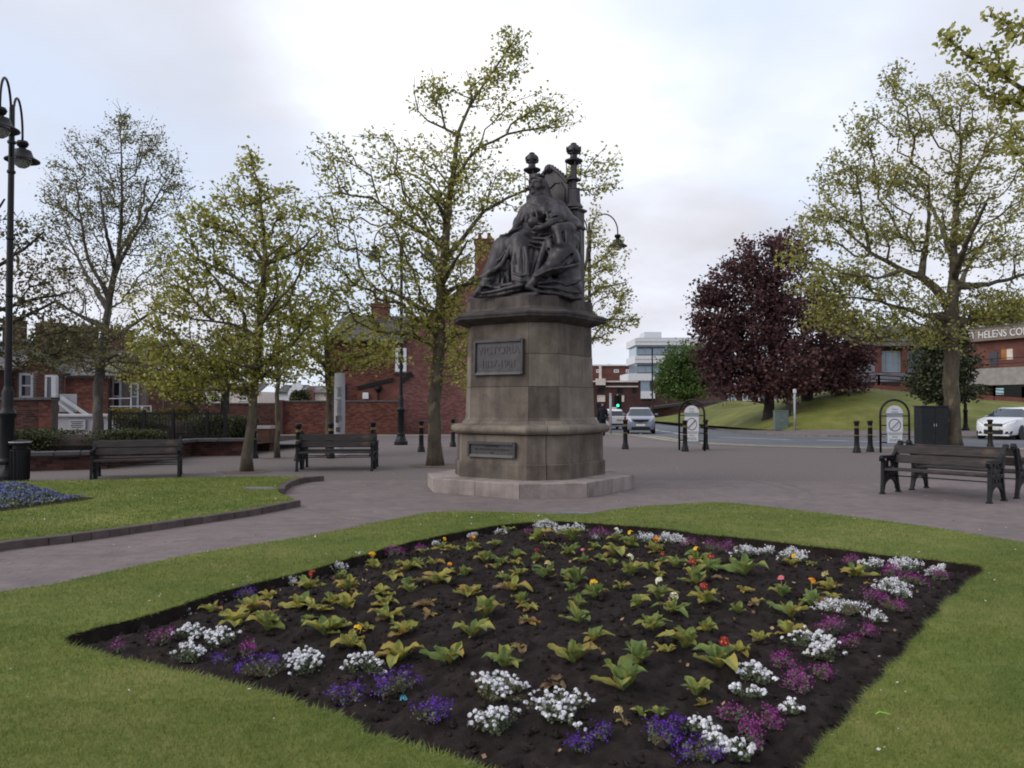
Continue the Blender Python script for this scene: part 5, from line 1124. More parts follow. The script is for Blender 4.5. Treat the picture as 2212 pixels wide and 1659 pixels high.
def window(parent, x0, x1, z0, z1, y, bars=(1, 1), frame=.07, mat=None, depth=.08, gl=None, sill=True, arch=False):
    mat = mat or M_WHITE; w_, h_ = x1 - x0, z1 - z0; cx, cz = (x0 + x1) / 2, (z0 + z1) / 2
    m = MB()
    for s in (-1, 1): m.box((cx + s * (w_ / 2 - frame / 2), y, cz), (frame, depth, h_)); m.box((cx, y, cz + s * (h_ / 2 - frame / 2)), (w_ - 2 * frame, depth, frame))
    for i in range(1, bars[0] + 1): m.box((x0 + w_ * i / (bars[0] + 1), y - .004, cz), (frame * .6, depth * .7, h_ - 2 * frame))
    for i in range(1, bars[1] + 1): m.box((cx, y - .008, z0 + h_ * i / (bars[1] + 1)), (w_ - 2 * frame, depth * .6, frame * .7))
    fr = m.build('window', mat, parent, world=True)
    m = MB(); m.box((cx, y + depth * .3, cz), (w_ - frame, .012, h_ - frame)); m.build('pane', gl or M_GLASS, fr, world=False)
    g_ = fr.children[0]; inv = Matrix.LocRotScale(parent.location, parent.rotation_euler, parent.scale).inverted(); g_.data.transform(inv)
    if sill: m = MB(); m.box((cx, y - .06, z0 - .05), (w_ + .2, .2, .1)); o = m.build('sill', M_COPE, fr); o.data.transform(inv)
    return fr

# ---- brick house with gable, behind the bollards
DH = 47.0; gy = gz(DH); X = lambda px, D=DH: (px - IW / 2) / F_PX * D; Zp = lambda py, D=DH: at(1106, py, D).z
house = thing('brick_house', 'red brick house with tall chimneys and slate roof behind the young plane trees', 'house', (X(960), DH, gy))
xa, xb, xc = X(708), X(868), X(1180); ze = Zp(737); zap = Zp(600); xm = (xb + xc) / 2
gab = lambda u: ze + (zap - ze) * (1 - abs(u - (xc - xb) / 2) / ((xc - xb) / 2))
brickwork(house, (xb, DH), (X(1035), DH), gy, lambda u: min(gab(u), 30), M_BRICKP, 300)
m = MB(); m.slab([Vector((X(1035), DH, gy)), Vector((xc, DH, gy)), Vector((xc, DH, ze)), Vector((xm, DH, zap)), Vector((X(1035), DH, gab(X(1035) - xb)))], (0, .2, 0)); m.build('wall', M_BT_RED, house, world=True)
m = MB(); m.box(((xb + xc) / 2, DH + 4.2, (gy + ze) / 2), (xc - xb - .02, 8, ze - gy)); m.build('wall', M_BT_RED, house, world=True)
slate_roof(house, (xb - .2, DH - .15, ze - .1), (xb - .2, DH + 8, ze - .1), (xm, DH + 8, zap + .15), (xm, DH - .15, zap + .15)); slate_roof(house, (xc + .2, DH + 8, ze - .1), (xc + .2, DH - .15, ze - .1), (xm, DH - .15, zap + .15), (xm, DH + 8, zap + .15))
wx0, wx1, wz0, wz1 = X(854), X(878), Zp(803), Zp(752)
DW = 47.06; zr = Zp(683, 50)
brickwork(house, (X(708, DW), DW), (xb + .05, DW), gy, ze + .1, M_BRICK, 0, [(0, 9, -1, 1.3)])
m = MB(); m.box(((X(708, DW) + xb) / 2, DW + 2.8, (gy + ze) / 2), (xb - X(708, DW) - .02, 5, ze - gy)); m.build('wall', M_BT_RED, house, world=True)
slate_roof(house, (X(704, DW), DW - .35, ze), (xb + .3, DW - .35, ze), (xb + 1.2, DW + 3, zr), (X(738, 50), DW + 3, zr))
m = MB(); m.bar((X(704, DW), DW - .4, ze - .02), (xb + .1, DW - .4, ze - .02), .12); m.build('gutter', M_BLACK, house, world=True)
def chimney(px0, px1, py0, py1, D, pots=2, parent=house, mat=M_BT_RED):
    x0, x1, z1, z0 = X(px0, D), X(px1, D), Zp(py0, D), Zp(py1, D); cx = (x0 + x1) / 2; w_ = x1 - x0
    m = MB(); m.box((cx, D, (z0 + z1) / 2), (w_, .8, z1 - z0)); m.box((cx, D, z1 - .2), (w_ + .14, .94, .12)); m.box((cx, D, z1 - .05), (w_ + .08, .88, .1)); c = m.build('chimney', mat, parent, world=True)
    inv = Matrix.LocRotScale(parent.location, parent.rotation_euler, parent.scale).inverted()
    for i in range(pots):
        m = MB(); m.lathe([(.13, z1), (.10, z1 + .35), (.13, z1 + .4)], 8, (cx + (i - (pots - 1) / 2) * w_ / max(pots, 1), D, 0)); o = m.build('chimney_pot', M_BT_RED, c); o.data.transform(inv)
chimney(803, 840, 656, 700, 50); chimney(1026, 1066, 518, 640, 49)
window(house, wx0, wx1, wz0, wz1, DH - .07, (1, 2), .16)
m = MB(); m.bar((X(772, 46.9), 46.9, Zp(838, 46.9)), (X(850, 46.9), 46.9, Zp(819, 46.9)), .10, .20); m.bar((X(866, 46.9), 46.9, Zp(825, 46.9)), (X(890, 46.9), 46.9, Zp(806, 46.9)), .10, .22); m.build('bargeboard', M_BLACK, house, world=True)
m = MB(); m.box(((X(772) + X(868)) / 2, 47.2, (gy + Zp(838, 46.9)) / 2), (X(868) - X(772), .5, Zp(838, 46.9) - gy)); m.slab([Vector((X(772), 46.95, Zp(838, 46.9))), Vector((X(868), 46.95, Zp(838, 46.9))), Vector((X(868), 46.95, Zp(816, 46.9)))], (0, .5, 0)); m.build('outhouse', M_BT_RED, house, world=True)
m = MB(); m.cbox((X(791), 46.85, Zp(855)), (.34, .16, .36), .02); m.build('meter_box', M_WHITE, house, world=True)
m = MB(); m.tube([(X(818), 46.85, Zp(838)), (X(818), 46.85, gy)], .05, 6); m.lathe([(.08, Zp(848)), (.2, Zp(841)), (.2, Zp(834))], 8, (X(818), 46.85, 0)); m.build('drainpipe', M_BLACK, house, world=True)
m = MB(); m.box((X(744), 46.6, Zp(850)), (.45, .1, 1.0)); m.build('dark_door', M_BLACK, house, world=True)

# ---- garden wall of red brick along the back of the square
DG = 45.8; gyw = gz(DG)
gw = thing('brick_wall', 'long red brick garden wall with dark coping between the pillar and the brick house', 'wall', (X(740, DG), DG, gyw))
brickwork(gw, (X(612, DG), DG), (X(868, DG), DG), gyw, Zp(868, DG), M_BRICK, 300)
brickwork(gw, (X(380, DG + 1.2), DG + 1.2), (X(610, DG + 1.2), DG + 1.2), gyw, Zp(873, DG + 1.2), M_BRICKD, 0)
def coping(parent, p0, p1, z, wd, ht, step, mat=M_COPE, name='coping_stone'):
    p0, p1 = Vector(p0), Vector(p1); L = (p1 - p0).length; n = max(1, int(L / step)); rz = math.atan2((p1 - p0).y, (p1 - p0).x); inv = Matrix.LocRotScale(parent.location, parent.rotation_euler, parent.scale).inverted(); me = None
    for i in range(n):
        q = p0.lerp(p1, (i + .5) / n)
        if me is None: m = MB(); m.cbox((0, 0, 0), (L / n - .012, wd, ht), .015); me = bpy.data.meshes.new(name); me.from_pydata(m.v, [], m.f); me.materials.append(mat); finish(me)
        o = link(name, me, parent); o.location = inv @ Vector((q.x, q.y, z + ht / 2 + RB.uniform(-.004, .004))); o.rotation_euler = (0, 0, rz - parent.rotation_euler.z)
coping(gw, (X(612, DG), DG + .1, 0), (X(868, DG), DG + .1, 0), Zp(868, DG), .34, .08, .45)
coping(gw, (X(380, DG), DG + 1.3, 0), (X(610, DG), DG + 1.3, 0), Zp(873, DG + 1.2), .34, .08, .45)
m = MB(); m.box((X(613, DG) - .2, DG - .05, (gyw + Zp(864, DG)) / 2), (.45, .4, Zp(864, DG) - gyw)); m.build('wall_pier', M_BT_DK, gw, world=True)
# pale strip of pavement before it
m = MB(); m.add([(X(560, 43), 43, gz(43) + .012), (X(1250, 43), 43, gz(43) + .012), (X(1250, DG), DG, gyw + .012), (X(560, DG), DG, gyw + .012)], [(0, 1, 2, 3)])
tag(m.build('back_pavement', plain('pale_paving', (.25, .225, .21), .85, .15, 2)), kind='structure')

# ---- pale houses far behind the garden wall
def far_house(label, px0, px1, py_e, py_r, D, wall, roof, gable=None, wins=()):
    z0 = gz(D); h = thing('far_house', label, 'house', (X((px0 + px1) / 2, D), D, z0)); x0, x1 = X(px0, D), X(px1, D); e, r_ = Zp(py_e, D), Zp(py_r, D)
    m = MB(); m.box(((x0 + x1) / 2, D + 3, (z0 + e) / 2), (x1 - x0, 6, e - z0)); m.build('wall', wall, h, world=True)
    slate_roof(h, (x0 - .2, D - .3, e), (x1 + .2, D - .3, e), (x1 + .2, D + 3, r_), (x0 - .2, D + 3, r_), roof, sw=.6, sh=.35)
    if gable:
        gx0, gx1, gp, gw_ = gable; a, b = X(gx0, D), X(gx1, D); t_ = Zp(gp, D); m = MB(); m.slab([Vector((a, D - .35, z0)), Vector((b, D - .35, z0)), Vector((b, D - .35, e)), Vector(((a + b) / 2, D - .35, t_)), Vector((a, D - .35, e))], (0, 2.5, 0)); m.build('gable', gw_, h, world=True)
    for a, b, c, d in wins: window(h, X(a, D), X(b, D), Zp(d, D), Zp(c, D), D - .05, (1, 1), .12, sill=False)
    return h
far_house('white rendered cottage far behind the garden wall, left of the pillar', 600, 648, 848, 830, 80, M_WHITE, M_SLATE, (624, 650, 824, M_WHITE))
far_house('small pink gabled cottage next to the white cottage behind the wall', 652, 720, 848, 832, 78, M_CREAM, M_TILE, (658, 680, 835, M_BRICKP))
far_house('low pale house glimpsed between tree trunks over the wall', 500, 560, 846, 826, 82, M_CREAM, M_SLATE, None, [(515, 535, 848, 866)])
far_house('white house with upright windows glimpsed beyond the forked tree', 415, 480, 838, 812, 84, M_WHITE, M_SLATE, None, [(425, 440, 845, 866), (455, 470, 845, 866)])

# ---- old brick terrace on the left
DT = 60; zt0 = gz(DT)
ter = thing('terrace_house', 'old dark brick terrace with big chimney stacks and slate roof at far left', 'house', (X(140, DT), DT, zt0))
m = MB(); m.box((X(150, DT), DT + 4, (zt0 + Zp(800, DT)) / 2), (X(330, DT) - X(-60, DT), 7.8, Zp(800, DT) - zt0)); m.build('wall', M_BT_DK, ter, world=True)
slate_roof(ter, (X(-60, DT), DT - .2, Zp(800, DT)), (X(335, DT), DT - .2, Zp(800, DT)), (X(335, DT), DT + 4, Zp(738, 64)), (X(-60, DT), DT + 4, Zp(738, 64)), sw=.5, sh=.3)
for a, b, t_ in ((81, 137, 698), (151, 206, 706), (231, 282, 713), (10, 50, 692)): chimney(a, b, t_, 760, 63, 3, ter, M_BT_DK)
DG1 = 50; zg = gz(DG1)
ext = thing('brick_extension', 'brick extension with gable, white window frames and white access ramp rails, left', 'house', (X(100, DG1), DG1, zg))
x0, x1, ea, ap = X(28, DG1), X(134, DG1), Zp(802, DG1), Zp(771, DG1)
brickwork(ext, (x0, DG1), (x1, DG1), zg, lambda u: ea + (ap - ea) * (1 - abs(u - (x1 - x0) / 2) / ((x1 - x0) / 2)), M_BRICKD, 0, [(X(42, DG1) - x0, X(72, DG1) - x0, Zp(860, DG1), Zp(806, DG1)), (X(99, DG1) - x0, X(126, DG1) - x0, zg, Zp(811, DG1))])
slate_roof(ext, (x0 - .3, DG1 + 8, ea - .15), (x0 - .3, DG1 - .25, ea - .15), ((x0 + x1) / 2, DG1 - .25, ap + .12), ((x0 + x1) / 2, DG1 + 8, ap + .12), M_TILE); slate_roof(ext, (x1 + .3, DG1 - .25, ea - .15), (x1 + .3, DG1 + 8, ea - .15), ((x0 + x1) / 2, DG1 + 8, ap + .12), ((x0 + x1) / 2, DG1 - .25, ap + .12), M_SLATE)
slate_roof(ext, (X(-60, DG1), DG1 - 1.6, Zp(800, DG1)), (X(34, DG1), DG1 - 1.6, Zp(800, DG1)), (X(80, DG1), DG1 + 2, Zp(768, DG1 + 2)), (X(-60, DG1), DG1 + 2, Zp(768, DG1 + 2)), M_TILE)
m = MB(); m.box((X(-20, DG1), DG1 - .6, (zg + Zp(800, DG1)) / 2), (X(30, DG1) - X(-60, DG1), 1.6, Zp(800, DG1) - zg)); m.build('wall', M_BT_DK, ext, world=True)
window(ext, X(42, DG1), X(72, DG1), Zp(860, DG1), Zp(806, DG1), DG1 - .02, (0, 1), .14, mat=M_OFFW); 
fr = window(ext, X(98, DG1), X(127, DG1), zg + .3, Zp(810, DG1), DG1 - .04, (0, 1), .13, mat=M_OFFW, sill=False)
x2 = X(236, DG1)
brickwork(ext, (x1, DG1 + .4), (x2, DG1 + .4), zg, Zp(816, DG1), M_BRICK, 0)
slate_roof(ext, (x1 - .1, DG1 + .1, Zp(812, DG1)), (x2 + .2, DG1 + .1, Zp(812, DG1)), (x2 + .2, DG1 + 3, Zp(786, DG1 + 3)), (x1 - .1, DG1 + 3, Zp(786, DG1 + 3)), M_TILE)
m = MB(); m.bar((x1 - .1, DG1 + .05, Zp(813, DG1)), (x2 + .2, DG1 + .05, Zp(813, DG1)), .14); m.tube([(X(231, DG1), DG1 + .28, Zp(813, DG1)), (X(231, DG1), DG1 + .28, zg)], .09, 6); m.build('gutter', M_BLACK, ext, world=True)
brickwork(ext, (x2, DG1 + 1.4), (X(330, DG1), DG1 + 1.4), zg, Zp(800, DG1), M_BRICKD, 0, [(0, X(256, DG1) - x2, Zp(889, DG1), Zp(822, DG1)), (X(277, DG1) - x2, X(294, DG1) - x2, Zp(887, DG1), Zp(826, DG1))])
window(ext, X(236, DG1 + 1), X(257, DG1 + 1), Zp(889, DG1), Zp(822, DG1), DG1 + 1.3, (0, 1), .12, mat=M_OFFW); window(ext, X(277, DG1 + 1), X(295, DG1 + 1), Zp(888, DG1), Zp(825, DG1), DG1 + 1.3, (0, 1), .10, mat=M_OFFW)
DR = 44.0
rail = thing('ramp_railing', 'white sloping handrails of the access ramp at the brick extension', 'railing', (X(150, DR), DR, gz(DR)))
def post(pa, pb, wd=.07, mat=M_OFFW, nm='rail', D=DR): m = MB(); m.bar(at(*pa, D), at(*pb, D), wd); return m.build(nm, mat, rail, world=True)
post((118, 890), (118, 812), .24, nm='post'); post((133, 859), (189, 897), .15); post((126, 869), (160, 896), .13); post((236, 861), (282, 860), .05); post((238, 878), (326, 877), .05); post((326, 896), (326, 876), .06, nm='post'); post((283, 896), (283, 859), .06, nm='post'); post((305, 880), (330, 895), .10)
m = MB(); m.box(((X(129, DR + .4) + X(166, DR + .4)) / 2, DR + .4, (Zp(890, DR) + Zp(851, DR)) / 2), (X(166, DR) - X(129, DR), .05, Zp(851, DR) - Zp(890, DR))); m.build('panel', M_GREYP, rail, world=True)
DP = 40.0
pw = thing('ramp_wall', 'pale grey rendered ramp wall with white ledge and a notice board, behind the hedge', 'wall', (X(190, DP), DP, gz(DP)))
m = MB(); m.box(((X(112, DP) + X(272, DP)) / 2, DP + .3, (gz(DP) + Zp(899, DP)) / 2), (X(272, DP) - X(112, DP), .5, Zp(899, DP) - gz(DP))); m.build('wall', M_GREYP, pw, world=True)
m = MB(); m.cbox(((X(112, DP) + X(300, DP)) / 2, DP + .25, Zp(897, DP)), (X(300, DP) - X(112, DP), .75, .12), .02); m.build('ledge', M_OFFW, pw, world=True)
m = MB(); m.cbox((X(168, DP), DP - .02, Zp(917, DP)), (.85, .05, .5), .01); nb_ = m.build('notice_board', M_GREYP, pw, world=True)
m = MB()
for k in range(4): m.box((X(168, DP), DP - .05, Zp(911 + 4 * k, DP)), (.6 - .1 * (k % 2), .006, .035))
o = m.build('printed_lines', M_BLACK, nb_); o.data.transform(Matrix.Translation(-pw.location)); o['kind'] = 'stuff'
DB = 31.0
bw_ = thing('brick_pier_wall', 'brown brick wall ending in a lighter pier behind the litter bin at far left', 'wall', (X(60, DB), DB, gz(DB)))
brickwork(bw_, (X(-70, DB), DB), (X(90, DB), DB), gz(DB), Zp(864, DB), M_BRICKD, 0); brickwork(bw_, (X(89, DB), DB - .12), (X(116, DB), DB - .12), gz(DB), Zp(864, DB), M_BRICK, 0, core=.45)
coping(bw_, (X(-70, DB), DB + .08, 0), (X(88, DB), DB + .08, 0), Zp(864, DB), .36, .09, .5); coping(bw_, (X(86, DB), DB + .06, 0), (X(119, DB), DB + .06, 0), Zp(864, DB) + .004, .6, .10, .6)

# ---- modern white offices
DO = 130; zo = gz(DO)
off = thing('office_building', 'white modern office block with banded floors and blue glass down the road', 'building', (X(1440, DO), DO, zo))
xl, xr_ = X(1372, DO), X(1580, DO)
def slabz(y0, y1, x0, x1, y, dep, mat, nm): m = MB(); m.box(((x0 + x1) / 2, y + dep / 2, (Zp(y0, DO) + Zp(y1, DO)) / 2), (x1 - x0, dep, Zp(y0, DO) - Zp(y1, DO))); return m.build(nm, mat, off, world=True)
slabz(729, 900, xl + .4, xr_ - .4, DO + .5, 9, M_PALEGL, 'glazing')
for y0, y1, xx in ((730.5, 745.5, xl), (768, 784, xl), (806.5, 822, xl - 1.1), (845, 861, xl - 1.1)):
    s_ = slabz(y0, y1, xx, xr_ if y0 < 800 else X(1415, DO), DO, 10, M_WHITE, 'spandrel')
    m = MB(); inv = Matrix.Translation(-off.location); m.box(((xx + xr_) / 2, DO - .03, Zp((y0 + y1) / 2, DO)), (xr_ - xx if y0 < 800 else X(1415, DO) - xx, .04, .08)); o = m.build('panel_joint', M_GREYP, s_); o.data.transform(inv)
for y0, y1 in ((745.5, 768), (784, 806.5)):
    for k in range(13):
        x = xl + .3 + k * 1.25; m = MB(); m.box((x, DO + .42, (Zp(y0, DO) + Zp(y1, DO)) / 2), (.10, .12, Zp(y0, DO) - Zp(y1, DO))); m.build('mullion', M_GREYP, off, world=True)
    m = MB(); m.box(((xl + xr_) / 2, DO + .40, Zp(y0 + 5, DO)), (xr_ - xl - 1, .1, .12)); m.box(((xl + xr_) / 2, DO + .40, Zp(y1 - .5, DO)), (xr_ - xl - 1, .1, .2)); m.build('transom', M_BLACK, off, world=True)
slabz(822, 846, X(1379, DO), X(1405, DO), DO + .3, 2, M_PALEGL, 'stair_glazing'); slabz(822, 900, X(1405, DO), xr_, DO + .2, 2, M_BT_DK, 'brick_base'); slabz(861, 866, xl - .6, X(1412, DO), DO + .2, 2, M_GLASS, 'ground_glazing'); slabz(866, 906, xl - .6, X(1412, DO), DO + .25, 2, M_BT_DK, 'brick_base')
slabz(713.5, 731, X(1399, DO), X(1437, DO), DO + 3, 5, M_WHITE, 'rooftop_plant_room')
# ---- red-brown buildings at the end of the road
DQ = 165; fb = thing('brick_block', 'large red brick block with small windows at the end of the road', 'building', (X(1310, DQ), DQ, gz(DQ)))
m = MB(); m.box((X(1290, DQ), DQ + 5, (gz(DQ) + Zp(789, DQ)) / 2), (X(1372, DQ) - X(1220, DQ), 10, Zp(789, DQ) - gz(DQ))); m.build('wall', M_BT_RED, fb, world=True)
m = MB(); m.slab([Vector((X(1300, DQ), DQ - .3, Zp(790, DQ))), Vector((X(1330, DQ), DQ - .3, Zp(790, DQ))), Vector((X(1316, DQ), DQ - .3, Zp(786, DQ)))], (0, 1, 0)); m.box((X(1318, DQ), DQ - .2, Zp(789, DQ)), (X(1365, DQ) - X(1290, DQ), .3, .25)); m.build('parapet', M_WHITE, fb, world=True)
for a in (1288, 1326, 1352): window(fb, X(a, DQ), X(a + 11, DQ), Zp(805, DQ), Zp(798, DQ), DQ - .05, (1, 0), .2, sill=False)
DQ2 = 112; fb2 = thing('corner_pub', 'lower brown brick building with pale window panels and stone parapet at the road junction', 'building', (X(1320, DQ2), DQ2, gz(DQ2)))
m = MB(); m.box((X(1310, DQ2), DQ2 + 4, (gz(DQ2) + Zp(823, DQ2)) / 2), (X(1378, DQ2) - X(1230, DQ2), 8, Zp(823, DQ2) - gz(DQ2))); m.build('wall', M_BT_DK, fb2, world=True)
m = MB(); m.box((X(1297, DQ2), DQ2 - .2, (Zp(818, DQ2) + Zp(832, DQ2)) / 2), (1.3, .6, Zp(818, DQ2) - Zp(832, DQ2))); m.build('stone_parapet', M_CREAM, fb2, world=True)
m = MB(); m.box(((X(1308, DQ2) + X(1378, DQ2)) / 2, DQ2 - .1, Zp(835, DQ2)), (X(1378, DQ2) - X(1308, DQ2), .2, .14)); m.box(((X(1250, DQ2) + X(1378, DQ2)) / 2, DQ2 - .1, Zp(824, DQ2)), (X(1378, DQ2) - X(1250, DQ2), .3, .2)); m.build('string_course', M_CREAM, fb2, world=True)
m = MB(); m.box((X(1297.5, DQ2), DQ2 + .4, (Zp(789, DQ2) + Zp(818, DQ2)) / 2), (.32, .3, Zp(789, DQ2) - Zp(818, DQ2))); m.build('flue', M_CREAM, fb2, world=True)
for a, b in ((1290, 1307), (1332, 1348)): window(fb2, X(a, DQ2), X(b, DQ2), Zp(868, DQ2), Zp(854, DQ2), DQ2 - .08, (0, 0), .1, gl=M_CREAM, mat=M_CREAM, sill=False)
for a, b in ((1333, 1343), (1366, 1374), (1291, 1303)): window(fb2, X(a, DQ2), X(b, DQ2), Zp(848, DQ2), Zp(838, DQ2), DQ2 - .06, (0, 1), .1, mat=M_BLACK, sill=False)
m = MB(); m.box((X(1297, DQ2), DQ2 - .06, (Zp(872, DQ2) + gz(DQ2)) / 2), (1.0, .1, Zp(872, DQ2) - gz(DQ2))); m.build('door', M_BLACK, fb2, world=True)
DL = 96; lw = thing('boundary_wall', 'low dark brick boundary wall below the round green tree', 'wall', (X(1470, DL), DL, gz(DL)))
m = MB(); m.slab([at(1408, 908, DL - 4), at(1570, 905, DL), at(1570, 868, DL), at(1500, 870, DL), at(1408, 882, DL - 4)], (0, .5, 0)); m.build('wall', M_BT_DK, lw, world=True)
m = MB(); m.bar(at(1408, 881, DL - 4.1), at(1500, 869, DL - .1), .5, .3); m.bar(at(1500, 869, DL - .1), at(1570, 867, DL - .1), .5, .3); m.build('wall_coping', M_COPE, lw, world=True)

# ---- college on the bank at the right
M_FASC = plain('fascia_concrete', (.20, .155, .13), .8, .15, 1.5)
P0 = at(2106, 872, 80); P1 = at(2212, 872, 75); cd = (P1 - P0); cd.z = 0; cd.normalize(); cn = Vector((-abs(cd.y), -abs(cd.x), 0)).normalized(); cn = Vector((cd.y, -cd.x, 0)); cn = cn if cn.x < 0 else -cn
col = thing('college_building', 'brown brick college with its name in white letters on the fascia, right edge', 'building', (P0.x, P0.y, 1.2), math.atan2(cd.y, cd.x))
def CB(u, v, z): q = P0 + cd * u + cn * v; return Vector((q.x, q.y, z))
def cbx(u0, u1, v0, v1, z0, z1, mat, nm, par=col):
    m = MB(); m.loft([[CB(u0, v0, z), CB(u1, v0, z), CB(u1, v1, z), CB(u0, v1, z)] for z in (z0, z1)]); return m.build(nm, mat, par, world=True)
cbx(-6, 16, -8, -.6, 1.0, 7.7, M_BT_RED, 'wall'); cbx(-6.3, 16.3, -8, .0, 7.68, 8.85, M_FASC, 'fascia'); cbx(-6, 16, -8, -.3, 8.86, 9.1, M_SLATE, 'roof')
lt = text_mesh('ST HELENS COLLEGE', 1.0, .03, 'fascia_lettering', M_WHITE, col, (0, 0, 0), (0, 0, 0), align='LEFT', sx=.92)
inv = Matrix.LocRotScale(col.location, col.rotation_euler, col.scale).inverted()
side = 1 if (Matrix.Rotation(col.rotation_euler.z, 3, 'Z') @ Vector((0, -1, 0))).dot(cn) > 0 else -1
lt.location = inv @ CB(-.75, .04, 8.24); lt.rotation_euler = (math.pi / 2, 0, 0 if side > 0 else math.pi); lt['kind'] = 'stuff'
cbx(1.2, 2.1, -.62, -.55, 5.2, 6.6, M_GLASS, 'window')
po = cbx(2.55, 3.15, -.6, -.52, 5.75, 6.75, plain('poster_orange', (.30, .14, .04), .6, .2, 2), 'poster'); po2 = cbx(3.15, 3.75, -.6, -.52, 5.75, 6.75, M_CREAM, 'poster')
cbx(-1, 16, -.5, 1.6, 3.3, 4.9, M_CONC, 'ramp_parapet'); cbx(4.6, 16, -.55, 1.5, 1.5, 3.29, M_BLACK, 'underpass_shade'); cbx(3.5, 4.5, 1.5, 1.56, 2.4, 3.0, plain('pale_blue_panel', (.35, .52, .60), .4, .1, 3), 'blue_panel')  # solid black block stands for the shade inside the opening below the parapet
for z in (5.25, 5.75): cbx(-.5, 8, 1.45, 1.52, z, z + .06, M_BLACK, 'handrail')
DBW = 86; wb = thing('college_wing', 'brick college wing with tall windows between red piers, behind the copper beeches', 'building', (X(1980, DBW), DBW, 2))
zz0, zz1 = Zp(826, DBW), Zp(735, DBW)
m = MB(); m.box(((X(1840, DBW) + X(2110, DBW)) / 2, DBW + 4.3, (1 + zz1) / 2), (X(2110, DBW) - X(1840, DBW), 8, zz1 - 1)); m.build('wall', M_BT_DK, wb, world=True)
for a in (1838, 1897, 1953, 2010, 2066): m = MB(); m.box((X(a, DBW), DBW, (1 + Zp(748, DBW)) / 2), (.5, .7, Zp(748, DBW) - 1)); m.build('brick_pier', M_BT_RED, wb, world=True)
for a, b in ((1843, 1892), (1902, 1948), (1958, 2005), (2015, 2061)): window(wb, X(a, DBW), X(b, DBW), Zp(804, DBW), Zp(758, DBW), DBW + .25, (2, 1), .1, mat=M_GREYP, gl=M_PALEGL)
slate_roof(wb, (X(1836, DBW), DBW - .6, Zp(748, DBW)), (X(2110, DBW), DBW - .6, Zp(748, DBW)), (X(2110, DBW), DBW + 5, Zp(705, DBW + 5)), (X(1836, DBW), DBW + 5, Zp(705, DBW + 5)), sw=.6, sh=.4)
slate_roof(wb, (X(1862, 78), 78, Zp(826, 78)), (X(2000, 78), 78, Zp(822, 78)), (X(2000, 78), 82, Zp(806, 82)), (X(1862, 78), 82, Zp(807, 82)), M_SLATE, sw=.6, sh=.4)
lo_ = thing('low_block', 'long low brown brick block behind the copper beeches', 'building', (X(1700, 100), 100, 1.5))
m = MB(); m.box(((X(1555, 100) + X(1850, 100)) / 2, 103, (Zp(836, 100)) / 2), (X(1850, 100) - X(1555, 100), 6, Zp(836, 100))); m.build('wall', M_BT_DK, lo_, world=True)
m = MB(); m.box(((X(1555, 100) + X(1850, 100)) / 2, 102.9, Zp(834, 100)), (X(1852, 100) - X(1553, 100), 6.6, .3)); m.build('roof', M_SLATE, lo_, world=True)
for a in range(1570, 1840, 34): window(lo_, X(a, 100), X(a + 20, 100), Zp(866, 100), Zp(850, 100), 99.95, (1, 0), .1, gl=M_PALEGL, sill=False)
# railings on a low brick wall along the top of the bank
def railing_run(label, top, wallh, railh, D0, D1):
    n = len(top); pts = [at(px, py, D0 + (D1 - D0) * i / (n - 1)) for i, (px, py) in enumerate(top)]
    t = thing('bank_railing', label, 'railing', pts[0])
    for a, b in zip(pts[:-1], pts[1:]):
        m = MB(); m.slab([a + Vector((0, 0, -1.2)), b + Vector((0, 0, -1.2)), b + Vector((0, 0, wallh)), a + Vector((0, 0, wallh))], (0, .3, 0)); m.build('brick_base', M_BT_RED, t, world=True)
        for z in (wallh + railh, wallh + railh * .62, wallh + railh * .3): m = MB(); m.bar(a + Vector((0, .1, z)), b + Vector((0, .1, z)), .07); m.build('rail', M_BLACK, t, world=True)
        k = max(1, int((b - a).length / 2.2))
        for i in range(k + 1):
            q = a.lerp(b, i / k); m = MB(); m.bar(q + Vector((0, .1, wallh - .7)), q + Vector((0, .1, wallh + railh + .05)), .13); m.build('post', M_BLACK, t, world=True)
railing_run('black railings on a low brick wall atop the bank, left of the evergreen', [(1845, 846), (1900, 842), (1960, 846), (2030, 856)], .35, .75, 62, 61)
railing_run('black railings on a low red brick wall at the right end of the bank', [(2105, 862), (2150, 866), (2212, 870), (2300, 876)], .35, .75, 60, 57)
# ================================================================== STREET FURNITURE, VEHICLES, PERSON
def mk_wood():
    t = NT('weathered_wood'); v = t.tc('Object'); g_ = t.noise(t.map(v, (1.2, 16, 16)), 3, 5, .6); b = t.noise(t.map(v, (2, 6, 6)), 1.2, 3)
    c = t.ramp(g_, [(.3, (.026, .021, .021)), (.55, (.050, .041, .040)), (.75, (.085, .070, .066))]); c = t.mix(t.ramp(b, [(.58, 0.0), (.74, .5)]), c, (.15, .11, .075)); t.set(c, .75, .25); t.bump(g_, .4, .004); return t.m
M_WOOD = mk_wood(); M_GOLD = plain('gold_band', (.42, .30, .13), .45, .15, 10, spec=.5, metal=.3)
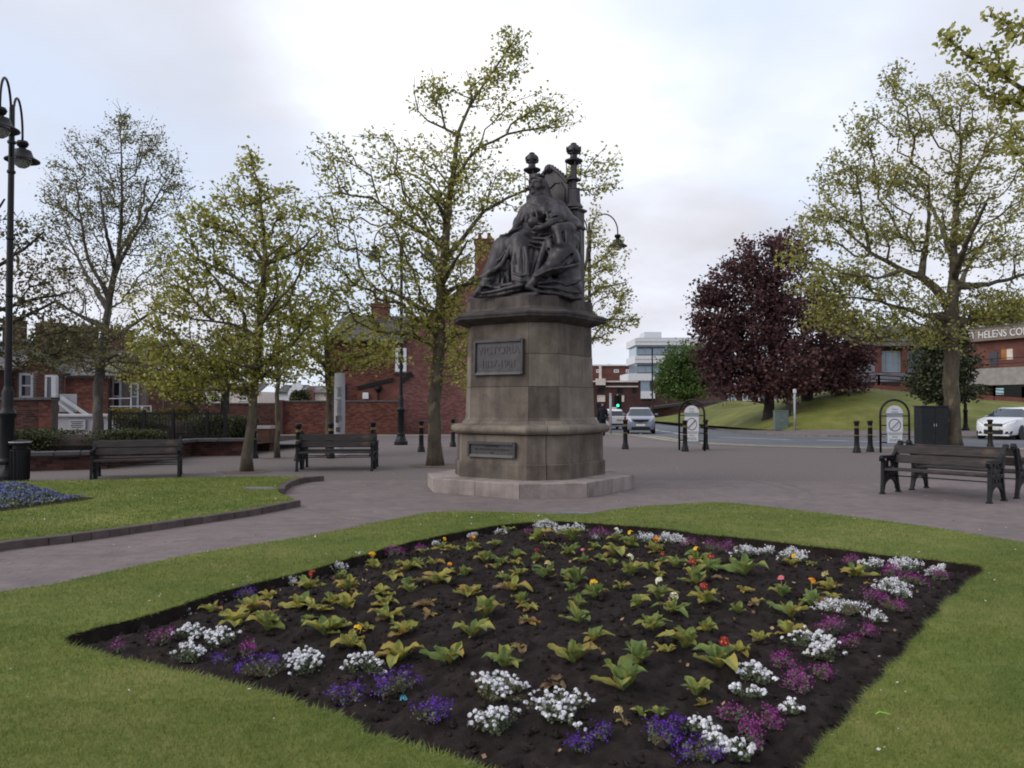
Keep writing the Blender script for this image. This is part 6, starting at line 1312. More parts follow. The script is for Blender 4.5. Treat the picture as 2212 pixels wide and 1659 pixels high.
# ---- benches: cast-iron ends, planks; stood back to back in pairs
def end_frame(x):
    m = MB(); b = lambda p, q, r=.034: m.bar((x, p[0], p[1]), (x, q[0], q[1]), .055, r * 1.25, up=(1, 0, 0))
    def poly(P, r=.034):
        for p, q in zip(P[:-1], P[1:]): b(p, q, r)
    poly([(-.285, 0), (-.265, .2), (-.25, .42), (-.25, .60)], .042)                          # front leg
    poly([(.275, 0), (.23, .15), (.20, .32), (.20, .46), (.235, .62), (.29, .80), (.34, .87), (.39, .875), (.41, .84), (.385, .82)], .045)   # rear leg and scrolled stile
    poly([(-.30, .575), (-.315, .60), (-.295, .632), (-.2, .635), (0, .625), (.1, .63), (.19, .69), (.235, .76)], .045)   # arm
    poly([(-.262, .06)] + [(-.02 + .235 * math.cos(a), .07 + .20 * math.sin(a)) for a in np.linspace(math.pi, 0, 9)] + [(.25, .06)], .030)   # arch between the legs
    poly([(-.25, .41), (.2, .40)], .04); poly([(-.24, .27), (.19, .27)], .028)
    for cy, cz, r in ((-.10, .33, .055), (.04, .33, .055), (-.03, .51, .085)): poly([(cy + r * math.cos(a), cz + r * 1.1 * math.sin(a)) for a in np.linspace(0, 2 * math.pi, 11)], .022)
    poly([(-.24, .58), (-.11, .46)], .022); poly([(.17, .60), (.05, .46)], .022); poly([(-.24, .45), (-.12, .54)], .02); poly([(.18, .46), (.06, .56)], .02)
    m.box((x, -.285, .012), (.07, .10, .024)); m.box((x, .275, .012), (.07, .10, .024)); return m
def make_bench(label):
    t = thing('park_bench', label, 'bench', (0, 0, 0), 0, 'cast-iron and timber benches on the square')
    for x in (-.85, .85): end_frame(x).build('end_frame', M_IRONB, t)
    for k, (y, z) in enumerate(((-.20, .425), (-.03, .42), (.13, .415))): m = MB(); m.cbox((0, 0, 0), (1.78, .13, .035), .006); o = m.build('seat_plank', M_WOOD, t); o.location = (0, y, z)
    for y, z, tl in ((.195, .595, -.32), (.25, .755, -.32)): m = MB(); m.cbox((0, 0, 0), (1.78, .032, .142), .006); o = m.build('back_plank', M_WOOD, t); o.location = (0, y - .03, z); o.rotation_euler = (tl, 0, 0)
    m = MB(); m.bar((-.85, .05, .30), (.85, .05, .30), .018); m.build('tie_rod', M_IRONB, t)
    return t
b0 = None
for L_, ang, sep, sc_, la, lb in ((G(1906, 1067), None, .52, 1, 'weathered bench on the right, facing the flower bed', 'weathered bench back to back behind the right-hand bench'),
                              (G(641, 1018.5), R(4), .36, 1, 'front bench of the pair left of the monument, facing the lawn', 'rear bench of the pair left of the monument, facing the brick wall'),
                              (G(196.5, 1040), R(20), .36, .95, 'front bench of the pair before the planter at far left', 'rear bench of the pair before the planter, facing the hedge')):
    if ang is None: q = G(2140, 1088) - L_; ang = math.atan2(q.y, q.x)
    ax = Vector((math.cos(ang), math.sin(ang), 0)); nv = Vector((-math.sin(ang), math.cos(ang), 0)); c = L_ + ax * (.85 * sc_) + nv * (.285 * sc_ + sep)
    for s, lab in ((-1, la), (1, lb)):
        loc = c + nv * (s * sep); rz = ang if s < 0 else ang + math.pi
        if b0 is None: b0 = make_bench(lab); b0.location = loc; b0.rotation_euler = (0, 0, rz)
        else: dup(b0, loc, rz, lab, sc_ if sc_ != 1 else None)
# ---- bollards
def make_bollard(label):
    t = thing('bollard', label, 'bollard', (0, 0, 0), 0, 'black bollards round the square')
    m = MB(); m.lathe([(.125, 0), (.125, .055), (.11, .075), (.11, .13), (.095, .16), (.085, .18), (.076, .32), (.070, .92), (.084, .94)], 14); m.build('shaft', M_BLACK, t, angle=50)
    m = MB(); m.lathe([(.087, .935), (.092, .955), (.092, .985), (.08, 1.005), (.03, 1.015)], 14); m.build('cap', M_BLACK, t, angle=50)
    for z in (.83, .79, .55): m = MB(); m.lathe([(.073, z - .008), (.079, z), (.073, z + .008)], 14); m.build('gold_band', M_GOLD, t, angle=50)
    return t
bl = None
for px, py, lab in ((1480, 975, 'black bollard in front of the left leg of the slanted zone sign'), (1524.5, 971, 'black bollard just right of the slanted zone sign'), (1351, 970, 'black bollard standing before the silver car'),
                    (1851, 978, 'left one of the two bollards beside the frontal zone sign'), (1880, 976, 'right one of the two bollards beside the frontal zone sign'), (2139.5, 970, 'black bollard in front of the white car\'s grille'),
                    (910, 976, 'black bollard between the lamp post and the tall plane trunk'), (978.5, 965, 'black bollard between the tall plane trunk and the monument'), (806, 985, 'black bollard behind the right end of the middle bench'),
                    (714.5, 990, 'black bollard next to the foot of the grey information pillar'), (644.5, 995, 'black bollard behind the left end of the middle bench'), (549, 990, 'black bollard between the leaning plane trunk and the brown bin')):
    p = G(px, py)
    if bl is None: bl = make_bollard(lab); bl.location = p
    else: dup(bl, p, 0, lab)
# ---- lamp posts with swan-neck arms
M_BOWL = NT('lamp_bowl'); M_BOWL.set((.75, .76, .78), .15, .5); M_BOWL.b.inputs['Transmission Weight'].default_value = .75; M_BOWL = M_BOWL.m
def make_lamp(label, rim, arms, fat=1.0):
    t = thing('street_lamp', label, 'street lamp', (0, 0, 0), 0, 'black swan-neck lamp posts'); top = rim + .75
    m = MB(); m.lathe([(.26, 0), (.26, .12), (.22, .16), (.17, .30), (.15, .34), (.165, .38), (.165, .42), (.14, .46)], 8); m.build('base', M_IRONB, t, angle=40)
    m = MB(); m.lathe([(.135, .45), (.125, 1.25), (.16, 1.30), (.17, 1.36), (.12, 1.42), (.10, 1.5), (.11, 1.78), (.085, 1.84), (.07, 1.9)], 12); m.build('pedestal_shaft', M_IRONB, t, angle=40)
    m = MB(); m.lathe([(.068, 1.88), (.055, top - .6), (.05, top), (.02, top + .06)], 10)
    for z in (rim * .55, rim * .72, rim - .55, rim + .05): m.lathe([(.06, z - .04), (.08, z - .02), (.08, z + .02), (.06, z + .04)], 10)
    m.build('pole', M_BLACK, t, angle=40)
    for s in arms:
        L = 1.05; m = MB(); P = [(s * .05, 0, rim - .25), (s * .06, 0, rim + .35)] + [(s * (.08 + (L - .08) / 2 * (1 - math.cos(a))), 0, rim + .5 + .62 * math.sin(a)) for a in np.linspace(0, math.pi, 13)][1:] + [(s * L, 0, rim + .36)]
        m.tube(P, .024, 7); m.build('arm', M_IRONB, t, smooth=True)
        m = MB(); m.lathe([(.03, rim + .40), (.10, rim + .39), (.125, rim + .34), (.10, rim + .28), (.06, rim + .25), (.09, rim + .22), (.17, rim + .19), (.20, rim + .10), (.23, rim + .05), (.34, rim - .015), (.34, rim - .04), (.2, rim + .02)], 18, (s * L, 0, 0)); ln = m.build('lantern', M_IRONB, t, angle=40)
        m = MB(); m.lathe([(.19, rim + .02), (.18, rim - .05), (.14, rim - .13), (.07, rim - .18), (.01, rim - .19)], 16, (s * L, 0, 0)); m.build('bowl', M_BOWL, ln, smooth=True)
    return t
lp = make_lamp('tall black lamp post with hooked arms at the left edge, beside the litter bin', 6.75, (-1, 1)); lp.location = (-10.05, 16.15, 0); lp.rotation_euler = (0, 0, math.atan2(.93, -.36)); lp.scale = (1, 1, 1)
q = G(866, 961); l2 = make_lamp('black lamp post standing before the brick house, left of the monument', 7.25, (-1, 1)); l2.location = q
q = G(1274, 966); l3 = dup(l2, q, R(8), 'black lamp post mostly hidden behind the monument, lantern showing right of the statue')
q = G(2086, 931); q = bank_at(2086, 931); l4 = dup(l2, q, R(80), 'black lamp post with its foot on the bank, rising into the dark evergreen', .82)
# ---- litter bin, brown bin, pillar, cabinets
c = G(42, 1041); t = thing('litter_bin', 'black round litter bin beside the lamp post at the left edge', 'litter bin', c)
t.scale = (.66, .66, .92)
m = MB(); m.lathe([(.24, 0), (.25, .05), (.26, .7), (.28, .72)], 16); m.build('body', M_BLACK, t, angle=40)
for k in range(16): a = k * math.pi / 8; m = MB(); m.bar((.262 * math.cos(a), .262 * math.sin(a), .06), (.27 * math.cos(a), .27 * math.sin(a), .68), .02); m.build('rib', M_BLACK, t)
m = MB(); m.lathe([(.20, .70), (.205, .80)], 12); m.lathe([(.285, .80), (.30, .82), (.30, .86), (.20, .90), (.05, .91)], 16); m.build('hood', M_IRONB, t, angle=40)
m = MB(); m.lathe([(.295, .84), (.305, .855), (.295, .87)], 16); m.build('rim', M_GREYP, t)
c = G(569, 972); t = thing('brown_bin', 'reddish brown box-shaped bin with pale lid beside the sapling', 'bin', c, R(-8)); wd = sz(47, c.y)
M_BRN = plain('brown_panel', (.085, .036, .024), .6, .25, 4)
m = MB(); m.cbox((0, 0, .36), (wd, wd * .8, .72), .02); m.build('body', M_BRN, t); m = MB(); m.loft([[Vector((sx * (wd / 2 + .03), sy * (wd * .4 + .03), .72)) for sx, sy in ((-1, -1), (1, -1), (1, 1), (-1, 1))], [Vector((sx * (wd / 2 - .05), sy * (wd * .4 - .1), .82)) for sx, sy in ((-1, -1), (1, -1), (1, 1), (-1, 1))]]); m.build('lid', M_KERB, t)
m = MB(); m.box((-.12, -wd * .4 - .012, .5), (.08, .006, .14)); m.build('label_plate', M_WHITE, t)
c = G(733, 987); t = thing('information_pillar', 'pale grey information pillar with printed panels behind the middle bench', 'pillar', c, R(-12)); M_PIL = plain('pillar_grey', (.36, .37, .40), .5, .06, 2)
m = MB(); hw = .165
def oval(z, k): return [Vector((hw * k * math.cos(a), .11 * k * math.sin(a), z)) for a in np.linspace(0, 2 * math.pi, 20, endpoint=False)]
m.loft([oval(0, .80), oval(.4, .92), oval(1.0, 1.0), oval(1.7, 1.0), oval(2.2, .97), oval(2.44, .93)]); m.build('column', M_PIL, t, angle=50)
m = MB(); m.lathe([(.26, 0), (.26, .06), (.2, .07)], 16); m.build('plinth', M_CONC, t)
m = MB(); rl = random.Random(4)
for k in range(26):
    z = 2.02 - k * .032
    if k in (9, 10): continue
    w_ = rl.uniform(.10, .14) if k not in (0, 11) else .17; m.box((.035 if k not in (0, 11) else .01, -.113, z), (w_, .006, .013))
o = m.build('printed_text', plain('print_ink', (.10, .10, .11), .7), t); o['kind'] = 'stuff'
for z, x, h, w_, cc_ in ((1.10, -.02, .20, .10, (.06, .06, .07)), (1.12, .07, .17, .08, (.12, .11, .12)), (.93, .05, .12, .12, (.20, .20, .22)), (.80, .0, .14, .12, (.07, .055, .06))):
    m = MB(); m.box((x, -.111, z), (w_, .012, h)); m.build('photo_panel', plain(f'print_{int(z*100)}', cc_, .5, .4, 25), t)
c = G(1687, 929.5); c = bank_at(1687, 928.5); t = thing('green_cabinet', 'grey-green metal utility cabinet at the foot of the grass bank', 'cabinet', c, R(-6)); M_CAB = plain('cabinet_green', (.115, .155, .14), .5, .12, 3)
wd = sz(29, c.y); hh = sz(40, c.y); m = MB(); m.cbox((0, 0, hh / 2), (wd, .45, hh), .02); m.build('body', M_CAB, t); m = MB(); m.cbox((0, 0, hh + .02), (wd + .04, .5, .05), .015); m.build('top', M_CAB, t)
for s in (-1, 1): m = MB(); m.cbox((s * wd * .24, -.232, hh * .52), (wd * .44, .014, hh * .84), .005); d_ = m.build('door', M_CAB, t); m = MB(); m.box((s * .05, -.245, hh * .5), (.02, .02, .12)); m.build('handle', M_GREYP, d_)
c = G(2012, 966.5); t = thing('black_cabinet', 'large dark street cabinet left of the thick plane trunk', 'cabinet', c, R(2)); M_CABB = plain('cabinet_black', (.012, .015, .018), .55, .3, 5, spec=.3); wd = sz(60, c.y); hh = sz(88, c.y)
m = MB(); m.cbox((0, 0, hh / 2), (wd, .5, hh), .02); m.build('body', M_CABB, t); m = MB(); m.cbox((0, 0, hh + .015), (wd + .05, .55, .04), .01); m.build('top', M_CABB, t)
for s in (-1, 1): m = MB(); m.cbox((s * wd * .245, -.257, hh * .52), (wd * .47, .014, hh * .88), .005); d_ = m.build('door', M_CABB, t); m = MB(); m.box((-s * .06 + s * .02, -.268, hh * .55), (.02, .015, .1)); m.build('handle', M_GREYP, d_)
c = bank_at(1717, 929); t = thing('sign_post', 'slim grey post with a small white plate on the grass bank', 'post', c); m = MB(); m.tube([(0, 0, -.1), (0, 0, 2.2)], .062, 10); m.build('post', M_GREYP, t, smooth=True); m = MB(); m.cbox((0, -.02, 2.27), (.17, .10, .22), .01); m.build('plate', M_WHITE, t)
c = G(1319, 937); t = thing('grey_post', 'grey pole at the kerb left of the white car', 'post', c); m = MB(); m.tube([(0, 0, 0), (0, 0, 2.3)], .075, 10); m.build('pole', M_GREYP, t, smooth=True); m = MB(); m.lathe([(.085, 2.3), (.085, 2.36), (.03, 2.4)], 10); m.build('cap', M_GREYP, t)
# ---- traffic light and tall road lamp
DTL = 64; c = Vector((X(1334, DTL), DTL, gz(DTL))); t = thing('traffic_light', 'traffic light showing green beyond the cars', 'traffic light', c); zl = Zp(876, DTL) - c.z
m = MB(); m.tube([(0, 0, 0), (0, 0, zl + .9)], .06, 8); m.build('pole', M_GREYP, t)
m = MB(); m.cbox((0, -.12, zl + .28), (.62, .05, 1.05), .02); m.build('backing_board', M_BLACK, t)
for k, mt in enumerate((emit('lamp_green', (.05, 1.0, .45), 2.2), plain('lamp_amber_off', (.06, .035, .01), .3), plain('lamp_red_off', (.06, .012, .01), .3))):
    m = MB(); m.lathe([(.11, 0), (.10, .02), (.05, .035)], 14); o = m.build('lens', mt, t); o.location = (0, -.15, zl + .29 * k); o.rotation_euler = (math.pi / 2, 0, 0)
    m = MB(); m.loft([[Vector((.13 * math.cos(a), y, zl + .29 * k + .13 * math.sin(a))) for a in np.linspace(0, math.pi, 9)] + [Vector((.12 * math.cos(a), y, zl + .29 * k + .12 * math.sin(a))) for a in np.linspace(math.pi, 0, 9)] for y in (-.15, -.30)]); m.build('visor', M_BLACK, t)
c = at(1409.5, 907.5, 76); t = thing('road_lamp', 'tall slender road lamp with one arm in front of the white offices', 'street lamp', c); h = sz(155, 76)
m = MB(); m.lathe([(.13, 0), (.12, 1.2), (.085, 1.3), (.06, h)], 8); m.build('pole', M_IRONB, t, angle=40); m = MB(); m.tube([(0, 0, h), (-.45, 0, h + .06), (-.95, 0, h + .05)], .035, 6); m.build('arm', M_IRONB, t); m = MB(); m.cbox((-1.15, 0, h + .05), (.55, .2, .12), .04); m.build('lantern', M_IRONB, t)
# ---- end-of-zone signs in hoop frames
M_SIGN = plain('sign_white', (.62, .62, .64), .45, .06, 3); M_SIGNG = plain('sign_grey', (.25, .275, .31), .5, .06, 3); M_INK = plain('sign_ink', (.16, .15, .17), .6)
def make_sign(label):
    t = thing('zone_sign', label, 'road sign', (0, 0, 0), 0, 'end-of-zone signs in black hoops'); W = .47; H = 1.20
    m = MB(); m.tube([(-W, 0, -.05), (-W, 0, H)] + [(W * math.cos(a), 0, H + W * math.sin(a)) for a in np.linspace(math.pi, 0, 15)][1:-1] + [(W, 0, H), (W, 0, -.05)], .035, 8); m.build('hoop', M_BLACK, t, smooth=True)
    w_ = .285; z0, z1 = .20, 1.245
    semi = [(w_ * math.cos(a), z1 + .245 * math.sin(a)) for a in np.linspace(0, math.pi, 13)]
    m = MB(); m.slab([Vector((x, .012, z)) for x, z in [(-w_, z0), (w_, z0)] + semi], (0, .02, 0)); m.build('back_plate', M_SIGNG, t)
    m = MB(); m.slab([Vector((x * .97, -.004, z)) for x, z in semi], (0, .012, 0)); top = m.build('top_panel', M_SIGN, t)
    for body, s, z in (('Town', .075, 1.375), ('Centre', .075, 1.29)): o = text_mesh(body, s, .002, 'sign_text', M_INK, top, (0, -.007, z), (math.pi / 2, 0, 0)); o['kind'] = 'stuff'
    m = MB(); m.cbox((0, .002, .87), (w_ * 1.86, .012, .49), .004); mid = m.build('symbol_panel', M_SIGN, t)
    m = MB(); m.loft([[Vector((r * math.cos(a), -.007, .87 + r * math.sin(a))) for r in (.175, .205)] + [Vector((r * math.cos(a), .0, .87 + r * math.sin(a))) for r in (.205, .175)] for a in np.linspace(0, 2 * math.pi, 25)], cap=False); m.bar((-.14, -.006, .74), (.14, -.006, 1.0), .012, .055, up=(0, 1, 0)); o = m.build('slashed_circle', M_INK, mid); o['kind'] = 'stuff'
    m = MB(); m.cbox((0, .002, .455), (w_ * 1.70, .012, .30), .004); lo = m.build('lower_panel', M_SIGN, t)
    m = MB(); m.box((0, -.006, .575), (.40, .004, .02)); m.build('rule', M_INK, lo)
    for body, s, z, sx in (('Zone', .085, .50, 1), ('ENDS', .115, .385, 1.25)): o = text_mesh(body, s, .002, 'sign_text', M_INK, lo, (0, -.007, z), (math.pi / 2, 0, 0), sx=sx); o['kind'] = 'stuff'
    for z in (.32, .58, .86, 1.16):
        for s in (-1, 1): m = MB(); m.bar((s * w_ * .95, .02, z), (s * (W - .02), .01, z), .035); m.build('bracket', M_BLACK, t)
    return t
s1 = make_sign('grey end-of-zone sign in a black hoop, turned sideways between two bollards'); s1.location = G(1494.5, 973); s1.rotation_euler = (0, 0, R(-42))
s2 = dup(s1, G(1933.5, 977.5), R(3), 'grey end-of-zone sign in a black hoop, facing square on behind the right bench')
# ---- planter, hedge, fence
def planter(line, label, ht=.42):
    t = thing('brick_planter', label, 'planter', (*line[0][:2], 0))
    for a, b in zip(line[:-1], line[1:]): brickwork(t, a, b, 0, ht - .07, M_BRICKD, 60, core=.25); coping(t, (a[0], a[1], 0), (b[0], b[1], 0), ht - .07, .34, .09, .5)
    a = line[-2]
    return t
pl1 = [tuple(G(x, y)[:2]) for x, y in ((-60, 1021), (230, 1012.5))]; pl2 = [tuple(G(x, y)[:2]) for x, y in ((232, 1012), (416, 985), (528, 984))]
planter(pl1, 'low brick planter with dark coping in front of the clipped hedge'); planter(pl2, 'low curved brick planter with dark coping below the black fence', .50)
sheet('planter_soil', [(pl1[0][0], pl1[0][1] + .2), (pl1[1][0], pl1[1][1] + .2), (pl2[1][0], pl2[1][1] + .2), (pl2[2][0], pl2[2][1] + .2), (pl2[2][0] + 1, 32), (-20, 32)], [], .30, M_SOIL)
L_HEDGE = leaf_mat('hedge_leaf', [(.15, (.022, .030, .012)), (.45, (.048, .060, .020)), (.75, (.095, .105, .036))], .2); L_GOLD = leaf_mat('golden_hedge_leaf', [(.15, (.10, .085, .02)), (.45, (.19, .155, .035)), (.75, (.28, .23, .06))], .25)
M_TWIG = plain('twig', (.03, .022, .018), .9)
def bush(name, label, cat, c, rad, n, lsize, leaf, seed, flat=.35):
    r = np.random.default_rng(seed); t = thing(name, label, cat, (c[0], c[1], c[2]))
    v = r.normal(0, 1, (n, 3)); v /= np.linalg.norm(v, axis=1)[:, None]; v = np.sign(v) * np.abs(v) ** flat; v /= np.max(np.abs(v), axis=1)[:, None] ** .5
    P = v * np.array(rad) * (r.random((n, 1)) ** .25); P[:, 2] = np.abs(P[:, 2]) * 1.0; P *= 1 + .10 * (vnoise(P[:, :2] + 50, 2.2, seed)[:, None] - .5); P += np.array(c)
    V, F = make_leaves(P, lsize, r); o = np_mesh('foliage', V, F, leaf, t, world=True); o['kind'] = 'stuff'
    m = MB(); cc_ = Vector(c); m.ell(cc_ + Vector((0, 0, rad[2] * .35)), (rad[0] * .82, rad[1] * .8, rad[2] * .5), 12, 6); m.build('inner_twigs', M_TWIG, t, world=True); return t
h0, h1 = G(8, 1003, .0), G(335, 1000, .0)
hc_ = Vector((X(175, 20.6), 20.9, .30)); t = bush('hedge', 'long low clipped green hedge growing in the planter at the left', 'hedge', hc_, (X(338, 20.6) - X(170, 20.6), .75, .58), 15000, .055, L_HEDGE, 3)
bush('shrub', 'dark shrubs behind the black fence', 'shrub', (X(380, 28.5), 28.8, .2), (2.1, .6, .95), 9000, .07, L_HEDGE, 4)
bush('shrub', 'dark rounded bush at the foot of the forked tree', 'shrub', (X(500, 30), 30.2, .2), (.8, .8, .9), 4000, .07, L_HEDGE, 6)
bush('golden_hedge', 'yellow-green hedge top above the black fence', 'hedge', (X(335, 36), 36, .6), (1.9, .6, .75), 7000, .08, L_GOLD, 5)
bush('shrub', 'small pale shrub in front of the white cottage above the wall', 'shrub', (X(648, 62), 62, 1.2), (.75, .6, 1.4), 1500, .2, L_HEDGE, 8, .8)
DF = 26.6; t = thing('garden_fence', 'black metal fence with close upright bars behind the low planter', 'fence', (X(235, DF), DF, .3)); zt_, zb_ = Zp(893, DF), Zp(947, DF); xa, xb = X(237, DF), X(488, DF)
def fbar(a, b, w_, nm): m = MB(); m.bar(a, b, w_); return m.build(nm, M_BLACK, t, world=True)
fbar((xa, DF, zt_), (xb, DF, zt_), .06, 'rail'); fbar((xa, DF, zb_ + .08), (xb, DF, zb_ + .08), .05, 'rail')
me = bpy.data.meshes.new('fence_bar'); mm = MB(); mm.box((0, 0, 0), (.02, .02, zt_ - zb_)); me.from_pydata(mm.v, [], mm.f); me.materials.append(M_BLACK); finish(me)
for k in range(int((xb - xa) / .10)): o = link('fence_bar', me, t); o.location = Vector((xa + .1 * k + .05, DF, (zt_ + zb_) / 2)) - t.location
for px in (238, 312, 375, 448, 487): q = X(px, DF); m = MB(); m.box((q, DF, (zt_ + .1 + .25) / 2), (.09, .09, zt_ + .1 - .25)); m.build('fence_post', M_BLACK, t, world=True)
# ---- cars
def car_paint(nm, col, metal=0.0): t = NT(nm); t.set(col, .28, .5, metal); t.b.inputs['Coat Weight'].default_value = .6; return t.m
M_TYRE = plain('tyre', (.012, .012, .012), .9, .2, 20); M_RIM = plain('alloy', (.35, .36, .38), .35, .1, 20, metal=.6); M_CGLASS = glass('car_glass', (.03, .04, .05), .04); M_TRIM = plain('dark_trim', (.012, .012, .014), .6)
M_LENS = glass('headlamp_lens', (.45, .47, .5), .1); M_REDL = plain('tail_lamp', (.25, .015, .012), .25, .1, 9); M_PLW = plain('white_plate', (.65, .65, .6), .5, .05, 3); M_PLY = plain('yellow_plate', (.55, .38, .05), .5, .05, 3)
def make_car(name, label, paint, st, wheels, front, extra=None, wr=.31):
    """st: stations along the length (y from the nose): y, sill z, belt z, roof z, half width, half width of roof"""
    t = thing(name, label, 'car'); rings = []
    for y, zb, zbelt, zr, hw, hr in st:
        P = [(hw * .55, zb), (hw * .93, zb + .02), (hw, zb + .16), (hw * 1.0, (zb + zbelt) / 2 + .1), (hw * .97, zbelt), (hr, zr - .06 if zr - zbelt > .1 else zr - .012), (hr * .86, zr)]
        rings.append([Vector((x, y, z)) for x, z in P] + [Vector((-x, y, z)) for x, z in P[::-1]])
    n = 14; vs = [p for r in rings for p in r]; body, side, wind = [], [], []
    for k in range(len(st) - 1):
        cab0, cab1 = st[k][3] - st[k][2] > .1, st[k + 1][3] - st[k + 1][2] > .1
        for j in range(n):
            q = (k * n + j, k * n + (j + 1) % n, (k + 1) * n + (j + 1) % n, (k + 1) * n + j)
            if cab0 and cab1 and j in (4, 8): side.append(q)
            elif (cab0 != cab1) and j in (4, 5, 6, 7, 8): wind.append(q)
            else: body.append(q)
    body += [tuple(range(n))[::-1], tuple((len(st) - 1) * n + i for i in range(n))]
    for nm, fs, mt in (('body', body, paint), ('side_window', side, M_CGLASS), ('windscreen', wind, M_CGLASS)):
        if not fs: continue
        us = sorted({i for f in fs for i in f}); mp = {v_: i for i, v_ in enumerate(us)}; me = bpy.data.meshes.new(nm); me.from_pydata([vs[i] for i in us], [], [tuple(mp[i] for i in f) for f in fs]); me.materials.append(mt); finish(me, angle=38); o = link(nm, me, t)
        if nm == 'body': bev = o.modifiers.new('soft', 'BEVEL'); bev.width = .035; bev.segments = 2; bev.limit_method = 'ANGLE'; bev.angle_limit = R(40)
    for y in wheels:
        for s in (-1, 1):
            hw = np.interp(y, [q[0] for q in st], [q[4] for q in st]); m = MB(); m.lathe([(wr - .07, -.10), (wr - .01, -.10), (wr, -.07), (wr, .07), (wr - .01, .10), (wr - .07, .10)], 20); o = m.build('wheel', M_TYRE, t, angle=40); o.location = (s * (hw - .10), y, wr); o.rotation_euler = (0, math.pi / 2, 0)
            m = MB(); m.lathe([(wr - .07, .075), (wr - .10, .095), (.05, .085), (.03, .105)], 14); m.lathe([(wr - .07, -.075), (wr - .10, -.095), (.05, -.085), (.03, -.105)], 14); m.build('rim', M_RIM, o, angle=30)
            m = MB(); m.lathe([(wr + .045, -.02), (wr + .045, .02)], 20); o2 = m.build('wheel_arch', M_TRIM, t); o2.location = (s * (hw - .012), y, wr + .01); o2.rotation_euler = (0, math.pi / 2, 0)
    yc = next(q[0] for q in st if q[3] - q[2] > .1)
    for s in (-1, 1): m = MB(); hw = st[len(st) // 2][4]; m.ell((s * (hw + .12), yc + .15, st[3][2] + .08), (.11, .07, .08), 10, 6); m.build('mirror', paint, t, smooth=True)
    front(t); return t
def front_silver(t):
    hwm = .83
    for s in (-1, 1):
        m = MB(); m.loft([[Vector((s * x, y, z)) for x, y, z in ((.50, -.02, .70), (.83, .22, .74), (.83, .26, .98), (.58, .10, .90))], [Vector((s * x, y - .03, z)) for x, y, z in ((.50, -.02, .70), (.83, .22, .74), (.83, .26, .98), (.58, .10, .90))]]); m.build('headlight', M_LENS, t)
    m = MB(); m.loft([[Vector(p) for p in ((-.46, y, .84), (.46, y, .84), (.38, y, .70), (0, y, .64), (-.38, y, .70))] for y in (-.045, .1)]); g_ = m.build('grille', M_TRIM, t)
    m = MB(); m.bar((-.38, -.06, .695), (0, -.075, .63), .03); m.bar((0, -.075, .63), (.38, -.06, .695), .03); m.lathe([(.09, 0), (.08, .02)], 14, (0, 0, 0)); m.build('chrome_bar', M_RIM, g_)
    m = MB(); m.cbox((0, -.05, .33), (1.05, .1, .16), .02); m.build('lower_grille', M_TRIM, t); m = MB(); m.box((0, -.065, .52), (.52, .02, .11)); m.build('number_plate', M_PLW, t)
    for s in (-1, 1): m = MB(); m.bar((s * .1, yc_s, .98), (s * .62, yc_s - .03, .985), .025); m.build('wiper', M_TRIM, t)
yc_s = .95
st_silver = [(0, .24, .66, .67, .62, .55), (.10, .20, .86, .87, .78, .66), (.45, .19, .98, .99, .84, .72), (1.0, .19, 1.03, 1.045, .85, .76), (1.75, .19, 1.02, 1.46, .85, .60), (2.3, .19, 1.02, 1.535, .85, .62), (3.2, .19, 1.04, 1.52, .85, .61), (3.85, .22, 1.06, 1.42, .83, .57), (4.05, .28, .98, 1.0, .78, .6)]
c1 = make_car('silver_car', 'silver family car coming up the road towards the square', car_paint('silver_paint', (.19, .20, .26), .4), st_silver, (.78, 3.3), front_silver)
c1.location = G(1384, 937.5); c1.location.z += .004; c1.rotation_euler = (0, 0, R(-8))
def rear_white(t):
    for s in (-1, 1): m = MB(); m.cbox((s * .70, .02, .80), (.16, .12, .34), .03); m.build('tail_light', M_REDL, t)
    m = MB(); m.box((.18, -.025, .72), (.50, .02, .11)); m.build('number_plate', M_PLY, t); m = MB(); m.box((0, -.03, .40), (1.3, .06, .10)); m.build('bumper_strip', M_TRIM, t); m = MB(); m.cbox((0, 1.4, 1.57), (.5, .16, .13), .03); m.build('roof_sign', M_PLW, t)
st_white = [(0, .26, .92, .93, .72, .6), (.06, .22, .98, 1.0, .82, .68), (.32, .20, 1.0, 1.36, .86, .58), (.8, .19, 1.0, 1.48, .86, .60), (2.0, .19, .98, 1.50, .86, .62), (2.6, .19, .96, 1.44, .86, .60), (3.3, .19, .93, .95, .85, .74), (4.2, .2, .82, .84, .80, .66), (4.4, .26, .6, .61, .66, .58)]
c2 = make_car('white_car', 'white car with roof sign driving away, half hidden by the silver car', car_paint('white_paint_car', (.60, .61, .63)), st_white, (.85, 3.55), rear_white)
c2.location = Vector((X(1333, 57.5), 57.5, gz(57.5) + .004)); c2.rotation_euler = (0, 0, R(3)); c2.scale = (.82, .95, .98)
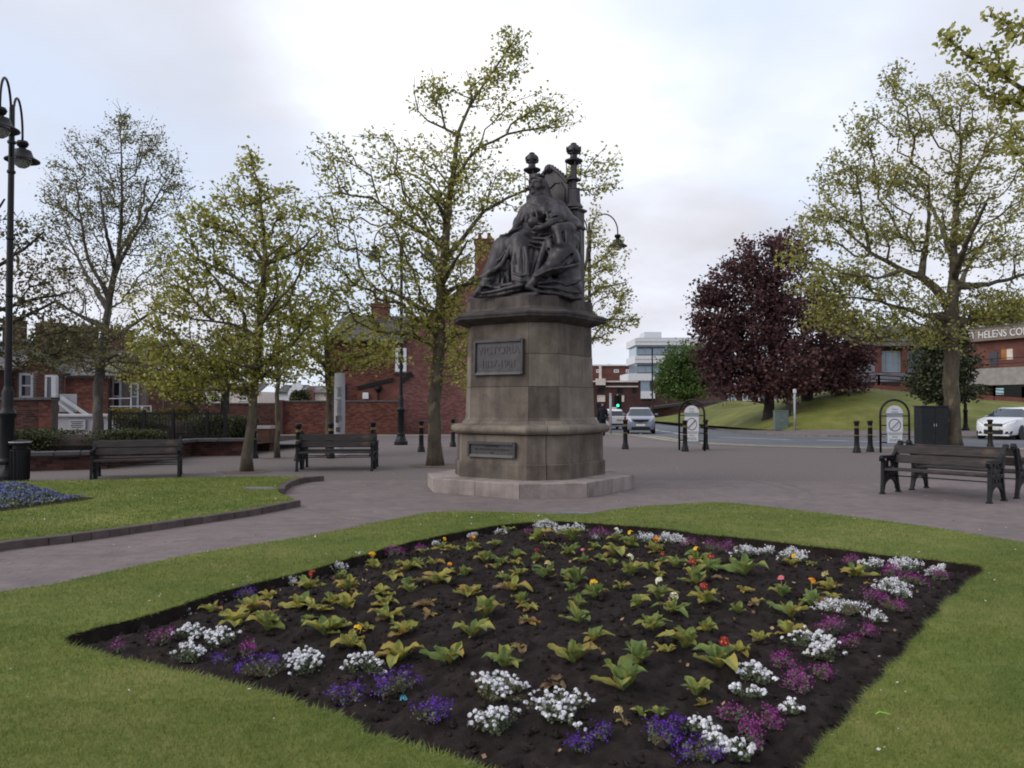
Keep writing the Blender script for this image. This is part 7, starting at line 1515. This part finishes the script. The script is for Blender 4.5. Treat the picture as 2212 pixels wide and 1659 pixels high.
def front_white(t):
    for s in (-1, 1):
        P = ((.40, .02, .70), (.80, .34, .76), (.86, .62, .92), (.72, .40, .88), (.46, .08, .76)); m = MB(); m.loft([[Vector((s * x, y - .01, z)) for x, y, z in P], [Vector((s * x * 1.01, y - .045, z + .01)) for x, y, z in P]]); m.build('headlight', M_LENS, t)
        m = MB(); m.loft([[Vector((s * x, y - dy, z)) for x, y, z in ((.46, .01, .27), (.72, .12, .27), (.76, .15, .40), (.52, .02, .38))] for dy in (0, .04)]); m.build('fog_lamp_recess', M_TRIM, t)
    for z, w_ in ((.72, .36), (.675, .37), (.63, .36)): m = MB(); m.box((0, -.015, z), (w_ * 2, .06, .018)); m.build('grille_bar', M_RIM if z != .675 else M_TRIM, t)
    m = MB(); m.cbox((0, -.01, .36), (.8, .08, .2), .03); m.build('lower_grille', M_TRIM, t); m = MB(); m.cbox((0, -.0, .675), (.76, .06, .13), .02); m.build('grille', M_TRIM, t); m = MB(); m.box((0, -.04, .50), (.52, .03, .11)); m.build('number_plate', M_PLW, t)
    m = MB(); m.cbox((0, .02, .21), (1.3, .14, .05), .015); m.build('front_lip', M_WHITE, t)
st_wh2 = [(0, .24, .62, .63, .52, .46), (.05, .20, .74, .75, .66, .56), (.22, .19, .82, .83, .80, .66), (.60, .19, .92, .94, .88, .74), (1.25, .19, 1.0, 1.02, .90, .80), (2.05, .19, .99, 1.40, .90, .60), (2.7, .19, .99, 1.48, .90, .62), (3.5, .19, 1.02, 1.43, .89, .58), (4.15, .22, 1.04, 1.20, .86, .55), (4.35, .28, .9, .92, .8, .6)]
c3 = make_car('white_hatchback', 'white hatchback entering at the right edge, behind the right bench', car_paint('bright_white_paint', (.74, .75, .77)), st_wh2, (.86, 3.5), front_white)
c3.location = G(2146, 950); c3.location.z += .004; c3.rotation_euler = (0, 0, R(-50))
# ---- person walking away down the pavement
per = SDF((-.45, -.35, -.02), (.45, .35, 1.85), .022)
per.cone((.09, .10, .06), (.10, .02, .48), .065, .075); per.cone((.10, .02, .48), (.10, 0, .90), .08, .11); per.cone((-.09, -.16, .08), (-.10, -.02, .50), .06, .07); per.cone((-.10, -.02, .50), (-.10, 0, .90), .08, .11)
per.cone((.09, .12, .05), (.09, -.06, .04), .045, .04, .03); per.cone((-.09, -.14, .06), (-.09, -.28, .05), .045, .04, .03)
per.ell((0, 0, .92), (.19, .13, .16)); per.cone((0, 0, .95), (0, .0, 1.36), .16, .17, .06); per.cone((-.17, .0, 1.38), (.17, .0, 1.38), .075, .075, .06)
for s in (-1, 1): per.cone((s * .21, .0, 1.36), (s * .26, .06 * s, 1.10), .07, .06); per.cone((s * .26, .06 * s, 1.10), (s * .24, -.08 - .06 * s, .88), .058, .045); per.ell((s * .24, -.10 - .06 * s, .82), (.03, .04, .055), .02)
per.cone((0, .0, 1.44), (0, -.01, 1.54), .065, .06); per.ell((0, 0, 1.63), (.095, .115, .125), .03); per.ell((0, .04, 1.60), (.125, .12, .16), .04); per.cone((0, .06, 1.48), (0, .04, 1.56), .12, .12, .05)
V, Fc = per.mesh(); pr = thing('person', 'person in a black hooded coat and dark trousers walking away beside the monument', 'person', Vector((X(1301, 43.5), 43.5, gz(43.5) + .006)), R(0))
np_mesh('body', V, Fc, plain('black_coat', (.010, .011, .016), .85, .3, 8), pr, True)
m = MB(); m.ell((0, -.085, 1.63), (.06, .03, .085), 10, 7); m.build('face', plain('skin', (.35, .20, .15), .6, .05, 5), pr, smooth=True)
# ================================================================== FLOWERS OF THE BED
CB_ = lambda x, y: (702 + x * .3418, 1107 + y * .3418)          # three enlargements the plants were read from
CC_ = lambda x, y: (1404.1 + x * .36524, 1053.1 + y * .36524)
CA_ = lambda x, y: (x * .3489, 1080.1 + y * .3489)
def mk_prim(name, mid, edge, spot):
    t = NT(name); v = t.tc('Object'); s = t.n('ShaderNodeSeparateXYZ'); t.l(v, s.inputs[0])
    ax = t.math('ABSOLUTE', s.outputs[0]); f = t.math('ADD', t.math('MULTIPLY', ax, 2.6), t.math('MULTIPLY', t.noise(t.pos(), 30, 3), .75)); f = t.math('ADD', f, t.math('MULTIPLY', t.n('ShaderNodeObjectInfo').outputs['Random'], .35))
    c = t.ramp(f, [(.45, mid), (.78, edge), (.98, spot)])
    rib = t.ramp(ax, [(.02, .45), (.05, 0.0)]); c = t.mix(rib, c, (.30, .36, .16))
    t.set(c, .55, .3); w_ = t.n('ShaderNodeTexWave'); w_.inputs['Scale'].default_value = 9; w_.inputs['Distortion'].default_value = 3; w_.bands_direction = 'Y'; t.l(v, w_.inputs[0])
    h = t.math('ADD', t.math('MULTIPLY', w_.outputs[1], .6), t.noise(v, 26, 3)); t.bump(h, .7, .05)
    tr = t.n('ShaderNodeBsdfTranslucent'); t.l(c, tr.inputs[0]); ms = t.n('ShaderNodeMixShader'); ms.inputs[0].default_value = .25; t.l(t.b.outputs[0], ms.inputs[1]); t.l(tr.outputs[0], ms.inputs[2]); t.l(ms.outputs[0], t.o.inputs[0]); return t.m
PM_ = [mk_prim('primrose_green', (.20, .33, .10), (.29, .40, .115), (.46, .50, .13)), mk_prim('primrose_yellow_green', (.36, .43, .10), (.54, .55, .12), (.72, .58, .14)),
       mk_prim('primrose_yellow', (.46, .42, .075), (.64, .48, .09), (.60, .36, .13)), mk_prim('primrose_withered', (.44, .30, .16), (.52, .35, .20), (.32, .19, .11))]
def prim_leaf(kind, mat, r):
    """one crinkled primrose leaf, one unit long, base at the origin, along +y"""
    nx, ny = 5, 8; V = []
    for j in range(ny):
        t = j / (ny - 1); wd = (.045 if j == 0 else .05 + .165 * math.sin(math.pi * min(1, (t ** .85) * .93)) ** .9) * (1 - .75 * max(0, t - .88) / .12)
        if kind == 0: y, z = t * .96, .10 * t - .16 * t * t                                # fairly straight
        elif kind == 1: a = t * 1.15; y, z = math.sin(a) / 1.15 * 1.0, .42 * math.sin(t * 2.6) * .6 - .12 * t * t   # arching
        elif kind == 2: y, z = t * .95, .24 * math.sin(t * 3.0) - .22 * t * t             # drooping tip
        else: y, z = t * .8, .16 * math.sin(t * 5) * t - .05                              # curled
        for i in range(nx):
            s = i / (nx - 1) * 2 - 1; wv = .045 * math.sin(t * 13 + s * 2 + kind) * abs(s) + r.uniform(-.012, .012)
            V.append((s * wd * (1 + (r.uniform(-.08, .08) if abs(s) == 1 else 0)), y + r.uniform(-.008, .008), z + (.11 if kind != 3 else .22) * abs(s) ** 1.4 * (1 - .4 * t) + wv))
    F = [(j * nx + i, j * nx + i + 1, (j + 1) * nx + i + 1, (j + 1) * nx + i) for j in range(ny - 1) for i in range(nx - 1)]
    me = bpy.data.meshes.new('leaf'); me.from_pydata(V, [], F); me.materials.append(mat); finish(me, True, fixn=False); return me
rl = random.Random(17)
PL = {(k, m): [prim_leaf(k, PM_[m], rl) for _ in range(2)] for k in range(4) for m in range(4)}
M_STALK = plain('flower_stalk', (.18, .22, .08), .6, .2, 8); M_DRYST = plain('dry_stalk', (.36, .27, .15), .8, .2, 8)
FC = {'Y': plain('yellow_petal', (.80, .46, .01), .5, .12, 30), 'O': plain('orange_petal', (.72, .26, .01), .5, .15, 30), 'R': plain('red_petal', (.26, .008, .012), .5, .25, 30), 'K': plain('pink_petal', (.68, .16, .22), .5, .15, 30), 'W': plain('cream_petal', (.72, .68, .48), .5, .1, 30), 'D': plain('dried_petal', (.42, .34, .14), .8, .2, 30)}
M_EYE = plain('flower_eye', (.75, .45, .03), .6)
def flower_cluster(mat, r, n=5, rad=.017):
    m = MB()
    for k in range(n):
        a = 2 * math.pi * k / n + r.uniform(-.3, .3); el = r.uniform(.2, 1.0) if k else 1.4; d = Vector((math.cos(a) * math.cos(el), math.sin(a) * math.cos(el), math.sin(el))); c = d * .022; x = d.cross(Vector((.3, .2, 1))).normalized(); y = d.cross(x)
        for p in range(5):
            b = 2 * math.pi * p / 5; u_ = x * math.cos(b) + y * math.sin(b); w_ = x * -math.sin(b) + y * math.cos(b)
            m.add([c, c + u_ * rad * .7 - w_ * rad * .55 + d * .003, c + u_ * rad * 1.25 - w_ * rad * .25 + d * r.uniform(-.004, .004), c + u_ * rad * 1.25 + w_ * rad * .25 + d * r.uniform(-.004, .004), c + u_ * rad * .7 + w_ * rad * .55 + d * .003], [(0, 1, 2, 3, 4)], 0)
        q = c + d * .002; m.add([q + (x * math.cos(b) + y * math.sin(b)) * rad * .3 for b in np.linspace(0, 2 * math.pi, 7)[:-1]], [(0, 1, 2, 3, 4, 5)], 1)
    me = bpy.data.meshes.new('flower_head'); me.from_pydata(m.v, [], m.f); me.materials.append(mat); me.materials.append(M_EYE if mat not in (FC['W'], FC['D']) else mat); me.polygons.foreach_set('material_index', m.m); finish(me, fixn=False); return me
FM = {k: [flower_cluster(v, rl) for _ in range(2)] for k, v in FC.items()}
def primrose(pos, wd, kind, flower, label):
    t = thing('primrose', label, 'primrose', pos, rl.uniform(0, 6.28), 'primroses in the flower bed'); L = wd * (.76 if kind == 'g' else .70)
    n = {'g': rl.randint(9, 13), 'y': rl.randint(10, 14), 't': rl.randint(6, 8)}[kind]
    for i in range(n):
        q = i / max(1, n - 1)                                    # 0 inner and upright, 1 outer and flat
        if kind == 'g': m_ = 0 if q < .55 else rl.choice((0, 0, 1, 1, 2 if q > .85 else 1)); el = 1.35 - 1.0 * q
        elif kind == 'y': m_ = (0 if rl.random() < .45 else 1) if q < .3 else rl.choice((1, 1, 1, 2, 3 if q > .8 else 1)); el = 1.05 - .9 * q
        else: m_ = rl.choice((3, 3, 2, 1)); el = .6 - .6 * q
        k = 3 if (m_ == 3 or rl.random() < .08) else (0 if q < .3 else rl.choice((0, 1, 1, 2)))
        o = link('leaf', rl.choice(PL[(k, m_)]), t); s = L * rl.uniform(.6, 1.2) * (.72 + .35 * q); o.scale = (s * rl.uniform(.9, 1.2), s, s)
        o.rotation_euler = (max(-.08, el + rl.uniform(-.18, .18)), rl.uniform(-.2, .2), i * 2.4 + rl.uniform(-.35, .35)); a = o.rotation_euler.z; o.location = (-math.sin(a) * .008, math.cos(a) * .008, .004)
    if flower != 'n':
        for j in range(2 if flower in 'YO' and rl.random() < .35 else 1):
            h = L * rl.uniform(.55, .85) + .02; dx, dy = rl.uniform(-.03, .03), rl.uniform(-.04, .02); m = MB(); m.tube([(0, 0, 0), (dx * .5, dy * .3, h * .55), (dx, dy, h)], [.005, .004, .003], 5); st_ = m.build('stalk', M_DRYST if flower == 'D' else M_STALK, t, smooth=True)
            o = link('flower_head', rl.choice(FM[flower]), t); o.location = (dx, dy, h); o.scale = (min(1.05, max(.75, L / .15)),) * 3; o.rotation_euler = (rl.uniform(-.1, .7), rl.uniform(-.3, .3), rl.uniform(0, 6))
    return t
PRIM = [(CB_, [(1150, 130, 90, 'g', 'n'), (1340, 185, 170, 'g', 'n'), (1560, 185, 170, 'g', 'n'), (1840, 180, 100, 'g', 'W'), (1925, 215, 120, 'g', 'Y'), (1700, 240, 110, 'g', 'n'), (1840, 275, 200, 'y', 'n'), (925, 250, 130, 'g', 'O'), (740, 225, 90, 'y', 'Y'),
   (620, 260, 70, 'g', 'n'), (1075, 215, 90, 'g', 'n'), (1400, 225, 90, 'g', 'n'), (310, 360, 150, 'y', 'Y'), (520, 370, 170, 'y', 'n'), (700, 330, 110, 'y', 'n'), (600, 345, 80, 'g', 'n'), (800, 380, 80, 't', 'O'), (890, 400, 120, 'g', 'n'), (1210, 290, 130, 'g', 'n'), (1335, 310, 110, 'g', 'R'),
   (1540, 265, 130, 'g', 'n'), (1640, 325, 110, 'g', 'K'), (2090, 250, 140, 'y', 'O'), (2130, 320, 70, 'g', 'R'), (1010, 315, 130, 'g', 'n'), (1080, 360, 90, 'g', 'n'), (1230, 395, 120, 'y', 'n'), (1395, 425, 170, 'g', 'D'), (1590, 450, 200, 'g', 'n'), (1930, 400, 180, 'g', 'W'), (2060, 370, 110, 'g', 'n'),
   (1140, 440, 100, 'g', 'n'), (420, 425, 140, 'y', 'n'), (710, 450, 210, 'y', 'n'), (150, 490, 210, 'y', 'n'), (350, 525, 160, 'y', 'n'), (540, 510, 150, 'g', 'n'), (915, 530, 190, 'y', 'n'), (1185, 500, 190, 'y', 'n'), (1710, 540, 170, 'g', 'Y'), (1870, 490, 120, 'g', 'n'), (2110, 550, 170, 'g', 'W'),
   (140, 610, 210, 'y', 'n'), (385, 590, 160, 'y', 'n'), (640, 585, 140, 't', 'n'), (1235, 580, 150, 'g', 'n'), (1600, 590, 130, 'g', 'n'), (380, 680, 220, 'y', 'n'), (655, 650, 130, 't', 'n'), (1010, 665, 230, 'g', 'n'), (1275, 690, 150, 't', 'n'), (1610, 700, 230, 'g', 'n'), (1975, 600, 140, 'g', 'n'),
   (60, 740, 150, 'g', 'n'), (165, 850, 200, 'y', 'Y'), (265, 745, 120, 'y', 'n'), (490, 770, 190, 'y', 'n'), (930, 790, 210, 'g', 'n'), (1240, 855, 150, 't', 'n'), (1700, 820, 180, 'g', 'n'), (2080, 745, 230, 'g', 'n'), (475, 935, 250, 'y', 'n'), (785, 965, 290, 'g', 'n'), (1130, 985, 250, 'g', 'n'),
   (1570, 955, 260, 'g', 'n'), (1975, 960, 230, 'g', 'n'), (1440, 1095, 220, 't', 'n'), (1885, 1125, 350, 'g', 'n'), (1995, 1285, 110, 'g', 'n'), (1890, 1325, 90, 't', 'D'), (2160, 890, 130, 'y', 'n'), (2110, 1290, 110, 'g', 'n')]),
  (CC_, [(290, 455, 150, 'g', 'Y'), (150, 480, 140, 'g', 'n'), (350, 500, 150, 'g', 'R'), (560, 520, 220, 'g', 'n'), (840, 465, 110, 'y', 'Y'), (950, 460, 60, 'y', 'n'), (1220, 530, 170, 'y', 'n'), (1060, 605, 150, 'y', 'D'), (270, 575, 200, 'g', 'R'), (325, 690, 200, 'y', 'R'), (780, 645, 150, 'g', 'K'),
   (135, 745, 190, 'g', 'W'), (520, 745, 120, 'g', 'n'), (960, 700, 200, 'g', 'O'), (1080, 680, 130, 'y', 'n'), (620, 690, 110, 't', 'n'), (830, 765, 180, 'g', 'n'), (810, 865, 190, 'y', 'n'), (340, 855, 150, 'g', 'n'), (210, 950, 220, 'g', 'n'), (420, 1070, 260, 'g', 'R'), (540, 985, 150, 'y', 'n'), (650, 910, 130, 'y', 'n'), (270, 1235, 200, 'g', 'n'), (320, 1290, 110, 'y', 'n')]),
  (CA_, [(1310, 695, 140, 'y', 'n'), (1560, 695, 200, 'y', 'n'), (1450, 775, 210, 'y', 'n'), (1655, 805, 220, 'g', 'n'), (1910, 550, 170, 'y', 'R'), (1860, 675, 210, 'y', 'n'), (2060, 640, 160, 'y', 'n'), (1905, 765, 100, 'g', 'n'), (2010, 835, 200, 'g', 'n'), (2110, 495, 120, 'g', 'n'), (1660, 615, 130, 'y', 'n')])]
plants = []
for f, L in PRIM:
    for x, y, w_, k, fl in L:
        px, py = f(x, y); p = bed_pt(px, py); plants.append([p, sz(w_ * (.3418 if f is CB_ else .36524 if f is CC_ else .3489), p.y), k, fl, px])
rx_ = random.Random(33)
for b in [q for q in plants if q[0].y > 5.6][::3]:
    a = rx_.uniform(0, 6.28); p = b[0] + Vector((math.cos(a), math.sin(a), 0)) * rx_.uniform(.18, .3); p.z = float(bed_h(np.array([[p.x, p.y]]))[0])
    if inside(np.array([[p.x, p.y]]), BED)[0] and edge_dist(np.array([[p.x, p.y]]), BED)[0] > .35 and min((p - q[0]).length for q in plants) > .14: plants.append([p, rx_.uniform(.10, .16), rx_.choice('ggyt'), 'n', p.x / p.y * F_PX + IW / 2])
band_of = lambda y: 0 if y < 4.55 else 1 if y < 5.2 else 2 if y < 6.0 else 3 if y < 6.9 else 4 if y < 8.0 else 5
BAND = ['nearest the front of the bed', 'in the second row from the front', 'across the near half of the bed', 'across the middle of the bed', 'across the far half of the bed', 'along the back of the bed']
KN = {'g': 'leafy green', 'y': 'yellowing', 't': 'withered tan-edged'}; FN = {'n': '', 'Y': 'with yellow flower', 'O': 'with orange flower', 'R': 'with red flower', 'K': 'with pink flower', 'W': 'with cream flower', 'D': 'with dried flower stalk'}
def label_all(items, key, text):
    """unique labels: within a band and look, ranked from the left"""
    gr = {}
    for it in items: gr.setdefault(key(it), []).append(it)
    for k, L in gr.items():
        L.sort(key=lambda it: it[-1])
        for i, it in enumerate(L): it.append(text(it, None if len(L) == 1 else i, len(L)))
def ptext(it, i, n):
    a = f"{KN[it[2]]} primrose{' ' + FN[it[3]] if it[3] != 'n' else ''}"; b = BAND[band_of(it[0].y)]
    if i is None: return f'only {a} {b}'
    return f"{a}, {'leftmost' if i == 0 else 'rightmost' if i == n - 1 else ordinal(i) + ' from left'} {b}"
label_all(plants, lambda it: (band_of(it[0].y), it[2], it[3]), ptext)
for p, wd, k, fl, px, lab in plants: primrose(p + Vector((0, 0, -.004)), wd, k, fl, lab)

# ---- edging clumps: white, magenta and violet
M_WPET = plain('white_petal', (.74, .73, .76), .55, .06, 20, pervar=.12); M_MPET = plain('magenta_petal', (.25, .025, .20), .6, .3, 20, pervar=.5); M_VPET = plain('violet_petal', (.095, .02, .29), .6, .3, 20, pervar=.5)
M_GREYL = plain('grey_green_leaf', (.125, .15, .085), .7, .3, 20, pervar=.4); M_TANS = plain('dead_stem', (.27, .20, .12), .85, .25, 20, pervar=.3)
def head_mesh(mat, r, n=13, rad=.0105, ps=.0052):
    V = []
    for k in range(n):
        d = Vector((r.gauss(0, 1), r.gauss(0, 1), abs(r.gauss(0, .9)) + .1)).normalized(); c = d * rad * r.uniform(.6, 1.1); x = d.cross(Vector((r.random(), r.random(), .3))).normalized() * ps * r.uniform(.8, 1.3); y = d.cross(x)
        V += [c - x - y, c + x - y * .8, c + x * .9 + y, c - x + y * .9]
    me = bpy.data.meshes.new('flower_head'); me.from_pydata(V, [], [(4 * i, 4 * i + 1, 4 * i + 2, 4 * i + 3) for i in range(n)]); me.materials.append(mat); finish(me, fixn=False); return me
HM = [head_mesh(M_WPET, rl) for _ in range(4)]
def np_quads(C, size, r, up=0.0):
    n = len(C); a = r.normal(0, 1, (n, 3)); a /= np.linalg.norm(a, axis=1)[:, None]; b = np.cross(a, r.normal(0, 1, (n, 3))); b /= np.linalg.norm(b, axis=1)[:, None]; s = size * r.uniform(.6, 1.3, (n, 1)); return np.stack([C - a * s, C - b * s * .8, C + a * s, C + b * s * .8], 1).reshape(-1, 3)
CLUMPS = [('W', CB_, [(1405, 110, 120), (1560, 130, 120), (2030, 190, 100), (2180, 205, 110), (1690, 175, 50), (1855, 145, 45), (250, 330, 130), (85, 385, 110), (690, 225, 70), (1110, 140, 60), (945, 165, 60), (240, 1010, 190), (1030, 1180, 360), (1120, 1395, 300), (1480, 1290, 330)]),
          ('W', CC_, [(125, 335, 120), (560, 405, 130), (700, 400, 80), (850, 440, 140), (1310, 485, 120), (1510, 505, 170), (1715, 525, 110), (1390, 615, 160), (1480, 650, 90), (1150, 755, 240), (1305, 795, 100), (940, 950, 230), (1080, 1025, 200), (630, 1150, 220), (580, 1255, 150), (820, 1330, 130), (300, 1460, 170), (340, 1545, 150), (490, 1545, 120), (520, 1615, 190)]),
          ('W', CA_, [(1740, 545, 140), (1520, 590, 60), (1110, 715, 140), (1170, 850, 180), (835, 810, 85), (1160, 1000, 190), (1390, 900, 230), (2080, 440, 100), (1950, 1050, 300)]),
          ('M', CB_, [(440, 280, 130), (600, 250, 80), (1240, 108, 90), (1740, 168, 120), (1290, 135, 60)]),
          ('M', CC_, [(240, 352, 90), (370, 372, 110), (465, 362, 70), (1200, 465, 120), (1450, 530, 130), (1550, 572, 120), (1700, 550, 110), (1300, 685, 160), (1430, 725, 140), (1080, 865, 180), (1260, 865, 130), (1180, 950, 130), (760, 1055, 160), (850, 1145, 150), (1010, 1125, 150), (910, 1215, 180), (490, 1375, 160), (690, 1415, 180), (620, 1535, 160), (560, 1460, 130)]),
          ('M', CA_, [(1310, 662, 110), (1920, 490, 140), (750, 945, 90), (1020, 885, 130), (1520, 970, 160)]),
          ('V', CB_, [(140, 1200, 200), (440, 1130, 250), (630, 1320, 290), (1620, 1500, 200), (1760, 1435, 120), (2090, 1460, 230)]),
          ('V', CC_, [(80, 1510, 150), (270, 1615, 240), (150, 1440, 100)]), ('V', CA_, [(1640, 1085, 250), (1360, 1010, 70), (1530, 612, 120)])]
cl = []
for c_, f, L in CLUMPS:
    for x, y, w_ in L:
        px, py = f(x, y); p = bed_pt(px, py); cl.append([p, sz(w_ * (.3418 if f is CB_ else .36524 if f is CC_ else .3489), p.y), c_, px])
def side_of(p):
    if p.y > 7.3 and p.x < 2.2: return 'along the back edge of the bed'
    if p.x < -.9: return 'along the left edge of the bed'
    if p.y < 4.3 and p.x < 1.0: return 'along the front edge of the bed'
    return 'along the right edge of the bed'
CN = {'W': 'white flower clump', 'M': 'magenta aubrieta clump', 'V': 'violet-blue aubrieta clump'}
label_all(cl, lambda it: (side_of(it[0]), it[2]), lambda it, i, n: (f'only {CN[it[2]]} {side_of(it[0])}' if i is None else f"{CN[it[2]]}, {'leftmost' if i == 0 else 'rightmost' if i == n - 1 else ordinal(i) + ' from left'} {side_of(it[0])}"))
for ci, (p, wd, c_, px, lab) in enumerate(cl):
    r = np.random.default_rng(500 + ci); t = thing({'W': 'white_alyssum', 'M': 'magenta_aubrieta', 'V': 'violet_aubrieta'}[c_], lab, 'flower clump', p, 0, {'W': 'white clumps edging the bed', 'M': 'magenta clumps edging the bed', 'V': 'violet clumps edging the bed'}[c_])
    R0 = wd * (.68 if c_ == 'W' else .60); hgt = min(.11, R0 * .62 + .02); big = p.y < 5.6 and c_ == 'W'
    nh = int(np.clip((wd / .020) ** 1.5 * (1.45 if c_ == 'W' else .85 if c_ == 'V' else 1.1), 14, 120)); nlb = 2 + int(wd / .11); la = r.uniform(0, 6.28, nlb); lr_ = r.uniform(.2, .72, nlb) * R0; lc = np.column_stack([np.cos(la) * lr_ * 1.15, np.sin(la) * lr_ * .85]); k = r.integers(0, nlb, nh); xy = lc[k] + r.normal(0, .26 * R0, (nh, 2)); q = np.clip(np.linalg.norm(xy, axis=1) / R0, 0, 1.25)
    C = np.column_stack([xy, hgt * (1 - .42 * q ** 2) * r.uniform(.55, 1.2, nh) * r.uniform(.7, 1.1, nlb)[k]])
    nl = int(nh * 16); k = r.integers(0, nh, nl); u_ = r.random((nl, 1)); Lp = C[k] * np.column_stack([.25 + .75 * u_, .25 + .75 * u_, u_ * .95]) + r.normal(0, .009, (nl, 3)); Lp[:, 2] = np.abs(Lp[:, 2]); V = np_quads(Lp, .0085, r)
    o = np_mesh('foliage', V, np.arange(len(V)).reshape(-1, 4), M_GREYL, t); o['kind'] = 'stuff'
    ns = nh * (9 if ci % 3 == 0 or c_ == 'V' else 3); k = r.integers(0, nh, ns); b0_ = C[k] * np.array((.15, .15, 0)) + r.normal(0, .006, (ns, 3)) * np.array((1, 1, 0)); e0 = C[k] + r.normal(0, .007, (ns, 3)); wv = r.normal(0, 1, (ns, 3)); wv /= np.linalg.norm(wv, axis=1)[:, None]; V = np.stack([b0_ - wv * .0012, b0_ + wv * .0012, e0], 1).reshape(-1, 3)
    o = np_mesh('stems', V, np.arange(len(V)).reshape(-1, 3), M_TANS if (ci % 3 == 0 or c_ == 'V') else M_GREYL, t); o['kind'] = 'stuff'
    if big:
        for c in C: o = link('flower_head', rl.choice(HM), t); o.location = tuple(c); o.rotation_euler = (rl.uniform(-.4, .4), rl.uniform(-.4, .4), rl.uniform(0, 6.28)); o.scale = (rl.uniform(.8, 1.25),) * 3
    else:
        per = {'W': 15, 'M': 11, 'V': 13}[c_]; k = np.repeat(np.arange(nh), per); Pp = C[k] + r.normal(0, .010 if c_ == 'W' else .016, (len(k), 3)); V = np_quads(Pp, .0068 if c_ == 'W' else .0062, r)
        o = np_mesh('blossom', V, np.arange(len(V)).reshape(-1, 4), {'W': M_WPET, 'M': M_MPET, 'V': M_VPET}[c_], t); o['kind'] = 'stuff'
# ---- blue forget-me-nots in the left bed, and bits of litter
r = np.random.default_rng(9); BA = np.array(BLUE); n = 26000; Pn = np.column_stack([r.uniform(BA[:, 0].min(), BA[:, 0].max(), n), r.uniform(BA[:, 1].min(), BA[:, 1].max(), n)]); Pn = Pn[inside(Pn, BLUE) & (edge_dist(Pn, BLUE) > .12)]
hgt = .05 + .10 * vnoise(Pn + 40, 3.5, 8) * np.clip(edge_dist(Pn, BLUE) / .5, .3, 1); m_ = vnoise(Pn + 60, 1.7, 12); k = r.random(len(Pn))
M_BLUE = plain('forget_me_not_blue', (.12, .14, .32), .6, .25, 10, pervar=.5); P3 = np.column_stack([Pn, .06 + hgt * r.uniform(.75, 1.1, len(Pn))]); bl_ = (k < .5) & (m_ > .22)
V = np_quads(P3[bl_], .017, r); o = np_mesh('blue_flowers', V, np.arange(len(V)).reshape(-1, 4), M_BLUE); o['kind'] = 'stuff'
V = np_quads(np.column_stack([Pn[~bl_], .06 + hgt[~bl_] * r.uniform(.1, .95, (~bl_).sum())]), .024, r); o = np_mesh('forget_me_not_foliage', V, np.arange(len(V)).reshape(-1, 4), M_GREYL); o['kind'] = 'stuff'
m = MB(); rr = random.Random(6)
for k in range(7): a = k * .9; m.add([(math.cos(a) * .02, math.sin(a) * .016, .002 + .012 * (k % 2)), (math.cos(a + .8) * .024, math.sin(a + .8) * .02, .006), (math.cos(a + .4) * .01, math.sin(a + .4) * .012, .028)], [(0, 1, 2)])
o = m.build('sweet_wrapper', plain('wrapper_blue', (.08, .38, .52), .3, .2, 60, spec=.6)); o.location = bed_pt(871, 1521) + Vector((0, 0, .02)); tag(o, 'small crumpled turquoise sweet wrapper on the soil among violet flowers', 'litter')
m = MB(); m.tube([(-.03, 0, .004), (-.01, .006, .012), (.01, .002, .01), (.035, -.006, .005)], [.0025, .003, .003, .002], 5); o = m.build('plastic_strip', plain('lime_plastic', (.25, .62, .06), .4, .1, 5)); p = G(1905, 1544, LZ + .015); o.location = p; tag(o, 'tiny lime green plastic strip on the lawn right of the bed', 'litter')
M_DEADL = plain('dead_leaf', (.34, .22, .13), .8, .25, 20, pervar=.5); n = 170; C = np.column_stack([r.uniform(x0, x1, 900), r.uniform(y0, y1, 900)]) if False else None
C = np.column_stack([r.uniform(BEDA[:, 0].min(), BEDA[:, 0].max(), 700), r.uniform(BEDA[:, 1].min(), BEDA[:, 1].max(), 700)]); C = C[inside(C, BED)][:230]; V = np_quads(np.column_stack([C, soil_z(C) + .012]), .016, r); o = np_mesh('dead_leaves', V, np.arange(len(V)).reshape(-1, 4), M_DEADL); o['kind'] = 'stuff'
